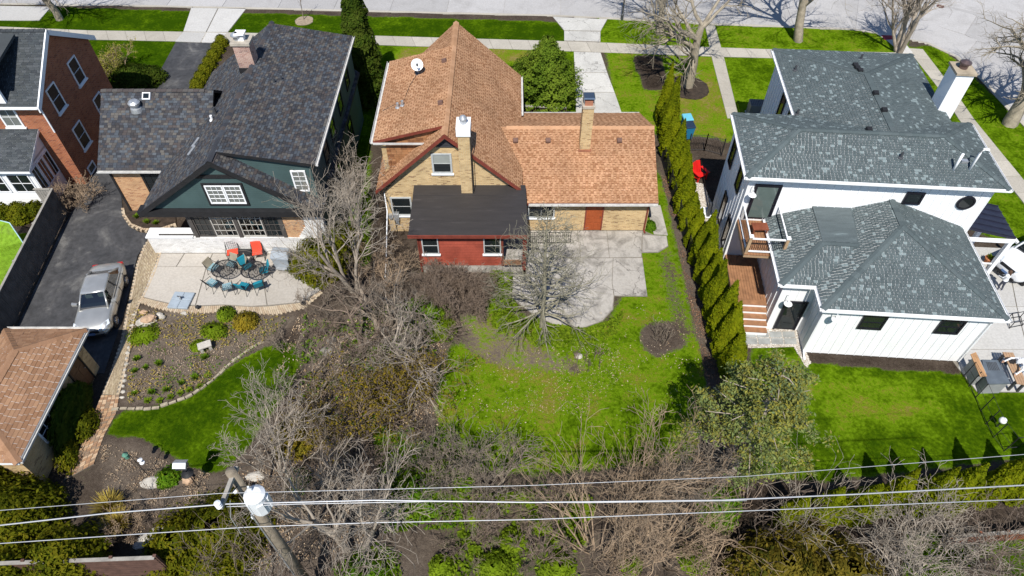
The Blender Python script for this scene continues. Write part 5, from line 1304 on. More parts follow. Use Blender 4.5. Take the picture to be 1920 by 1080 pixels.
put_shrub("low grey bare shrub on the bank below the patio border", 545, 660, B_GREY, 88, 1.5, 8, CFG_SHRUB, .9, .02)
put_shrub("grey bare shrub hanging over the patio paving", 590, 580, B_GREY, 89, 1.6, 6, CFG_SHRUB, .9, .025)
put_shrub("fine bare brush in the hollow under the wires", 880, 1000, B_BROWN, 90, 2.0, 18, CFG_SHRUB, .8, .02)
put_shrub("straw coloured bare brush below the bird feeder", 235, 985, B_TAN, 91, 1.2, 16, CFG_SHRUB, .7, .014)
put_shrub("reddish bare shrub below the feeding stones", 300, 950, B_BROWN, 92, 1.1, 14, CFG_WAND, .5, .012)

# ---------------------------------------------------------------- leafy plants
def leaf_mat(name, cols, tr=.25): return mat_rnd(name, [(r_, g_, b_ * .4) for r_, g_, b_ in cols], .85, .25, 1.4, .05, tr)
L_ARB = leaf_mat("arborvitae_leaf", [(.055, .08, .006), (.1, .13, .008), (.15, .18, .01), (.19, .205, .012), (.12, .155, .009)])
L_JUN = leaf_mat("juniper_leaf", [(.02, .04, .012), (.034, .062, .016), (.05, .08, .02), (.065, .09, .028)])
L_PINE = leaf_mat("pine_leaf", [(.05, .09, .02), (.085, .145, .03), (.13, .2, .045), (.17, .24, .06)])
L_BLUE = leaf_mat("blue_green_leaf", [(.12, .17, .16), (.17, .22, .19), (.22, .26, .2), (.28, .25, .1), (.15, .2, .22)])
L_YEW = leaf_mat("yew_leaf", [(.045, .06, .01), (.08, .095, .012), (.12, .125, .016), (.16, .145, .022)])
L_BOX = leaf_mat("boxwood_leaf", [(.1, .11, .012), (.14, .15, .018), (.18, .18, .025), (.08, .1, .012)])
L_LIME = leaf_mat("spring_leaf", [(.11, .18, .015), (.155, .235, .025), (.2, .28, .04), (.09, .15, .02)], .3)
L_GREEN = leaf_mat("fresh_green_leaf", [(.05, .12, .015), (.08, .18, .02), (.12, .22, .03), (.16, .24, .03)], .3)
L_BUD = leaf_mat("olive_bud", [(.16, .12, .03), (.22, .165, .045), (.12, .1, .035), (.28, .2, .05)], .3)
L_GOLD = leaf_mat("golden_leaf", [(.26, .19, .04), (.34, .25, .06), (.18, .16, .05)], .3)
L_RUSTY = leaf_mat("bronzed_conifer_leaf", [(.1, .085, .03), (.15, .12, .04), (.2, .15, .05), (.07, .075, .025)])
L_STRAW = leaf_mat("dry_grass_blade", [(.38, .29, .16), (.45, .36, .2), (.3, .22, .12)], .2)
def crown_points(rs, n, prof, bump_f, bump_a, inner=.35, seed=1):
    """points in a bumpy solid of revolution; prof(t) = radius at height t in 0..1 (times size)"""
    t = rs.uniform(0, 1, n * 2); a = rs.uniform(0, 2 * np.pi, n * 2); rr = prof(t); keep = rs.uniform(0, rr.max(), n * 2) < rr + .05
    t, a = t[keep][:n], a[keep][:n]; return t, a
def column_crown(name, m, seed, h, rad, n, size, prof, bump_a=.22, z0=.1):
    rs = np.random.RandomState(seed); t, a = crown_points(rs, n, prof, 0, 0)
    D = np.stack([np.cos(a), np.sin(a), t * 3], -1)
    b = 1 + bump_a * np_noise(D * np.array([1, 1, 1.6]), 2.6, seed) + .5 * bump_a * np_noise(D, 6, seed + 1)
    depth = 1 - .45 * rs.uniform(0, 1, len(t)) ** 2.2
    r = rad * prof(t) * b * depth
    C = np.stack([r * np.cos(a), r * np.sin(a), z0 + t * h + rs.normal(0, .03, len(t))], -1)
    Nn = np.stack([np.cos(a), np.sin(a), np.full(len(a), .5)], -1)
    V, F = leaf_quads(C, size, rs, .3, 1.7, Nn)
    tone = np.clip(.5 + .35 * np_noise(C, 1.5, seed + 2) + rs.normal(0, .16, len(C)), 0, .999)
    # dense heart so nothing shows through
    kk = 12; zz = np.linspace(.02, .97, 10); ring = []
    for z in zz:
        for j in range(kk): q = rad * prof(np.array([z]))[0] * .68; ring.append((q * math.cos(j * 2 * math.pi / kk), q * math.sin(j * 2 * math.pi / kk), z0 + z * h))
    ring = np.array(ring); Q = []
    for i in range(9):
        for j in range(kk): Q.append((i * kk + j, i * kk + (j + 1) % kk, (i + 1) * kk + (j + 1) % kk, (i + 1) * kk + j))
    nV = len(V); V = np.concatenate([V, ring]); F = np.concatenate([F, np.array(Q) + nV]); tone = np.concatenate([tone, np.full(len(Q), .2)])
    return np_mesh(name, V, F, m, tone)
def stub_trunk(h, r, m):
    return MB().tube([(0, 0, -.1), (0, 0, h)], [r, r * .6], 7).mesh("trunk", m, uv=False)
P_ARB = lambda t: np.clip(.72 + .6 * t, 0, 1) * np.clip((1.0 - t) / .68, 0, 1) ** .92 * np.clip(t / .06 + .5, 0, 1)
P_SPIRE = lambda t: (1 - t) ** .62 * np.clip(t / .05 + .6, 0, 1)
P_DOME = lambda t: np.sqrt(np.clip(1 - (t * 1.25 - .25) ** 2, 0.002, 1))
P_PINE = lambda t: np.clip(1.05 - t, 0, 1) ** .6 * np.clip(t / .18 + .35, 0, 1)
arb_me = [column_crown("crown", L_ARB, 100 + i, 4.0, .64, 8000, .055, P_ARB, .28) for i in range(3)]
arb_tr = stub_trunk(1.2, .07, B_DARK)
GH = "arborvitae hedge between the brick house and the white house"
LH = "narrow olive green arborvitae in the hedge along the black picket fence"
def arb(x, y, h, w, label, group, k):
    t = thing("arborvitae_tree", label, "tree", (x, y, 0), RNG.uniform(0, 6), group, local=True)
    t.scale = (w, w, h / 4.1); t.rotation_euler.x, t.rotation_euler.y = RNG.uniform(-.05, .05), RNG.uniform(-.05, .05); link("trunk", arb_tr, t); link("crown", arb_me[k % 3], t)
# foot positions along the hedge line, from the street end to the yard
hl = g2([(1247, 235), (1262, 310), (1285, 400), (1306, 475), (1330, 560), (1352, 640), (1372, 700)])
hh = [(0.0, 4.5, 1.0), (.05, 4.6, 1.0), (.1, 3.9, 1.0), (.17, 3.8, 1.05), (.235, 3.6, 1.0), (.3, 3.4, 1.05), (.36, 3.3, 1.0), (.43, 3.2, 1.05), (.5, 3.1, 1.0), (.57, 3.0, 1.0), (.64, 4.1, 1.0), (.7, 4.3, 1.0), (.765, 4.2, 1.0), (.825, 4.3, .95), (.885, 4.2, 1.05), (.95, 4.0, 1.05), (1.0, 3.2, 1.0)]
for k, (f, h, w) in enumerate(hh):
    x, y = along(hl, f * length(hl)); arb(x - .15 + RNG.uniform(-.1, .1), y, h * RNG.uniform(.92, 1.07), w * RNG.uniform(.82, 1.0), LH, GH, k)
GR = "row of arborvitae at the foot of the white house lawn"
for k, (px, py) in enumerate(((1470, 985), (1535, 975), (1590, 970), (1650, 960), (1705, 955), (1765, 950), (1825, 940), (1885, 932), (1945, 925))):
    p = at(px, py); arb(p.x, p.y, [2.9, 3.0, 3.4, 3.7, 4.2, 3.8, 4.3, 3.8, 4.1][k], [.9, .95, 1.0][k % 3], "golden olive arborvitae in the row along the white house lawn", GR, k)
def evergreen(name, label, px, py, me, trunk, cat="tree", scale=1.0, rz=0, group=None):
    t = thing(name, label, cat, at(px, py), rz, group, local=True)
    t.scale = scale if isinstance(scale, tuple) else (scale,) * 3
    link("trunk", trunk, t); link("crown", me, t); return t
evergreen("juniper_tree", "tall dark spire shaped juniper between two roofs by the sidewalk", 692, 186, column_crown("crown", L_JUN, 120, 8.8, 1.45, 15000, .09, P_SPIRE, .3), stub_trunk(2, .14, B_DARK))
evergreen("pine_tree", "bushy bright green pine in front of the brick house beside its drive", 1022, 200, column_crown("crown", L_PINE, 121, 5.0, 2.2, 26000, .05, P_PINE, .6, .1), stub_trunk(3, .14, B_DARK))
evergreen("pine_shrub", "low dark pine shrub tucked behind the orange brown roof", 975, 175, column_crown("crown", L_PINE, 122, 2.0, 1.3, 4500, .09, P_DOME, .35), stub_trunk(1, .06, B_DARK), "shrub")
# blue-green conifer with visible trunk: foliage pads on real limbs
rs = np.random.RandomState(9); tb = Tubes(); pads = []
tb.add([(0, 0, -.1), (.05, .03, 3), (-.05, .05, 6), (0, 0, 9.0)], [.17, .14, .09, .02], 8)
for i in range(46):
    f = (i + .5) / 46; z = 3.9 + 4.9 * f; a = i * 2.4 + rs.uniform(-.4, .4); L = (2.15 * (1 - f) ** .6 + .35) * rs.uniform(.6, 1.15)
    d = np.array([math.cos(a), math.sin(a), .18]); p0 = np.array([0, 0.03, z]); e = p0 + d * L + np.array([0, 0, -.1 * L])
    tb.add([tuple(p0), tuple((p0 + e) / 2 + [0, 0, .1]), tuple(e)], [.035, .025, .01], 4)
    for q in range(int(3 + L * 3)):
        s = rs.uniform(.35, 1.05); pads.append(p0 + (e - p0) * s + rs.normal(0, .22, 3) * [1, 1, .5])
for i in range(14):
    a = rs.uniform(0, 6.28); z = rs.uniform(1.5, 3.4); p0 = np.array([0, 0, z]); d = np.array([math.cos(a), math.sin(a), .1])
    grow(random.Random(i), tb, p0, unit(*d), 1.6, .02, 1, [(0, 0, 0, 0, 0), (5, .6, .5, .1, 0), (0, 0, 0, .1, 0)])
pads = np.array(pads); C = (pads[:, None] + rs.normal(0, .13, (len(pads), 64, 3)) * [1, 1, .5]).reshape(-1, 3)
V, F = leaf_quads(C, .036, rs, .6, 1.8); tone = np.clip(.5 + .3 * np_noise(C, 1.2, 4) + rs.normal(0, .15, len(C)), 0, .999)
t = split_tree("conifer_tree", "loose blue green conifer with a bare leaning trunk between the two lawns", "tree", tb, B_PALE); t.location = at(1352, 918)
link("foliage", np_mesh("foliage", V, F, L_BLUE, tone), t)
# rounded shrubs
DOME = dict(yew=(L_YEW, .05), box=(L_BOX, .035), lime=(L_LIME, .04), green=(L_GREEN, .045), jun=(L_JUN, .05), gold=(L_GOLD, .035), rust=(L_RUSTY, .05), pine=(L_PINE, .06))
DCACHE = {}
def dome_shrub(kind, label, px, py, w, h, group=None, name="evergreen_shrub", z=0, d=None):
    m, sz = DOME[kind]; d = d or w; key = (kind, w, h, d)
    if key not in DCACHE:
        sd_ = 130 + len(DCACHE); n = int(min(15000, max(900, 2.2 * (w * d * .8 + (w + d) * h * 1.2) / (sz * sz * 3.4)))); rad = max(w, d) / 2
        DCACHE[key] = column_crown(name, m, sd_, h, rad, n, sz, P_DOME, .3 if kind in ("yew", "rust", "green") else .16, 0.0)
    o = link(name, DCACHE[key]); r_ = max(w, d); o.location = at(px, py, z); o.scale = (w / r_, d / r_, 1); o.rotation_euler.z = RNG.uniform(-.4, .4); props(o, label, "shrub", group); return o
for i in range(7):
    x, y = lerp2((371, 166), (417, 84), i / 6); dome_shrub("box", "clipped yellow green boxwood in the row beside the asphalt drive", x, y, 1.0, .8, "boxwoods along the asphalt drive", "boxwood_shrub")
for px, py in ((10, 412), (45, 410)): dome_shrub("box", "round clipped boxwood below the white sunroom windows", px, py, 1.35, 1.15, "boxwoods below the sunroom", "boxwood_shrub")
dome_shrub("yew", "grey green loose shrub beside the round boxwoods and the board fence", 72, 402, 1.1, .9)
dome_shrub("jun", "dark evergreen shrub in the shade by the dark roofed house's wing", 255, 160, 3.2, 1.4)
dome_shrub("jun", "lower dark evergreen shrub at the edge of the asphalt drive", 290, 150, 1.8, 1.0)
dome_shrub("yew", "big green yew at the corner of the patio under bare branches", 600, 500, 2.8, 1.7)
dome_shrub("yew", "spreading yew behind the patio's big yew", 640, 470, 2.4, 1.8)
dome_shrub("yew", "olive yew on the slope south of the white transformer", 420, 1010, 3.6, 1.5)
dome_shrub("yew", "low olive yew beside the stepping stones", 340, 1025, 2.6, 1.2); dome_shrub("yew", "sprawling olive yew above the rail fence", 400, 1060, 3.4, 1.2)
dome_shrub("yew", "olive yew filling the corner below the garage roof", 40, 985, 3.4, 2.4); dome_shrub("yew", "tall yew against the garage end wall", -10, 930, 2.6, 3.0); dome_shrub("yew", "golden yew under the wires near the rail fence", 150, 1060, 2.3, 2.6)
dome_shrub("yew", "olive yew squeezed between corner yew and rail fence", 40, 1085, 2.2, 1.8)
dome_shrub("rust", "wide bronzed conifer with dark gaps beside the wand shrubs", 1440, 1090, 3.2, 2.6, name="conifer_shrub"); dome_shrub("rust", "bronzed conifer bush beside the pale bare tree", 1560, 1100, 3.0, 2.4, name="conifer_shrub"); dome_shrub("rust", "small bronzed conifer bush under the thin wires", 1500, 1030, 1.8, 2.0, name="conifer_shrub")
dome_shrub("green", "dark green low shrub below the dish shaped bird feeder", 318, 897, .95, .45)
dome_shrub("lime", "flat moss green cushion plant at the paver walk", 270, 628, 1.5, .3, d=1.3); dome_shrub("lime", "bright yellow green cushion shrub in the mulch bed", 402, 622, 1.4, .4, d=1.0)
dome_shrub("lime", "small lime cushion below the yellow green shrub", 372, 650, .7, .25); dome_shrub("gold", "yellow flowering shrub in the mulch bed by the patio border", 462, 606, 1.2, .6)
dome_shrub("gold", "orange gold bush in the thicket above the pale small tree", 555, 830, 1.9, 1.3); dome_shrub("lime", "yellow green clump below the patio border", 425, 592, .9, .5)
dome_shrub("green", "fresh green bush beside the small pale tree", 560, 905, 1.0, .9)
dome_shrub("green", "leafy green bush on the bank beside the brown bare shrub", 800, 600, 2.3, 1.2); dome_shrub("lime", "lime leafed bush at the lawn's thicket edge", 830, 622, 1.4, .8)
dome_shrub("green", "fresh green bush deep in the thicket by the wires", 845, 905, 1.9, 1.4); dome_shrub("green", "leafy bush under the grey upright shrubs", 790, 930, 2.2, 1.3); dome_shrub("green", "bright leafy bush between the wand shrubs and the conifer", 1345, 960, 1.7, 1.6)
dome_shrub("lime", "lime leafed bush beside the shady trunks", 830, 1068, 1.0, .8); dome_shrub("lime", "broad lime leafed bush in the open hollow near the shed", 925, 1072, 1.4, .9); dome_shrub("green", "green leafy bush at the wand tree's foot", 690, 1085, 2.2, 1.0)
dome_shrub("lime", "lime leafed bush beside the dark shed eave", 1050, 1068, 1.2, .6)
dome_shrub("yew", "low shrub lining the shaded garage path", 165, 800, 1.0, .7, d=1.6); dome_shrub("yew", "second low shrub lining the shaded garage path", 130, 850, 1.0, .7, d=2.0)
dome_shrub("green", "low groundcover shrub against the white house post", 1218, 428, .6, .5)
for k, (px, py, w_, h_) in enumerate(((960, 1015, 1.0, .6), (1012, 985, .9, .5), (1090, 955, 1.1, .7), (985, 935, .8, .5), (900, 965, 1.0, .6), (1300, 1050, 1.2, .7), (1180, 1060, .9, .5))):
    dome_shrub("lime", "low yellow green leafy clump in the brush " + ("beside the bare hollow", "under the lower cable", "among the first tan wands", "near the grey upright shrubs", "by the fine bare brush", "next to the bronzed conifers", "at the feet of the tan wands")[k], px, py, w_, h_, name="leafy_clump")
put_shrub("tan bare brush filling the gap between the two wand fans", 1190, 1075, B_TAN, 96, 2.6, 16, CFG_SHRUB, .7, .025)
put_shrub("tan bare brush beside the bronzed conifers", 1330, 1070, B_TAN, 97, 2.6, 14, CFG_SHRUB, .7, .025)
# ivy on the garage side
iv = column_crown("ivy", L_JUN, 160, 1.0, .6, 3000, .06, P_DOME, .2, 0.0); o = link("ivy", iv); o.location = (-19.55, 15.6, .1); o.scale = (.5, 2.6, 1.9); props(o, "dark ivy mass climbing the shaded garage wall", "ivy")
# half-bare yellowish front bush
tb, tips = bare_tree("b", B_TAN, 95, 2.6, .03, CFG_SHRUB, 14, spread0=.6, first=.5); rs = np.random.RandomState(3)
o = thing("budding_shrub", "rounded budding yellow grey shrub on the lawn before the red brick house", "shrub", at(222, 140), 0, local=True); link("stems", tb.mesh("stems", B_TAN), o)
C = np.array(tips)[rs.randint(0, len(tips), 5000)] + rs.normal(0, .07, (5000, 3)); V, F = leaf_quads(C, .03, rs); link("buds", np_mesh("buds", V, F, leaf_mat("yellow_grey_bud", [(.28, .27, .12), (.35, .33, .16), (.2, .2, .08)], .2), rs.uniform(0, 1, 5000)), o)
# olive budding shrubs in the thicket
for k, (px, py, s, lab) in enumerate(((660, 800, 1.15, "olive budding shrub in the middle of the thicket"), (740, 790, 1.1, "olive brown budding shrub at the thicket's east side"), (790, 745, .9, "small olive budding shrub near the middle lawn"), (600, 790, .9, "budding shrub between golden bush and thicket"))):
    tb, tips = bare_tree("b", B_BROWN, 140 + k, 3.4, .04, CFG_SHRUB, 10, spread0=.7, first=.5)
    o = thing("budding_shrub", lab, "shrub", at(px, py), 0, local=True); o.scale = (s,) * 3; link("stems", tb.mesh("stems", B_BROWN), o)
    C = np.array(tips)[rs.randint(0, len(tips), 2600)] + rs.normal(0, .1, (2600, 3)); V, F = leaf_quads(C, .032, rs); link("buds", np_mesh("buds", V, F, L_BUD, rs.uniform(0, 1, 2600)), o)
# perennials in the mulch bed
def clump_mesh(name, m, seed, n, h, spread, w=.02):
    rs = np.random.RandomState(seed); a = rs.uniform(0, 6.28, n); k = rs.uniform(.1, 1, n) * spread; hh_ = h * rs.uniform(.6, 1.1, n)
    b = np.stack([np.cos(a) * k * .25, np.sin(a) * k * .25, np.zeros(n)], -1); tip = np.stack([np.cos(a) * k, np.sin(a) * k, hh_], -1); s = np.stack([-np.sin(a), np.cos(a), np.zeros(n)], -1) * w
    mid_ = (b + tip) / 2 + [0, 0, h * .2]
    V = np.stack([b - s * .6, b + s * .6, mid_ + s, mid_ - s, tip + s * .25, tip - s * .25], 1).reshape(-1, 3); i = np.arange(n)[:, None] * 6
    F = np.concatenate([i + [0, 1, 2, 3], i + [3, 2, 4, 5]]); return np_mesh(name, V, F, m, rs.uniform(0, 1, 2 * n))
cl = [clump_mesh("perennial_clump", L_GREEN, 170 + i, 90, .2, .24, .022) for i in range(2)]; cy = clump_mesh("perennial_clump", L_LIME, 175, 70, .1, .24, .022); gs = clump_mesh("dry_grass_tuft", L_STRAW, 176, 420, .7, .75, .014)
for k, (px, py) in enumerate(((274, 691), (298, 684), (254, 697), (254, 740), (286, 737), (314, 732), (341, 720), (365, 710), (385, 672), (258, 607 + 68))):
    o = link("perennial_clump", cl[k % 2]); o.location = at(px, py); o.scale = (RNG.uniform(.8, 1.15),) * 3; o.rotation_euler.z = k; props(o, "small green perennial tuft in the mulch bed by the lawn edging", "plant", "green perennial tufts in the mulch bed")
for k, (px, py) in enumerate(((320, 745), (338, 738), (355, 732), (300, 752), (390, 705), (278, 752), (375, 725))):
    o = link("perennial_clump", cy); o.location = at(px, py); o.rotation_euler.z = k; props(o, "pale yellow green sprouting clump near the lawn edging", "plant", "pale sprouting clumps near the lawn edging")
for k, (px, py) in enumerate(((257, 408), (275, 418), (293, 420))):
    o = link("perennial_clump", cl[k % 2]); o.location = at(px, py, .05); o.rotation_euler.z = k; props(o, "green tuft in the paver edged planter by the orange brick wing", "plant", "tufts in the planter")
for k, (px, py) in enumerate(((210, 955), (228, 985))):
    o = link("dry_grass_tuft", gs); o.location = at(px, py); o.rotation_euler.z = k; props(o, "straw coloured ornamental grass tuft under the wires", "plant", "dry ornamental grass tufts")
# bright ground cover leaves, fallen leaves, twigs (uncountable)
def scatter(px, n, size, m, name, label, cat, seed, h=.12, zoff=.03):
    P = g2(px); A = np.array(P); rs = np.random.RandomState(seed); pts = np.zeros((0, 2))
    while len(pts) < n:
        c = rs.uniform(A.min(0), A.max(0), (n * 2, 2)); w = np_noise(np.c_[c, c[:, :1] * 0], .9, seed) + .8 * np_noise(np.c_[c, c[:, :1] * 0], 3.0, seed + 50) + rs.normal(0, .25, len(c)) > .12; pts = np.concatenate([pts, c[inside(P, c[:, 0], c[:, 1]) & w]])
    C = np.c_[pts[:n], zoff + rs.uniform(0, h, n)]; V, F = leaf_quads(C, size, rs, 1.6, 1.7)
    o = link(name, np_mesh(name, V, F, m, rs.uniform(0, 1, n))); props(o, label, cat, kind="stuff")
scatter([(918, 505), (962, 500), (958, 560), (985, 600), (960, 640), (922, 610), (930, 560)], 3200, .06, L_LIME, "ground_cover", "bright lime ground cover beside the bare grey tree", "ground cover", 1, .2)
scatter([(960, 600), (1030, 610), (1110, 620), (1170, 585), (1150, 640), (1085, 655), (1000, 650)], 3000, .055, L_LIME, "ground_cover", "bright lime ground cover round the rounded end of the terrace", "ground cover", 2, .18)
scatter([(700, 800), (860, 800), (870, 990), (720, 1000)], 6000, .05, L_GREEN, "ground_cover", "fresh green ground cover on the thicket floor", "ground cover", 3, .25)
scatter([(570, 590), (820, 560), (820, 700), (700, 800), (560, 800)], 2600, .045, L_GREEN, "ground_cover", "thin green undergrowth in the upper thicket", "ground cover", 14, .2)
scatter([(860, 930), (1100, 920), (1100, 1085), (850, 1085)], 2200, .055, L_LIME, "ground_cover", "patchy lime ground cover in the hollow under the wires", "ground cover", 4, .15)
L_FALL = mat_rnd("fallen_leaf", [(.36, .25, .15), (.44, .33, .22), (.28, .19, .12), (.5, .4, .29)], .9, .2)
scatter([(830, 580), (960, 560), (1130, 640), (1190, 690), (1100, 780), (880, 770), (830, 700)], 1700, .016, L_FALL, "fallen_leaves", "dry fallen leaves strewn over the upper middle lawn", "leaves", 5, .03)
scatter([(830, 600), (1320, 560), (1330, 800), (1000, 870), (830, 840)], 900, .022, L_FALL, "fallen_leaves", "sparse fallen leaves on the middle lawn", "leaves", 6, .03)
scatter([(560, 590), (840, 560), (830, 1000), (430, 1080), (440, 890)], 9000, .028, L_FALL, "fallen_leaves", "leaf litter under the thicket", "leaves", 7, .04)
scatter([(240, 580), (540, 595), (470, 655), (380, 720), (240, 755)], 2600, .017, L_FALL, "fallen_leaves", "dry leaf bits on the mulch bed", "leaves", 8, .03)
scatter([(240, 580), (545, 595), (480, 655), (380, 725), (240, 758)], 1700, .03, L_STRAW, "dry_stalks", "dry straw coloured stalks among the mulch bed plants", "dry stalks", 18, .12)
scatter([(250, 600), (545, 600), (480, 655), (380, 725), (240, 758)], 700, .03, L_GREEN, "ground_cover", "tiny green sprouts scattered in the mulch bed", "ground cover", 19, .08)
scatter([(190, 830), (400, 890), (420, 1000), (190, 1000)], 2600, .017, L_FALL, "fallen_leaves", "leaf litter round the bird feeder", "leaves", 9, .03)
scatter([(1255, 330), (1240, 330), (1335, 760), (1352, 720)], 1800, .02, mat_rnd("rusty_needle_litter", [(.22, .12, .07), (.18, .09, .055), (.28, .17, .1)], .9), "fallen_leaves", "rusty needle litter along the hedge", "leaves", 10, .03)
# ---------------------------------------------------------------- fences
M_FENCE = mat("weathered_dark_boards", (.12, .11, .1), .9, .35, 2, fine=20)
M_FENCE2 = mat("grey_weathered_wood", (.3, .28, .25), .9, .3, 3)
a, b = at(127, 398), at(-60, 790)
fen = thing("board_fence", "weathered dark vertical board fence along the asphalt drive", "fence", a.lerp(b, .5))
d = (b - a).normalized(); s = Vector((-d.y, d.x, 0)); n = int((b - a).length / .15)
bm_ = [MB().obox((0, 0, .9), d * .068, s * .011, (0, 0, .88)).mesh("board", M_FENCE) for _ in range(4)]
for i in range(n):
    o = link("board", bm_[i % 4], fen); o.matrix_basis = Matrix.Translation(a + d * (.15 * i + .07) + Z * RNG.uniform(-.025, .02) + s * RNG.uniform(-.004, .004))
for z in (.4, 1.5): MB().obox(a.lerp(b, .5) - s * .04 + Z * z, (b - a) / 2, s * .025, (0, 0, .045)).build("rail", M_FENCE, fen)
MB().obox(a.lerp(b, .5) + Z * 1.82, (b - a) / 2, s * .06, (0, 0, .02)).build("cap_rail", M_FENCE2, fen)
for i in range(6): p = a.lerp(b, i / 5) - s * .1; MB().box(p.x - .05, p.x + .05, p.y - .05, p.y + .05, 0, 1.8).build("post", M_FENCE2, fen)
g1 = thing("fence_gate", "short grey weathered gate at the end of the board fence by the sunroom", "gate", a)
for i in range(7): MB().box(a.x - 1.05 + i * .15, a.x - .915 + i * .15, a.y - .02, a.y + .02, .05, 1.75).build("board", M_FENCE2, g1)
MB().box(a.x - 1.05, a.x - .02, a.y - .05, a.y - .021, .5, .6).build("rail", M_FENCE2, g1); MB().box(a.x - 1.08, a.x - .02, a.y - .06, a.y + .06, 1.76, 1.8).build("cap_rail", M_FENCE2, g1)
def picket_fence(label, pts, h, step=.11, post=2.2, name="picket_fence"):
    f = thing(name, label, "fence", Vector(pts[0]).lerp(Vector(pts[-1]), .5)); pk = MB()
    for p, q in zip(pts[:-1], pts[1:]):
        p, q = Vector(p), Vector(q); k = int((q - p).length / step)
        for i in range(k): r_ = p.lerp(q, i / k); pk.tube([r_ + Z * .05, r_ + Z * h], .009, 4)
        for z in (.12, h - .18, h - .03): MB().tube([p + Z * z, q + Z * z], .016, 4).build("rail", M_BLACK, f)
        k = max(1, int((q - p).length / post))
        for i in range(k + 1): r_ = p.lerp(q, i / k); MB().box(r_.x - .03, r_.x + .03, r_.y - .03, r_.y + .03, 0, h + .08).build("post", M_BLACK, f)
    pk.build("pickets", M_BLACK, f, kind="stuff", uv=False); return f
picket_fence("long black metal picket fence running beside the arborvitae hedge", [at(1240, 300), at(1287, 470), at(1336, 640), at(1366, 745)], 1.3)
picket_fence("short black iron fence between hedge and white house near the red chair", [at(1289, 283), at(1320, 283), at(1352, 292)], 1.25, .1, 1.2)
# wire-top garden fence on the right lawn
gf = thing("garden_fence", "thin black post and wire fence across the white house lawn", "fence", at(1845, 790)); fp = [at(*q) for q in ((1806, 706), (1816, 724), (1828, 746), (1838, 770), (1848, 795), (1862, 820), (1882, 846))]
for p in fp: MB().tube([p, p + Z * 1.2], .022, 5).build("post", M_BLACK, gf)
for z in (.08, .6, 1.2):
    for p, q in zip(fp[:-1], fp[1:]): MB().tube([p + Z * z, q + Z * z], .01, 4).build("wire", M_BLACK, gf)
MB().tube([fp[-1] + Z * .3, fp[-1] + Vector((.5, .05, .3)), fp[-1] + Vector((.5, .05, 1.2)), fp[-1] + Z * 1.2], .018, 5).build("gate_loop", M_BLACK, gf)
gl = thing("globe_lamp", "white globe garden lamp on a short post inside the wire fence", "lamp", at(1868, 800)); p = at(1868, 800)
MB().lathe([(.03, 0), (.1, .06), (.15, .15), (.16, .2), (.13, .3), (.05, .36)], p + Z * .35, 16).build("globe", W, gl, smooth=True); MB().tube([p, p + Z * .36], .03, 6).build("post", M_BLACK, gl)
# rail fences at the foot of the picture
M_REDW = mat("reddish_stained_wood", (.11, .06, .045), .85, .3, 4)
def rail_fence(label, p, q, h, rows, m, posts):
    f = thing("rail_fence", label, "fence", p.lerp(q, .5)); d = (q - p).normalized(); s = Vector((-d.y, d.x, 0))
    for i in range(rows):
        z = .12 + (h - .2) * i / (rows - 1) if rows > 1 else h
        MB().obox(p.lerp(q, .5) + Z * z, (q - p) / 2, s * .012, (0, 0, (h / rows) * .42)).build("slat", m, f)
    MB().obox(p.lerp(q, .5) + Z * (h + .02), (q - p) / 2, s * .07, (0, 0, .018)).build("cap_rail", M_FENCE2, f)
    for i in range(posts + 1): r_ = p.lerp(q, i / posts); MB().obox(r_ + Z * (h / 2 + .05) + s * .06, d * .06, s * .045, Z * (h / 2 + .05)).build("post", m, f)
p, q = at(-40, 1058, 1.8), at(290, 1046, 1.8); p.z = q.z = 0
rail_fence("reddish brown horizontal slat fence below the yews", p, q, 1.8, 9, M_REDW, 4)
p, q = at(1790, 1006, .9), at(1990, 992, .9); p.z = q.z = 0
rail_fence("low rust brown slat fence behind the arborvitae row", p, q, .9, 5, mat("rust_stained_wood", (.24, .085, .045), .85, .3, 4), 4)
# ---------------------------------------------------------------- utility pole and wires
M_POLE = mat("old_pole_timber", (.24, .2, .15), .95, .35, 3, fine=30, bumpy=.6)
M_WIRE = mat_gloss("aluminium_wire", (.42, .43, .45), .45, .4)
M_PORC = mat_gloss("grey_white_enamel", (.72, .74, .77), .3)
top = at(432, 884, 10.2); pb = Vector((top.x, top.y, 0))
up = thing("utility_pole", "weathered wooden utility pole with crossarm and a white transformer", "pole", pb)
MB().tube([pb - Z * .2, pb + Z * 5, pb + Z * 10.2], [.19, .165, .14], 12).build("shaft", M_POLE, up, smooth=True)
MB().tube([pb + Vector((-.16, -.12, 0)), pb + Vector((-.15, -.12, 7.6))], .03, 6).build("ground_conduit", M_GALV, up)
ca, cb_ = pb + Vector((.12, .2, 10.0)), pb + Vector((-.02, -.95, 9.95)); dd = (cb_ - ca) / 2
MB().obox((ca + cb_) / 2 + Vector((-.05, 0, .05)), dd, Vector((.055, 0, 0)), Z * .06).build("crossarm", M_FENCE2, up)
MB().tube([ca + Vector((0, -.7, 0)), pb + Vector((0, -.1, 9.5))], .02, 5).build("brace", M_DGREY, up)
ins = MB()
for z in (0, .09, .18): ins.lathe([(.035, z), (.09, z + .02), (.09, z + .04), (.035, z + .07)], cb_ + Vector((-.05, .02, .12)), 12)
ins.build("insulator", M_PORC, up)
tc = pb + Vector((.42, -.22, 8.35))
tr = MB().lathe([(.05, -.02), (.27, 0), (.285, .05), (.285, .8), (.3, .82), (.3, .87), (.2, .95), (.05, .98)], tc, 20).build("transformer", M_PORC, up, smooth=False)
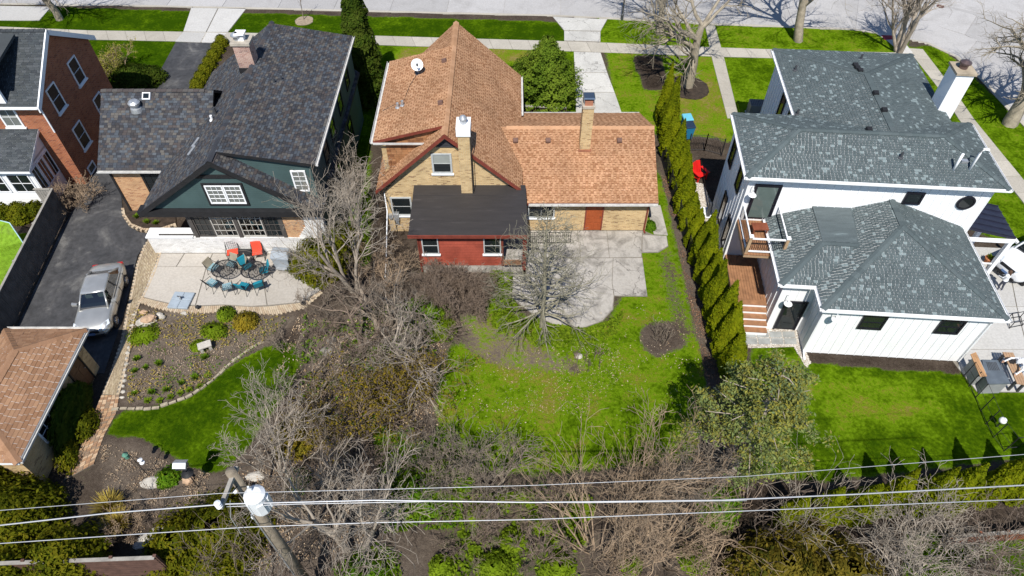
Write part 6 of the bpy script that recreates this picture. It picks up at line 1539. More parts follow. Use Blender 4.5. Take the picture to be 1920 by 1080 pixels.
MB().lathe([(.05, 0), (.07, .05), (.05, .08), (.07, .12), (.05, .16), (.03, .25)], tc + Vector((-.1, .08, .95)), 10).build("bushing", M_PORC, tr); MB().box(tc.x - .38, tc.x - .26, tc.y + .02, tc.y + .14, tc.z + .1, tc.z + .7).build("bracket", M_DGREY, tr)
for k in range(5): t_ = k * 1.2 - 1; MB().obox(tc + Vector((math.cos(t_) * .3, math.sin(t_) * .3, .4)), Vector((math.cos(t_), math.sin(t_), 0)) * .02, Vector((-math.sin(t_), math.cos(t_), 0)) * .09, Z * .28).build("cooling_fin", M_PORC, tr)
for z in (9.0, 7.2): MB().lathe([(.04, 0), (.07, .03), (.07, .09), (.03, .12)], pb + Vector((-.2, -.05, z)), 10).build("spool", M_PORC, up)
def wire(label, pts, r, m=M_WIRE, name="power_line", sag=0.0):
    P = [Vector(q) for q in pts]; out = []
    for i in range(len(P) - 1):
        for k in range(12): t = k / 12; v = P[i].lerp(P[i + 1], t); v.z -= sag * 4 * t * (1 - t); out.append(v)
    out.append(P[-1]); return MB().tube(out, r, 6).build(name, m, label=label, cat="cable", smooth=True, uv=False)
wire("upper bundled silver power line crossing below the lawns", [at(-200, 1003, 9.0), at(0, 985, 9.0), at(205, 962, 9.0), at(425, 945, 9.0), at(700, 938, 8.95), at(1000, 942, 8.9), at(1350, 938, 8.9), at(1600, 927, 8.95), at(2100, 900, 9.0)], .022)
wire("second conductor twisted beside the upper silver power line", [at(425, 950, 9.0), at(560, 945, 8.95), at(800, 940.5, 8.9), at(1100, 942.5, 8.86), at(1400, 938.5, 8.86)], .013)
wire("lower silver cable below the upper power line", [at(-200, 1034, 7.3), at(0, 1019, 7.3), at(250, 1002, 7.3), at(470, 988, 7.3), at(700, 980, 7.25), at(1000, 974, 7.2), at(1350, 960, 7.2), at(1920, 936, 7.3), at(2150, 926, 7.3)], .015)
wire("thin high primary wire from the crossarm insulator", [at(-200, 975, 10.1), at(0, 957, 10.1), at(412, 925, 10.1), at(700, 918, 10.05), at(1000, 910, 10.0), at(1400, 893, 10.0), at(1920, 852, 10.1), at(2150, 835, 10.1)], .009)
MB().tube([pb + Vector((-.3, -.3, 9.0)), pb + Vector((-.45, -.5, 8.3)), pb + Vector((-.42, -.6, 7.3))], .012, 5).build("jumper", M_WIRE, up)

# ---------------------------------------------------------------- cars
M_TYRE = mat("tyre_rubber", (.016, .016, .017), .85, .2); M_RIM = mat_gloss("alloy_rim", (.6, .6, .62), .28, .9); M_CARGLASS = mat_glass("car_glass", (.3, .38, .38), .08)
def car(label, loc, rz, paint, Lf, Lr, wid, belt, roofz, cab, hoodz, wheelx, wr, seats=None):
    """cab = (windscreen foot, roof front, roof back, rear glass foot) along x; front is +x"""
    t = thing("parked_car", label, "car", loc, rz, local=True); hw = wid / 2
    xs_ = [-Lr, -Lr + .12, -Lr + .45, cab[3], (cab[3] + cab[2]) / 2, cab[2], 0, cab[1], cab[0], cab[0] + .35, Lf - .55, Lf - .2, Lf]
    rings = []
    for x in xs_:
        e = 1.0
        if x > Lf - .6: e = 1 - .24 * ((x - Lf + .6) / .6) ** 2
        if x < -Lr + .5: e = 1 - .18 * ((-Lr + .5 - x) / .5) ** 2
        zt = belt if cab[3] < x < cab[0] else (hoodz + (belt - hoodz) * max(0, 1 - (x - cab[0]) / .9) if x >= cab[0] else belt + .02)
        if x >= Lf - .2: zt -= .14 + .16 * (x >= Lf)
        if x <= -Lr + .12: zt -= .05 + .1 * (x <= -Lr)
        zb = .2 if -Lr + .3 < x < Lf - .4 else .3
        w = hw * e
        half = [(0, zb), (w * .8, zb), (w * .97, zb + .1), (w, zb + .3), (w * .985, zt - .22), (w * .93, zt - .06), (w * .8, zt), (w * .4, zt + .03), (0, zt + .04)]
        rings.append([(x, y, z) for y, z in half] + [(x, -y, z) for y, z in half[-2:0:-1]])
    bd = MB().loft(rings).build("body", paint, t, smooth=True)
    sd_ = bd.modifiers.new("smooth", 'SUBSURF'); sd_.levels = sd_.render_levels = 1
    a0, a1, a2, a3 = cab; bw, tw = hw * .88, hw * .66; zb = belt - .02
    G = MB()
    ring0 = [(a0, -bw * .86, zb), (a0, bw * .86, zb), (a0 - .55, bw, zb), (a3 + .4, bw, zb), (a3, bw * .84, zb), (a3, -bw * .84, zb), (a3 + .4, -bw, zb), (a0 - .55, -bw, zb)]
    ring1 = [(a1, -tw * .92, roofz), (a1, tw * .92, roofz), (a1 - .2, tw, roofz), (a2 + .15, tw, roofz), (a2, tw * .9, roofz), (a2, -tw * .9, roofz), (a2 + .15, -tw, roofz), (a1 - .2, -tw, roofz)]
    gl_ = G.loft([ring0, ring1]).build("windows", M_CARGLASS, t)
    rp = MB(); rr = []
    for f, z in ((1.0, roofz - .03), (1.0, roofz + .02), (.86, roofz + .055), (.4, roofz + .07)):
        cx = (a1 + a2) / 2; rr.append([(cx + (p_[0] - cx) * (f + .03 if f == 1 else f), p_[1] * (f + .04 if f == 1 else f), z) for p_ in ring1])
    rp.loft(rr).build("roof", paint, t, smooth=True)
    for i, j in ((1, 1), (0, 0), (4, 4), (5, 5)):
        MB().tube([ring0[i], tuple((Vector(ring0[i]) + Vector(ring1[j])) / 2 + Z * .01), ring1[j]], [.06, .045, .045], 6).build("pillar", paint, t, smooth=True)
    for sgn in (1, -1):
        m_ = ((a0 + a3) / 2 - .1); MB().tube([(m_, sgn * bw * 1.0, zb), ((a1 + a2) / 2 - .05, sgn * tw, roofz)], .04, 6).build("pillar", M_BLACK if paint is not W else paint, t)
        MB().box(a3 + .35, a0 - .5, sgn * bw - .02, sgn * bw + .02, zb - .02, zb + .03).build("belt_trim", paint, t)
        mr = MB().loft([[(a0 - .45, sgn * (hw * .9), belt), (a0 - .3, sgn * (hw * .9), belt), (a0 - .3, sgn * (hw * .9), belt + .12), (a0 - .45, sgn * (hw * .9), belt + .12)], [(a0 - .5, sgn * (hw + .18), belt + .02), (a0 - .3, sgn * (hw + .16), belt + .02), (a0 - .32, sgn * (hw + .16), belt + .17), (a0 - .5, sgn * (hw + .18), belt + .17)]]).build("mirror", paint, t, bevel=.02)
        hl_ = MB().loft([[(Lf - .1, sgn * hw * .5, hoodz - .3), (Lf - .02, sgn * hw * .42, hoodz - .18), (Lf - .28, sgn * hw * .5, hoodz - .07)], [(Lf - .42, sgn * hw * .93, hoodz - .26), (Lf - .4, sgn * hw * .96, hoodz - .14), (Lf - .62, sgn * hw * .9, hoodz - .03)]]).build("headlight", mat_gloss("headlight_lens", (.55, .6, .66), .08), t)
        MB().box(-Lr - .0, -Lr + .3, sgn * hw * .68 - .14, sgn * hw * .68 + .14, belt - .28, belt - .12).build("tail_light", mat_gloss("tail_lens", (.4, .02, .02), .1), t)
        for wx in wheelx:
            wc_ = Vector((wx, sgn * (hw - .1), wr)); wh_ = MB().lathe([(wr * .62, -.11), (wr * .95, -.11), (wr, -.07), (wr, .07), (wr * .95, .11), (wr * .62, .11)], wc_, 24, (0, sgn, 0)).build("wheel", M_TYRE, t, smooth=False)
            MB().lathe([(wr * .64, .1), (wr * .62, .125), (wr * .55, .09), (wr * .2, .1), (wr * .14, .12)], wc_, 24, (0, sgn, 0)).build("rim", M_RIM, wh_)
            for k in range(7):
                an = k * 2 * math.pi / 7; MB().obox(wc_ + Vector((math.cos(an) * wr * .36, sgn * .118, math.sin(an) * wr * .36)), Vector((math.cos(an), 0, math.sin(an))) * wr * .24, (0, .006, 0), Vector((-math.sin(an), 0, math.cos(an))) * wr * .06).build("spoke", M_RIM, wh_)
            MB().lathe([(wr * 1.16, -.06), (wr * 1.16, .085), (wr * 1.02, .085)], wc_, 24, (0, sgn, 0), cap=False).build("wheel_arch", M_BLACK, t)
        for hx in (.15, -.85): MB().box(hx - .09, hx + .09, sgn * hw * .985 - .012, sgn * hw * .985 + .02, belt - .2, belt - .17).build("door_handle", paint, t)
    for sgn in (1, -1):
        for sx_ in (a0 - .5, (a0 + a3) / 2 - .1, a3 + .3): MB().box(sx_ - .006, sx_ + .006, sgn * hw * .99 - .02, sgn * hw * .99 + .012, .32, belt - .1).build("door_seam", M_BLACK, t)
    MB().box(a3 + .4, a0 - .3, -bw * .8, bw * .8, belt - .05, belt + .045).build("cabin_floor", M_BLACK, t)
    MB().box(a0 - .35, a0 - .05, -bw * .8, bw * .8, belt, belt + .07).build("dashboard", M_DGREY, t)
    MB().box(Lf - .14, Lf - .02, -hw * .42, hw * .42, hoodz - .34, hoodz - .2).build("grille", M_BLACK, t); MB().box(Lf - .12, Lf + .005, -hw * .62, hw * .62, .3, .46).build("air_intake", M_BLACK, t)
    MB().box(Lf - .02, Lf + .015, -.16, .16, .48, .6).build("number_plate", mat("plate_blue", (.12, .2, .38), .5, .1), t)
    for x_, y_ in ((.35, -.35), (.35, .35)): MB().box(a0 - .95, a0 - .75, y_ - .22, y_ + .22, belt - .3, belt + .25).build("seat", mat("beige_seat", (.45, .42, .33), .8), t)
    return t
M_SILVER = mat_gloss("silver_beige_paint", (.5, .5, .48), .3, .6, .5, .6)
cf, cr = at(220, 608), at(238, 534); dv = (cf - cr).normalized(); lat = Vector((dv.y, -dv.x, 0)) if dv.y < 0 else Vector((-dv.y, dv.x, 0))
lat = Vector((-abs(dv.y), -abs(dv.x), 0)).normalized(); cc = (cf + cr) / 2 + lat * .8
car("silver beige sedan parked on the asphalt drive beside the garage", (cc.x, cc.y, .016), math.atan2(dv.y, dv.x), M_SILVER, 2.3, 2.3, 1.8, .93, 1.4, (.98, .3, -1.0, -1.72), .9, (1.38, -1.36), .32)
M_WCAR = mat_gloss("white_car_paint", (.75, .76, .78), .2, 0, .5, .8)
sp_ = at(1881, 512, .4); sdir = Vector((-.9, -.42, 0)).normalized(); sc_ = sp_ - sdir * 2.35
car("white sport utility car on the concrete drive next to the white house", (sc_.x, sc_.y, .022), math.atan2(sdir.y, sdir.x), M_WCAR, 2.4, 2.4, 1.95, 1.1, 1.72, (1.15, .55, -1.95, -2.25), 1.08, (1.5, -1.45), .38)

# ---------------------------------------------------------------- people
def person(name, label, loc, rz, scale, joints, hair, cols, zsplit, lying=None):
    """one closed surface grown over a jointed figure; clothing colours by body height, hair as a child"""
    J = joints; mb = MB()
    def limb(seq, rad): mb.tube([J[k] for k in seq], rad, 10)
    def ball(c, r, sc=(1, 1, 1)):
        rings = []
        for i in range(9):
            t = math.pi * i / 8; rings.append([(c[0] + r * sc[0] * math.sin(t) * math.cos(u * .524) + 1e-4 * u, c[1] + r * sc[1] * math.sin(t) * math.sin(u * .524), c[2] + r * sc[2] * math.cos(t)) for u in range(12)])
        mb.loft(rings[::-1], caps=False)
    limb(("pelvis", "waist", "chest", "neck"), [.155, .13, .17, .07]); limb(("neck", "head"), [.06, .06]); ball(J["head"], .105, (.92, 1.05, 1.2)); ball(J["pelvis"], .165, (1.05, .85, .8)); ball(J["chest"], .18, (1.05, .75, .9))
    h_ = Vector(J["head"]); f_ = Vector(J.get("face", (0, -1, 0))); ball(tuple(h_ + f_ * .105 - Z * .015), .022); ball(tuple(h_ + f_ * .085 - Z * .07), .03, (1, .7, .6))
    for s_ in (-1, 1):
        e_ = h_ + f_ * .088 + Vector((s_ * .036, 0, .02)); ball(tuple(e_), .018)
        ball(tuple(h_ + Vector((s_ * .1, 0, 0))), .028, (.5, 1, 1.2))
    for s_ in ("l", "r"):
        limb(("chest", "sh" + s_), [.08, .075]); limb(("sh" + s_, "el" + s_, "ha" + s_), [.062, .048, .034]); limb(("pelvis", "hip" + s_), [.1, .1]); limb(("hip" + s_, "kn" + s_, "an" + s_), [.1, .068, .045])
        an_ = Vector(J["an" + s_]); fo = Vector(J.get("foot", (0, -1, 0))); mb.tube([an_ - Z * .02 - fo * .05, an_ - Z * .05 + fo * .06, an_ - Z * .06 + fo * .17], [.05, .045, .035], 8)
        w_ = Vector(J["ha" + s_]); dr = (w_ - Vector(J["el" + s_])).normalized(); sd_ = dr.cross(Z).normalized() if abs(dr.z) < .9 else Vector((1, 0, 0)); mb.tube([w_, w_ + dr * .09], [.036, .04], 8)
        for k in range(4): o_ = w_ + dr * .08 + sd_ * (.03 - k * .02); L_ = (.065, .08, .075, .055)[k]; mb.tube([o_, o_ + dr * L_ * .55, o_ + dr * L_ - Z * .02], [.0105, .01, .009], 6)
        mb.tube([w_ + dr * .03 + sd_ * .035, w_ + dr * .06 + sd_ * .07, w_ + dr * .09 + sd_ * .075], [.013, .012, .01], 6)
    o = mb.build(name, cols, label=label, cat="person", uv=False); o.location = loc; o.rotation_euler.z = rz; o.scale = (scale,) * 3
    me = o.data; org = ((min(v[0] for v in mb.v) + max(v[0] for v in mb.v)) / 2, (min(v[1] for v in mb.v) + max(v[1] for v in mb.v)) / 2, min(v[2] for v in mb.v))
    r_ = o.modifiers.new("skin", 'REMESH'); r_.mode = 'VOXEL'; r_.voxel_size = .009; r_.use_smooth_shade = True
    hb_ = MB(); c = Vector(J["head"]) - Vector(org); f2 = f_
    hb_.lathe([(.02, -.14), (.075, -.12), (.108, -.05), (.118, .03), (.1, .1), (.05, .135), (.01, .14)], c - f2 * .025 + Z * .015, 14)
    hb_.tube([c - f2 * .1, c - f2 * .13 - Z * .15, c - f2 * .12 - Z * .28], [.07, .06, .03], 8)
    hh_ = link("hair", hb_.mesh("hair", hair, True), o); hh_.matrix_parent_inverse = Matrix.Identity(4)
    return o
def clothes(name, splits):
    """splits: list of (height fraction of the generated box, colour)"""
    m, nt, N, L, P = nodes_of(name); tc = N.new("ShaderNodeTexCoord"); sx = N.new("ShaderNodeSeparateXYZ"); L.new(tc.outputs["Generated"], sx.inputs[0])
    r = ramp(N, splits[1], 'CONSTANT'); L.new(sx.outputs[splits[0]], r.inputs[0]); n = noise(N, L, tc.outputs["Generated"], 14, 3); r2 = ramp(N, [(.3, (.8,) * 3), (.7, (1.1,) * 3)]); L.new(n.outputs[0], r2.inputs[0])
    L.new(mix(N, L, 1, r.outputs[0], r2.outputs[0], 'MULTIPLY'), P.inputs[0]); P.inputs["Roughness"].default_value = .85; return m
SKIN = (.45, .27, .18)
J1 = dict(pelvis=(0, 0, .92), waist=(0, -.02, 1.08), chest=(0, -.05, 1.3), neck=(0, -.07, 1.47), head=(0, -.11, 1.6), shl=(.17, -.05, 1.38), shr=(-.17, -.05, 1.38), ell=(.25, -.12, 1.12), elr=(-.25, -.1, 1.1), hal=(.2, -.34, 1.02), har=(-.22, -.32, 1.0),
          hipl=(.09, 0, .88), hipr=(-.09, 0, .88), knl=(.1, -.06, .48), knr=(-.1, .05, .48), anl=(.1, .02, .08), anr=(-.1, .14, .08))
person("person", "person in a white top and dark trousers with long brown hair beside the white car", at(1868, 540), R(200), .8, J1, mat("brown_hair", (.09, .05, .03), .7), clothes("white_top_dark_trousers", (2, [(0, (.5, .5, .52)), (.05, (.04, .045, .07)), (.52, (.7, .72, .75)), (.86, SKIN)])), 0)
J2 = dict(pelvis=(0, .1, .9), waist=(0, -.06, 1.0), chest=(0, -.28, 1.1), neck=(0, -.46, 1.16), head=(0, -.58, 1.18), face=(0, -.8, -.5), shl=(.18, -.36, 1.1), shr=(-.18, -.36, 1.1), ell=(.36, -.55, 1.0), elr=(-.34, -.58, 1.0), hal=(.4, -.8, .87), har=(-.34, -.84, .87),
          hipl=(.1, .12, .86), hipr=(-.1, .12, .86), knl=(.11, .05, .47), knr=(-.11, .06, .47), anl=(.11, .2, .08), anr=(-.11, .2, .08))
person("person", "person in a white shirt and blue jeans leaning over the wooden table", Vector((at(1911, 684, .9).x, at(1911, 684, .9).y, .02)), R(-75), 1.0, J2, mat("white_hood", (.7, .7, .72), .8), clothes("white_shirt_blue_jeans", (1, [(0, SKIN), (.08, (.75, .76, .78)), (.62, (.07, .12, .22))])), 0)

# ---------------------------------------------------------------- patio furniture
M_IRON = mat("black_wrought_iron", (.02, .02, .022), .5, .2); M_TEAL = mat("teal_cushion", (.01, .19, .26), .85, .15); M_RCUSH = mat("coral_red_cushion", (.62, .07, .035), .85, .12); M_MESH = mat("tan_woven_mesh", (.3, .26, .19), .8, .2)
def stripes(name):
    m, nt, N, L, P = nodes_of(name); tc = N.new("ShaderNodeTexCoord"); w = N.new("ShaderNodeTexWave"); w.inputs["Scale"].default_value = 1.6; w.bands_direction = 'X'; L.new(tc.outputs["Generated"], w.inputs[0])
    r = ramp(N, [(0, (.03, .16, .22)), (.35, (.6, .64, .6)), (.75, (.05, .2, .27))], 'CONSTANT'); L.new(w.outputs[0], r.inputs[0]); L.new(r.outputs[0], P.inputs[0]); P.inputs["Roughness"].default_value = .85; return m
M_STRIPE = stripes("blue_white_striped_cushion")
def patio_chair(label, px, py, face, seat_m, back_m, group=None, w=.54, rocker=False):
    t = thing("patio_chair", label, "chair", at(px, py, .02), 0, group, local=True); c = at(px, py); t.rotation_euler.z = math.atan2(face.y - c.y, face.x - c.x) + math.pi / 2
    h = w / 2   # front is -y
    for sx in (-1, 1):
        MB().tube([(sx * h, -.24, 0), (sx * h * .95, -.2, .42), (sx * h, -.22, .62), (sx * h, .2, .62), (sx * h * .95, .3, .8)], .014, 5).build("arm", M_IRON, t); 
        MB().tube([(sx * h, .3, 0), (sx * h * .95, .2, .4), (sx * h * .9, .36, .92)], .014, 5).build("leg", M_IRON, t); MB().tube([(sx * h, -.24, 0), (sx * h * .95, -.2, .42)], .015, 5).build("leg", M_IRON, t)
        if rocker: MB().tube([(sx * h, -.38, .1), (sx * h, -.2, .02), (sx * h, .15, .02), (sx * h, .38, .1)], .02, 5).build("rocker", M_IRON, t)
    MB().tube([(-h, -.22, .42), (h, -.22, .42), (h, .2, .4), (-h, .2, .4), (-h, -.22, .42)], .014, 5).build("seat_frame", M_IRON, t)
    bk = MB()
    for i in range(7): x = -h * .9 + h * 1.8 * i / 6; bk.tube([(x, .21, .42), (x * .97, .35, .92)], .006, 4)
    for i in range(5): f = i / 4; bk.tube([(-h * .93, .21 + .14 * f, .44 + .48 * f), (h * .93, .21 + .14 * f, .44 + .48 * f)], .006, 4)
    bk.build("backrest", M_MESH if back_m is M_MESH else M_IRON, t, uv=False)
    MB().box(-h * .92, h * .92, -.23, .2, .425, .5).build("seat_cushion", seat_m, t, bevel=.025)
    if back_m is not None: MB().obox((0, .27, .7), (h * .88, 0, 0), (0, .012 if back_m is M_MESH else .04, .004), (0, .075, .23)).build("back_cushion" if back_m is not M_MESH else "back_panel", back_m, t, bevel=.02)
    return t
def round_table(label, px, py, r):
    t = thing("patio_table", label, "table", at(px, py, .02), 0, local=True); tp_ = MB(); tp_.lathe([(r, .69), (r + .02, .7), (r + .02, .72), (r, .73), (r - .04, .725), (r - .04, .695)], (0, 0, 0), 36, cap=False); tp_.build("table_rim", M_IRON, t)
    ms = MB()
    for i in range(17):
        y = -r + 2 * r * (i + .5) / 17; l = math.sqrt(max(0, r * r - y * y)); ms.box(-l, l, y - .007, y + .007, .708, .716); ms.box(y - .007, y + .007, -l, l, .7085, .7165)
    ms.build("mesh_top", M_IRON, t, kind="stuff", uv=False)
    for k in range(4): a_ = k * math.pi / 2 + .4; MB().tube([(math.cos(a_) * r * .6, math.sin(a_) * r * .6, 0), (math.cos(a_) * r * .25, math.sin(a_) * r * .25, .3), (math.cos(a_) * r * .7, math.sin(a_) * r * .7, .7)], .016, 6).build("leg", M_IRON, t)
    MB().lathe([(.05, .69), (.05, .78), (.03, .8)], (0, 0, 0), 10).build("umbrella_collar", M_IRON, t)
round_table("round black mesh patio table among the striped cushions", 427, 520, .62); round_table("round black mesh patio table among the teal cushions", 481, 522, .6)
T1, T2 = at(427, 520), at(481, 522)
patio_chair("patio chair with tan mesh back and blue seat on the side of the white walk", 405, 512, T1, M_STRIPE, M_MESH); patio_chair("patio chair with striped seat between table and white plinth wall", 440, 505, T1, M_STRIPE, M_MESH)
patio_chair("patio chair with blue striped seat facing the table from the umbrella base side", 402, 541, T1, M_STRIPE, None); patio_chair("patio chair with striped seat with its back to the mulch bed", 431, 548, T1, M_STRIPE, None)
patio_chair("patio chair with teal cushions between its table and the red seats", 467, 509, T2, M_TEAL, M_TEAL); patio_chair("patio chair with teal cushions on the yew side of its table", 499, 517, T2, M_TEAL, M_TEAL)
patio_chair("patio chair with teal cushions next to the striped chair", 461, 547, T2, M_TEAL, M_TEAL); patio_chair("patio chair with teal cushions under the bare twigs", 489, 544, T2, M_TEAL, M_TEAL)
patio_chair("bare tan mesh patio chair without cushions by the striped seats", 457, 506, T1, M_MESH, M_MESH)
patio_chair("rounded wire rocker with a coral red seat cushion by the white wall", 441, 483, at(441, 520), M_RCUSH, None, rocker=True, w=.66); patio_chair("rocker with coral red seat and back cushions by the white wall", 487, 483, at(487, 520), M_RCUSH, M_RCUSH, rocker=True, w=.6)
st_ = thing("side_table", "small black wire side table between the two coral red rockers", "table", at(464, 483, .02), 0, local=True); MB().box(-.3, .3, -.22, .22, .44, .46).build("table_top", M_IRON, st_)
for sx in (-.27, .27):
    for sy in (-.19, .19): MB().tube([(sx, sy, 0), (sx * .95, sy * .95, .44)], .014, 5).build("leg", M_IRON, st_)
gr2 = thing("covered_grill", "barbecue grill under a grey fitted cover by the white plinth wall", "grill", at(535, 500, .02), R(-6), local=True); M_COVER = mat("grey_cover_cloth", (.28, .31, .34), .7, .15, 3)
MB().loft([[(-.42, -.3, .02), (.42, -.3, .02), (.42, .3, .02), (-.42, .3, .02)], [(-.44, -.32, .75), (.44, -.32, .75), (.44, .32, .75), (-.44, .32, .75)], [(-.5, -.34, .95), (.5, -.34, .95), (.5, .34, .98), (-.5, .34, .98)], [(-.44, -.14, 1.22), (.44, -.14, 1.22), (.46, .3, 1.2), (-.46, .3, 1.2)], [(-.4, -.05, 1.26), (.4, -.05, 1.26), (.4, .24, 1.25), (-.4, .24, 1.25)]]).build("cover", M_COVER, gr2, bevel=.04)
MB().box(-.3, .3, -.5, -.33, .25, .3).build("shelf", M_GALV, gr2)
ub = thing("umbrella_base", "flat square grey umbrella base with a metal socket on the patio edge", "umbrella base", at(341, 565, .02), R(-4), local=True)
for sx in (-1, 1):
    for sy in (-1, 1): MB().box(sx * .27 - .265, sx * .27 + .265, sy * .27 - .265, sy * .27 + .265, 0, .14).build("tile", mat("blue_grey_plastic", (.3, .35, .4), .55, .12), ub, bevel=.03)
MB().tube([(0, 0, .1), (0, 0, .34), (.04, 0, .42)], .045, 8).build("socket", M_GALV, ub); MB().tube([(-.12, .03, .38), (.12, -.03, .38)], .03, 6).build("crank", M_DGREY, ub)
for px, py in ((372, 579), (569, 572)):
    pl = thing("path_light", "small black dome path light on the patio border", "lamp", at(px, py, .02), 0, "path lights on the patio border", local=True); MB().lathe([(.05, .0), (.04, .12), (.12, .15), (.1, .2), (.02, .24)], (0, 0, 0), 12).build("shade", M_BLACK, pl); MB().tube([(0, 0, -.02), (0, 0, .12)], .02, 6).build("stem", M_BLACK, pl)
# ---------------------------------------------------------------- stones, feeders and garden bits
def rock(label, px, py, w, d, h, seed, m=None, rz=0, z=0):
    rs_ = np.random.RandomState(seed); rings = []
    for i in range(6):
        t = math.pi * (i / 5 * .62 + .02); rr_ = math.sin(t) if i else .05
        rings.append([(math.cos(u * .6283) * w / 2 * rr_ * rs_.uniform(.82, 1.15), math.sin(u * .6283) * d / 2 * rr_ * rs_.uniform(.82, 1.15), h * (math.cos(t) + .36) / 1.36 * rs_.uniform(.9, 1.05)) for u in range(10)])
    o = MB().loft(rings[::-1]).build("rock", m or M_ROCK, label=label, cat="rock"); o.location = at(px, py, z) - Z * .03; o.rotation_euler.z = rz; return o
M_ROCK = mat("pale_boulder", (.46, .43, .38), .9, .3, 4, bumpy=.6); M_RTAN = mat("tan_boulder", (.48, .33, .22), .9, .3, 4, bumpy=.6)
rock("broad flat pale boulder beside the paver walk", 275, 604, 1.1, .8, .28, 1, rz=.5); rock("tan slab resting on the pale boulder", 279, 599, .8, .5, .25, 2, M_RTAN, .4, .22); rock("larger round white stone by the tan slab", 300, 592, .38, .32, .22, 3); rock("smaller round white stone by the tan slab", 305, 596, .34, .3, .2, 4); rock("small tan stone behind the boulder group", 270, 586, .42, .3, .16, 5, M_RTAN); rock("small pale stone under the patio border", 345, 588, .36, .25, .12, 6)
rock("tan rounded rock at the foot of the bird feeder", 354, 902, .5, .42, .35, 7, M_RTAN)
for k, (px, py, s) in enumerate(((277, 1010, .75), (300, 998, .85), (325, 992, .7), (262, 1022, .6))): rock("flat pale stepping stone %s" % ("below the reddish shrub", "in the middle of the stone steps", "next to the sloping yew", "beside the tall golden yew")[k], px, py, s, s * .6, .1, 20 + k)
rock("grey stone heap under the thicket beside the lawn", 612, 660, .7, .5, .25, 30, mat("grey_stone", (.26, .24, .21), .9, .3, 4)); rock("second grey stone on the thicket heap", 622, 640, .5, .45, .25, 31, mat("grey_stone", (0, 0, 0))); rock("pale flagstone beside the pole", 478, 893, .8, .5, .1, 32); rock("low pale rock at the feeder's bare patch", 285, 905, 1.0, .6, .08, 33); rock("pale rock on the stone edged lawn corner", 1085, 668, .4, .34, .14, 34)
for k in range(16):
    px, py = lerp2((250, 590), (229, 745), k / 15); rock("small white border stone between the paver walk and the mulch bed", px + RNG.uniform(-2, 2), py, RNG.uniform(.14, .28), RNG.uniform(.12, .22), RNG.uniform(.06, .13), 40 + k)["group"] = "white stones along the paver walk"
sb_ = thing("stone_bench", "little pale stone bench among the cushion plants", "bench", at(388, 655), R(25), local=True); MB().box(-.32, .32, -.2, .2, .32, .42).build("seat", M_ROCK, sb_, bevel=.02)
for sx in (-.2, .2): MB().box(sx - .07, sx + .07, -.16, .16, 0, .32).build("leg", M_ROCK, sb_)
bf = thing("bird_feeder", "pole mounted bird feeder with a black dish baffle on the lawn tip", "bird feeder", at(372, 913), 0, local=True); MB().tube([(0, 0, -.1), (0, 0, 1.9)], .02, 6).build("pole", M_BLACK, bf)
MB().lathe([(.02, 1.42), (.12, 1.4), (.24, 1.3), (.25, 1.29), (.11, 1.38)], (0, 0, 0), 20).build("baffle", M_BLACK, bf); MB().box(-.22, .22, -.16, .16, 1.88, 1.92).build("tray", M_DGREY, bf)
MB().hexa([(-.26, -.2, 2.1), (.26, -.2, 2.1), (.26, .2, 2.1), (-.26, .2, 2.1), (-.26, -.02, 2.22), (.26, -.02, 2.22), (.26, .02, 2.22), (-.26, .02, 2.22)]).build("feeder_roof", M_GALV, bf)
for sx in (-.2, .2): MB().box(sx - .015, sx + .015, -.12, .12, 1.92, 2.11).build("side", M_GALV, bf)
hk = thing("hanging_feeder", "green and white hanging bird feeders on a black shepherd hook", "bird feeder", at(279, 893), 0, local=True); MB().tube([(0, 0, -.1), (0, 0, 1.8), (-.1, .05, 2.0), (-.25, .1, 2.0), (-.32, .12, 1.85)], .014, 5).tube([(0, 0, 1.6), (.12, -.02, 1.8), (.28, -.05, 1.78), (.3, -.05, 1.65)], .012, 5).build("hook", M_BLACK, hk)
MB().lathe([(.04, 1.45), (.09, 1.48), (.09, 1.72), (.13, 1.74), (.03, 1.86)], (-.32, .12, 0), 12).build("feeder", mat("feeder_green", (.1, .25, .18), .6), hk); MB().lathe([(.1, 1.35), (.1, 1.4), (.05, 1.42), (.05, 1.6), (.1, 1.62), (.02, 1.68)], (.3, -.05, 0), 12).build("feeder", W, hk)
# ---------------------------------------------------------------- side strip of the white house
M_REDP = mat("red_plastic", (.6, .015, .012), .45, .1)
ad = thing("adirondack_chair", "bright red slatted garden chair on the mulch by the white house", "chair", at(1309, 334), R(30), local=True)
for i in range(5): x = -.24 + i * .12; MB().obox((x, .32, .62), (.052, 0, 0), (0, .012, .003), (0, .16, .42 - abs(i - 2) * .04)).build("back_slat", M_REDP, ad); 
for i in range(5): MB().box(-.28, .28, -.32 + i * .115, -.225 + i * .115, .36 - i * .025, .385 - i * .025).build("seat_slat", M_REDP, ad)
for sx in (-1, 1):
    MB().box(sx * .36 - .08, sx * .36 + .08, -.42, .3, .56, .59).build("armrest", M_REDP, ad); MB().box(sx * .32 - .02, sx * .32 + .02, -.36, -.26, 0, .56).build("leg", M_REDP, ad); MB().obox((sx * .3, .02, .2), (.02, 0, 0), (0, .4, -.16), (0, .02, .05)).build("side_rail", M_REDP, ad)
MB().lathe([(.2, .02), (.2, .05), (.16, .06)], at(1300, 347), 20).build("valve_lid", mat("green_plastic", (.05, .16, .09), .6), label="round green utility lid in the pebbles by the red chair", cat="lid")
ww = thing("window_well", "white corrugated window well with a grey post against the white house", "window well", at(1334, 405)); c = at(1334, 412); prof_ = [(c.x + math.cos(math.pi * (1 + k / 12)) * .75, c.y + math.sin(math.pi * (1 + k / 12)) * .55) for k in range(13)]
MB().tube([(x, y, .2) for x, y in prof_], .06, 6).build("rim", M_BLACK, ww)
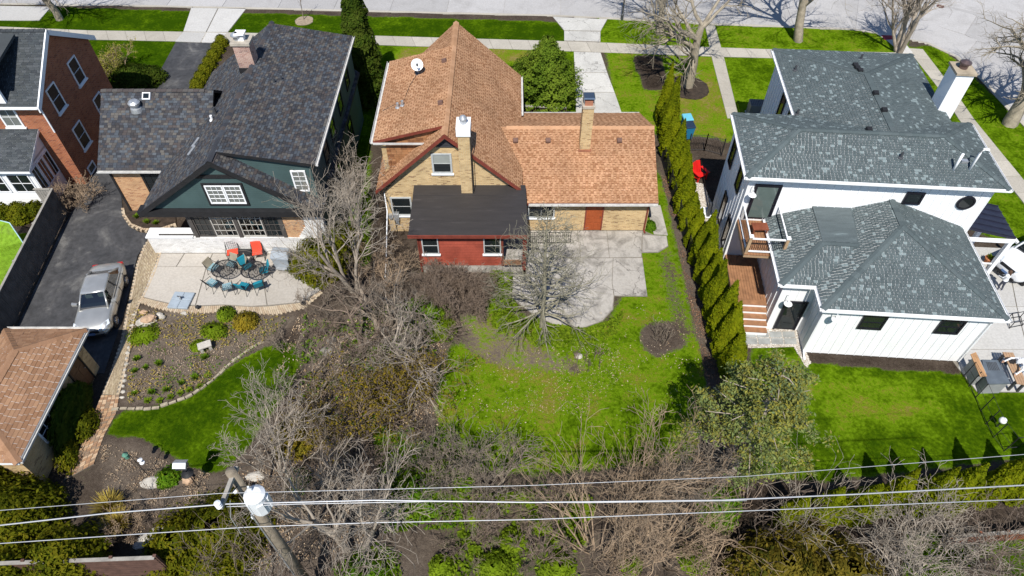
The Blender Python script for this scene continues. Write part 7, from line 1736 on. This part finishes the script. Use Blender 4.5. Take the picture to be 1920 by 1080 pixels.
for i in range(7): y = c.y + .05 + i * .13; MB().box(c.x - .55, c.x + .6, y, y + .09, .08, .14).build("slat", W, ww)
MB().box(c.x - .3, c.x - .12, c.y + .1, c.y + .3, 0, 1.1).build("post", M_DGREY, ww)
w2 = thing("window_well", "smaller black rimmed window well half hidden by the arborvitae", "window well", at(1322, 462)); c = at(1322, 462); MB().tube([(c.x + math.cos(k * .45) * .5, c.y + math.sin(k * .45) * .45, .2) for k in range(15)], .05, 6).build("rim", M_BLACK, w2); MB().lathe([(.45, .05), (.45, .1), (.4, .12)], c, 20).build("lid", W, w2)
M_BIN = mat("blue_bin_plastic", (.02, .16, .3), .5, .12); M_BINL = mat("light_blue_bin_lid", (.12, .42, .56), .5, .1); M_BIND = mat("dark_navy_lid", (.015, .03, .06), .5, .1)
for lab, px, py, lm in (("blue wheeled bin with a light blue lid behind the hedge", 1284, 244, M_BINL), ("blue wheeled bin with a navy lid behind the hedge", 1288, 258, M_BIND)):
    t = thing("wheeled_bin", lab, "bin", at(px, py), R(8), local=True); MB().hexa([(-.22, -.25, .05), (.22, -.25, .05), (.22, .2, .05), (-.22, .2, .05), (-.3, -.33, .98), (.3, -.33, .98), (.3, .3, .98), (-.3, .3, .98)]).build("body", M_BIN, t, bevel=.02)
    ld = MB().hexa([(-.32, -.36, .98), (.32, -.36, .98), (.32, .34, .98), (-.32, .34, .98), (-.29, -.33, 1.05), (.29, -.33, 1.05), (.29, .32, 1.09), (-.29, .32, 1.09)]).build("lid", lm, t, bevel=.015); MB().tube([(-.22, .38, 1.0), (.22, .38, 1.0)], .02, 6).build("handle", M_BIN, ld)
    for sx in (-.25, .25): MB().lathe([(.1, -.03), (.12, -.02), (.12, .02), (.1, .03)], (sx, .24, .12), 14, (1, 0, 0)).build("wheel", M_TYRE, t)
ac = thing("air_conditioner", "dark grey air conditioning unit beside the white house's side wall", "air conditioner", at(1415, 216), R(-4.3), local=True); MB().box(-.55, .55, -.4, .4, .05, 1.0).build("cabinet", mat("grey_cabinet", (.16, .17, .18), .5, .15), ac, bevel=.02)
for k in range(9): MB().box(-.5 + k * .115, -.43 + k * .115, -.36, .36, 1.0, 1.015).build("slat", M_DGREY, ac)
MB().box(-.6, .6, -.45, .45, 0, .05).build("pad", M_NEW, ac)
# outdoor kitchen on the drive
ok = thing("kitchen_island", "grey outdoor kitchen island with a raised wooden counter", "kitchen island", at(1860, 715)); M_STEEL = mat("blue_grey_steel", (.14, .165, .19), .4, .15, 3, metal=.3)
tp4 = g2([(1841, 674), (1871, 675), (1895, 719), (1852, 720)], .92); MB().prism(tp4, .86, .92).build("worktop", M_STEEL, ok); ctr = (sum(p[0] for p in tp4) / 4, sum(p[1] for p in tp4) / 4); MB().prism([lerp2(p, ctr, .08) for p in tp4], .02, .86).build("cabinet", mat("stone_grey_panels", (.27, .28, .28), .7, .15), ok)
for k in range(7):
    a_, b_ = lerp2(tp4[0], tp4[1], .22 + k * .09), lerp2(tp4[3], tp4[2], .22 + k * .09); MB().prism([lerp2(a_, b_, .1), lerp2(a_, b_, .45), (lerp2(a_, b_, .45)[0] + .04, lerp2(a_, b_, .45)[1]), (lerp2(a_, b_, .1)[0] + .04, lerp2(a_, b_, .1)[1])], .92, .93).build("grill_bar", M_DGREY, ok)
wc4 = g2([(1820, 664), (1830, 660), (1851, 705), (1838, 706)], 1.08)
for k in range(3): MB().prism([lerp2(wc4[0], wc4[1], k / 3 + .01), lerp2(wc4[0], wc4[1], (k + 1) / 3 - .01), lerp2(wc4[3], wc4[2], (k + 1) / 3 - .01), lerp2(wc4[3], wc4[2], k / 3 + .01)], 1.04, 1.08).build("counter_plank", mat("warm_teak", (.42, .24, .12), .6, .2, 4), ok)
MB().prism([lerp2(p, (wc4[0][0] + .5, wc4[0][1] - .4), .25) for p in wc4], .02, 1.04).build("counter_wall", mat("stone_grey_panels", (0, 0, 0)), ok)
p = at(1860, 724); MB().tube([p + Vector((-.1, 0, .75)), p + Vector((-.1, -.1, .8)), p + Vector((.35, -.1, .8)), p + Vector((.35, 0, .75))], .02, 6).build("towel_rail", M_GALV, ok)
ot = thing("dining_table", "wide wooden plank table beside the outdoor kitchen", "table", at(1925, 700)); wt = g2([(1880, 660), (1900, 661), (1927, 722), (1907, 719)], .76)
for k in range(4): MB().prism([lerp2(wt[0], wt[1], k / 4 + .01), lerp2(wt[0], wt[1], (k + 1) / 4 - .01), lerp2(wt[3], wt[2], (k + 1) / 4 - .01), lerp2(wt[3], wt[2], k / 4 + .01)], .71, .76).build("plank", mat("greyed_teak", (.36, .23, .14), .7, .2, 4), ot)
for p_ in wt: q = lerp2(p_, (wt[0][0] / 2 + wt[2][0] / 2, wt[0][1] / 2 + wt[2][1] / 2), .15); MB().box(q[0] - .05, q[0] + .05, q[1] - .05, q[1] + .05, .02, .71).build("leg", M_DGREY, ot)
bw_ = thing("metal_cart", "empty black metal cart frame on the concrete drive", "cart", at(1908, 602)); q4 = [at(*p_, .5) for p_ in ((1898, 588), (1922, 584), (1926, 600), (1902, 605))]
for z in (0, -.4): MB().tube([p_ + Z * z for p_ in q4] + [q4[0] + Z * z], .025, 6).build("frame", M_BLACK, bw_)
for p_ in q4: MB().tube([p_ - Z * .48, p_], .02, 6).build("leg", M_BLACK, bw_)
po = thing("flower_pot", "terracotta flower pot at the foot of the white porch post", "flower pot", at(1850, 492), 0, local=True); MB().lathe([(.14, 0), (.22, .3), (.25, .31), (.25, .36), (.2, .36), (.18, .3)], (0, 0, 0), 18).build("pot", mat("terracotta", (.42, .16, .07), .85), po); link("plant", clump_mesh("plant", L_LIME, 190, 40, .3, .25), po).location = (0, 0, .3)
# lime netting behind the board fence
nt_ = thing("practice_net", "lime green practice net on a bent frame over the neighbour's lawn", "net", at(15, 500))

def net_mat():
    m, nt, N, L, P = nodes_of("lime_net"); P.inputs[0].default_value = (.2, .36, .012, 1); P.inputs["Roughness"].default_value = .8
    T = N.new("ShaderNodeBsdfTransparent"); M_ = N.new("ShaderNodeMixShader"); n = noise(N, L, wpos(N), 5, 3); r = ramp(N, [(.35, (.3,) * 3), (.65, (.7,) * 3)]); L.new(n.outputs[0], r.inputs[0])
    L.new(r.outputs[0], M_.inputs[0]); L.new(P.outputs[0], M_.inputs[1]); L.new(T.outputs[0], M_.inputs[2]); L.new(M_.outputs[0], N["Material Output"].inputs[0]); return m
M_LIMEN = net_mat()
n4 = [at(-14, 410, 1.7), at(18, 418, 1.75), at(43, 455, 1.4), at(41, 492, .15), at(2, 545, .05), at(-30, 470, .9)]; 
for q in ((0, 1, 5), (1, 2, 5), (2, 3, 5), (3, 4, 5)): MB().extrude([n4[k] for k in q], (0, 0, .02)).build("net_panel", M_LIMEN, nt_)
MB().tube([n4[0], n4[1], n4[2], n4[3], n4[4]], .03, 6).build("frame", mat("pale_blue_tube", (.4, .6, .65), .5), nt_)
# street light and mailbox details on the parkway
sl = thing("street_light_pole", "slim dark street light pole on the parkway by the drive apron", "street light", at(1166, 36), 0, local=True); MB().lathe([(.12, 0), (.12, .4), (.07, .45), (.05, 3.4), (.04, 3.6)], (0, 0, 0), 12).build("post", M_DGREY, sl); MB().lathe([(.06, 3.6), (.16, 3.7), (.18, 4.0), (.1, 4.15), (.02, 4.2)], (0, 0, 0), 14).build("lantern", W, sl)
# wooden trellis rail behind the pine
tl = thing("timber_railing", "grey timber railing with dark slats between pine and garage wing roof", "railing", at(1020, 212)); a, b = at(978, 222), at(1060, 226)
MB().obox(a.lerp(b, .5) + Z * 1.0, (b - a) / 2, (0, .09, 0), (0, 0, .03)).build("top_rail", M_FENCE2, tl)
for i in range(24): p_ = a.lerp(b, i / 23); MB().box(p_.x - .02, p_.x + .02, p_.y - .02, p_.y + .02, 0, .98).build("slat", M_REDW, tl)
# white service drop pole in the thicket
MB().tube([at(733, 428, 0) + Z * 3.0, at(737, 455, 0) + Z * 2.4, at(727, 500, 0) + Z * .6, at(722, 520, 0)], .03, 6).build("downpipe", W, label="loose white drain pipe lying from the meter wall into the shrubs", cat="pipe")
MB().lathe([(.28, 0), (.3, .02), (.1, .03)], at(1763, 12, RZ + .01), 20).build("manhole_cover", mat("rusty_iron", (.12, .06, .05), .8), label="round rusty manhole cover in the street", cat="manhole cover")
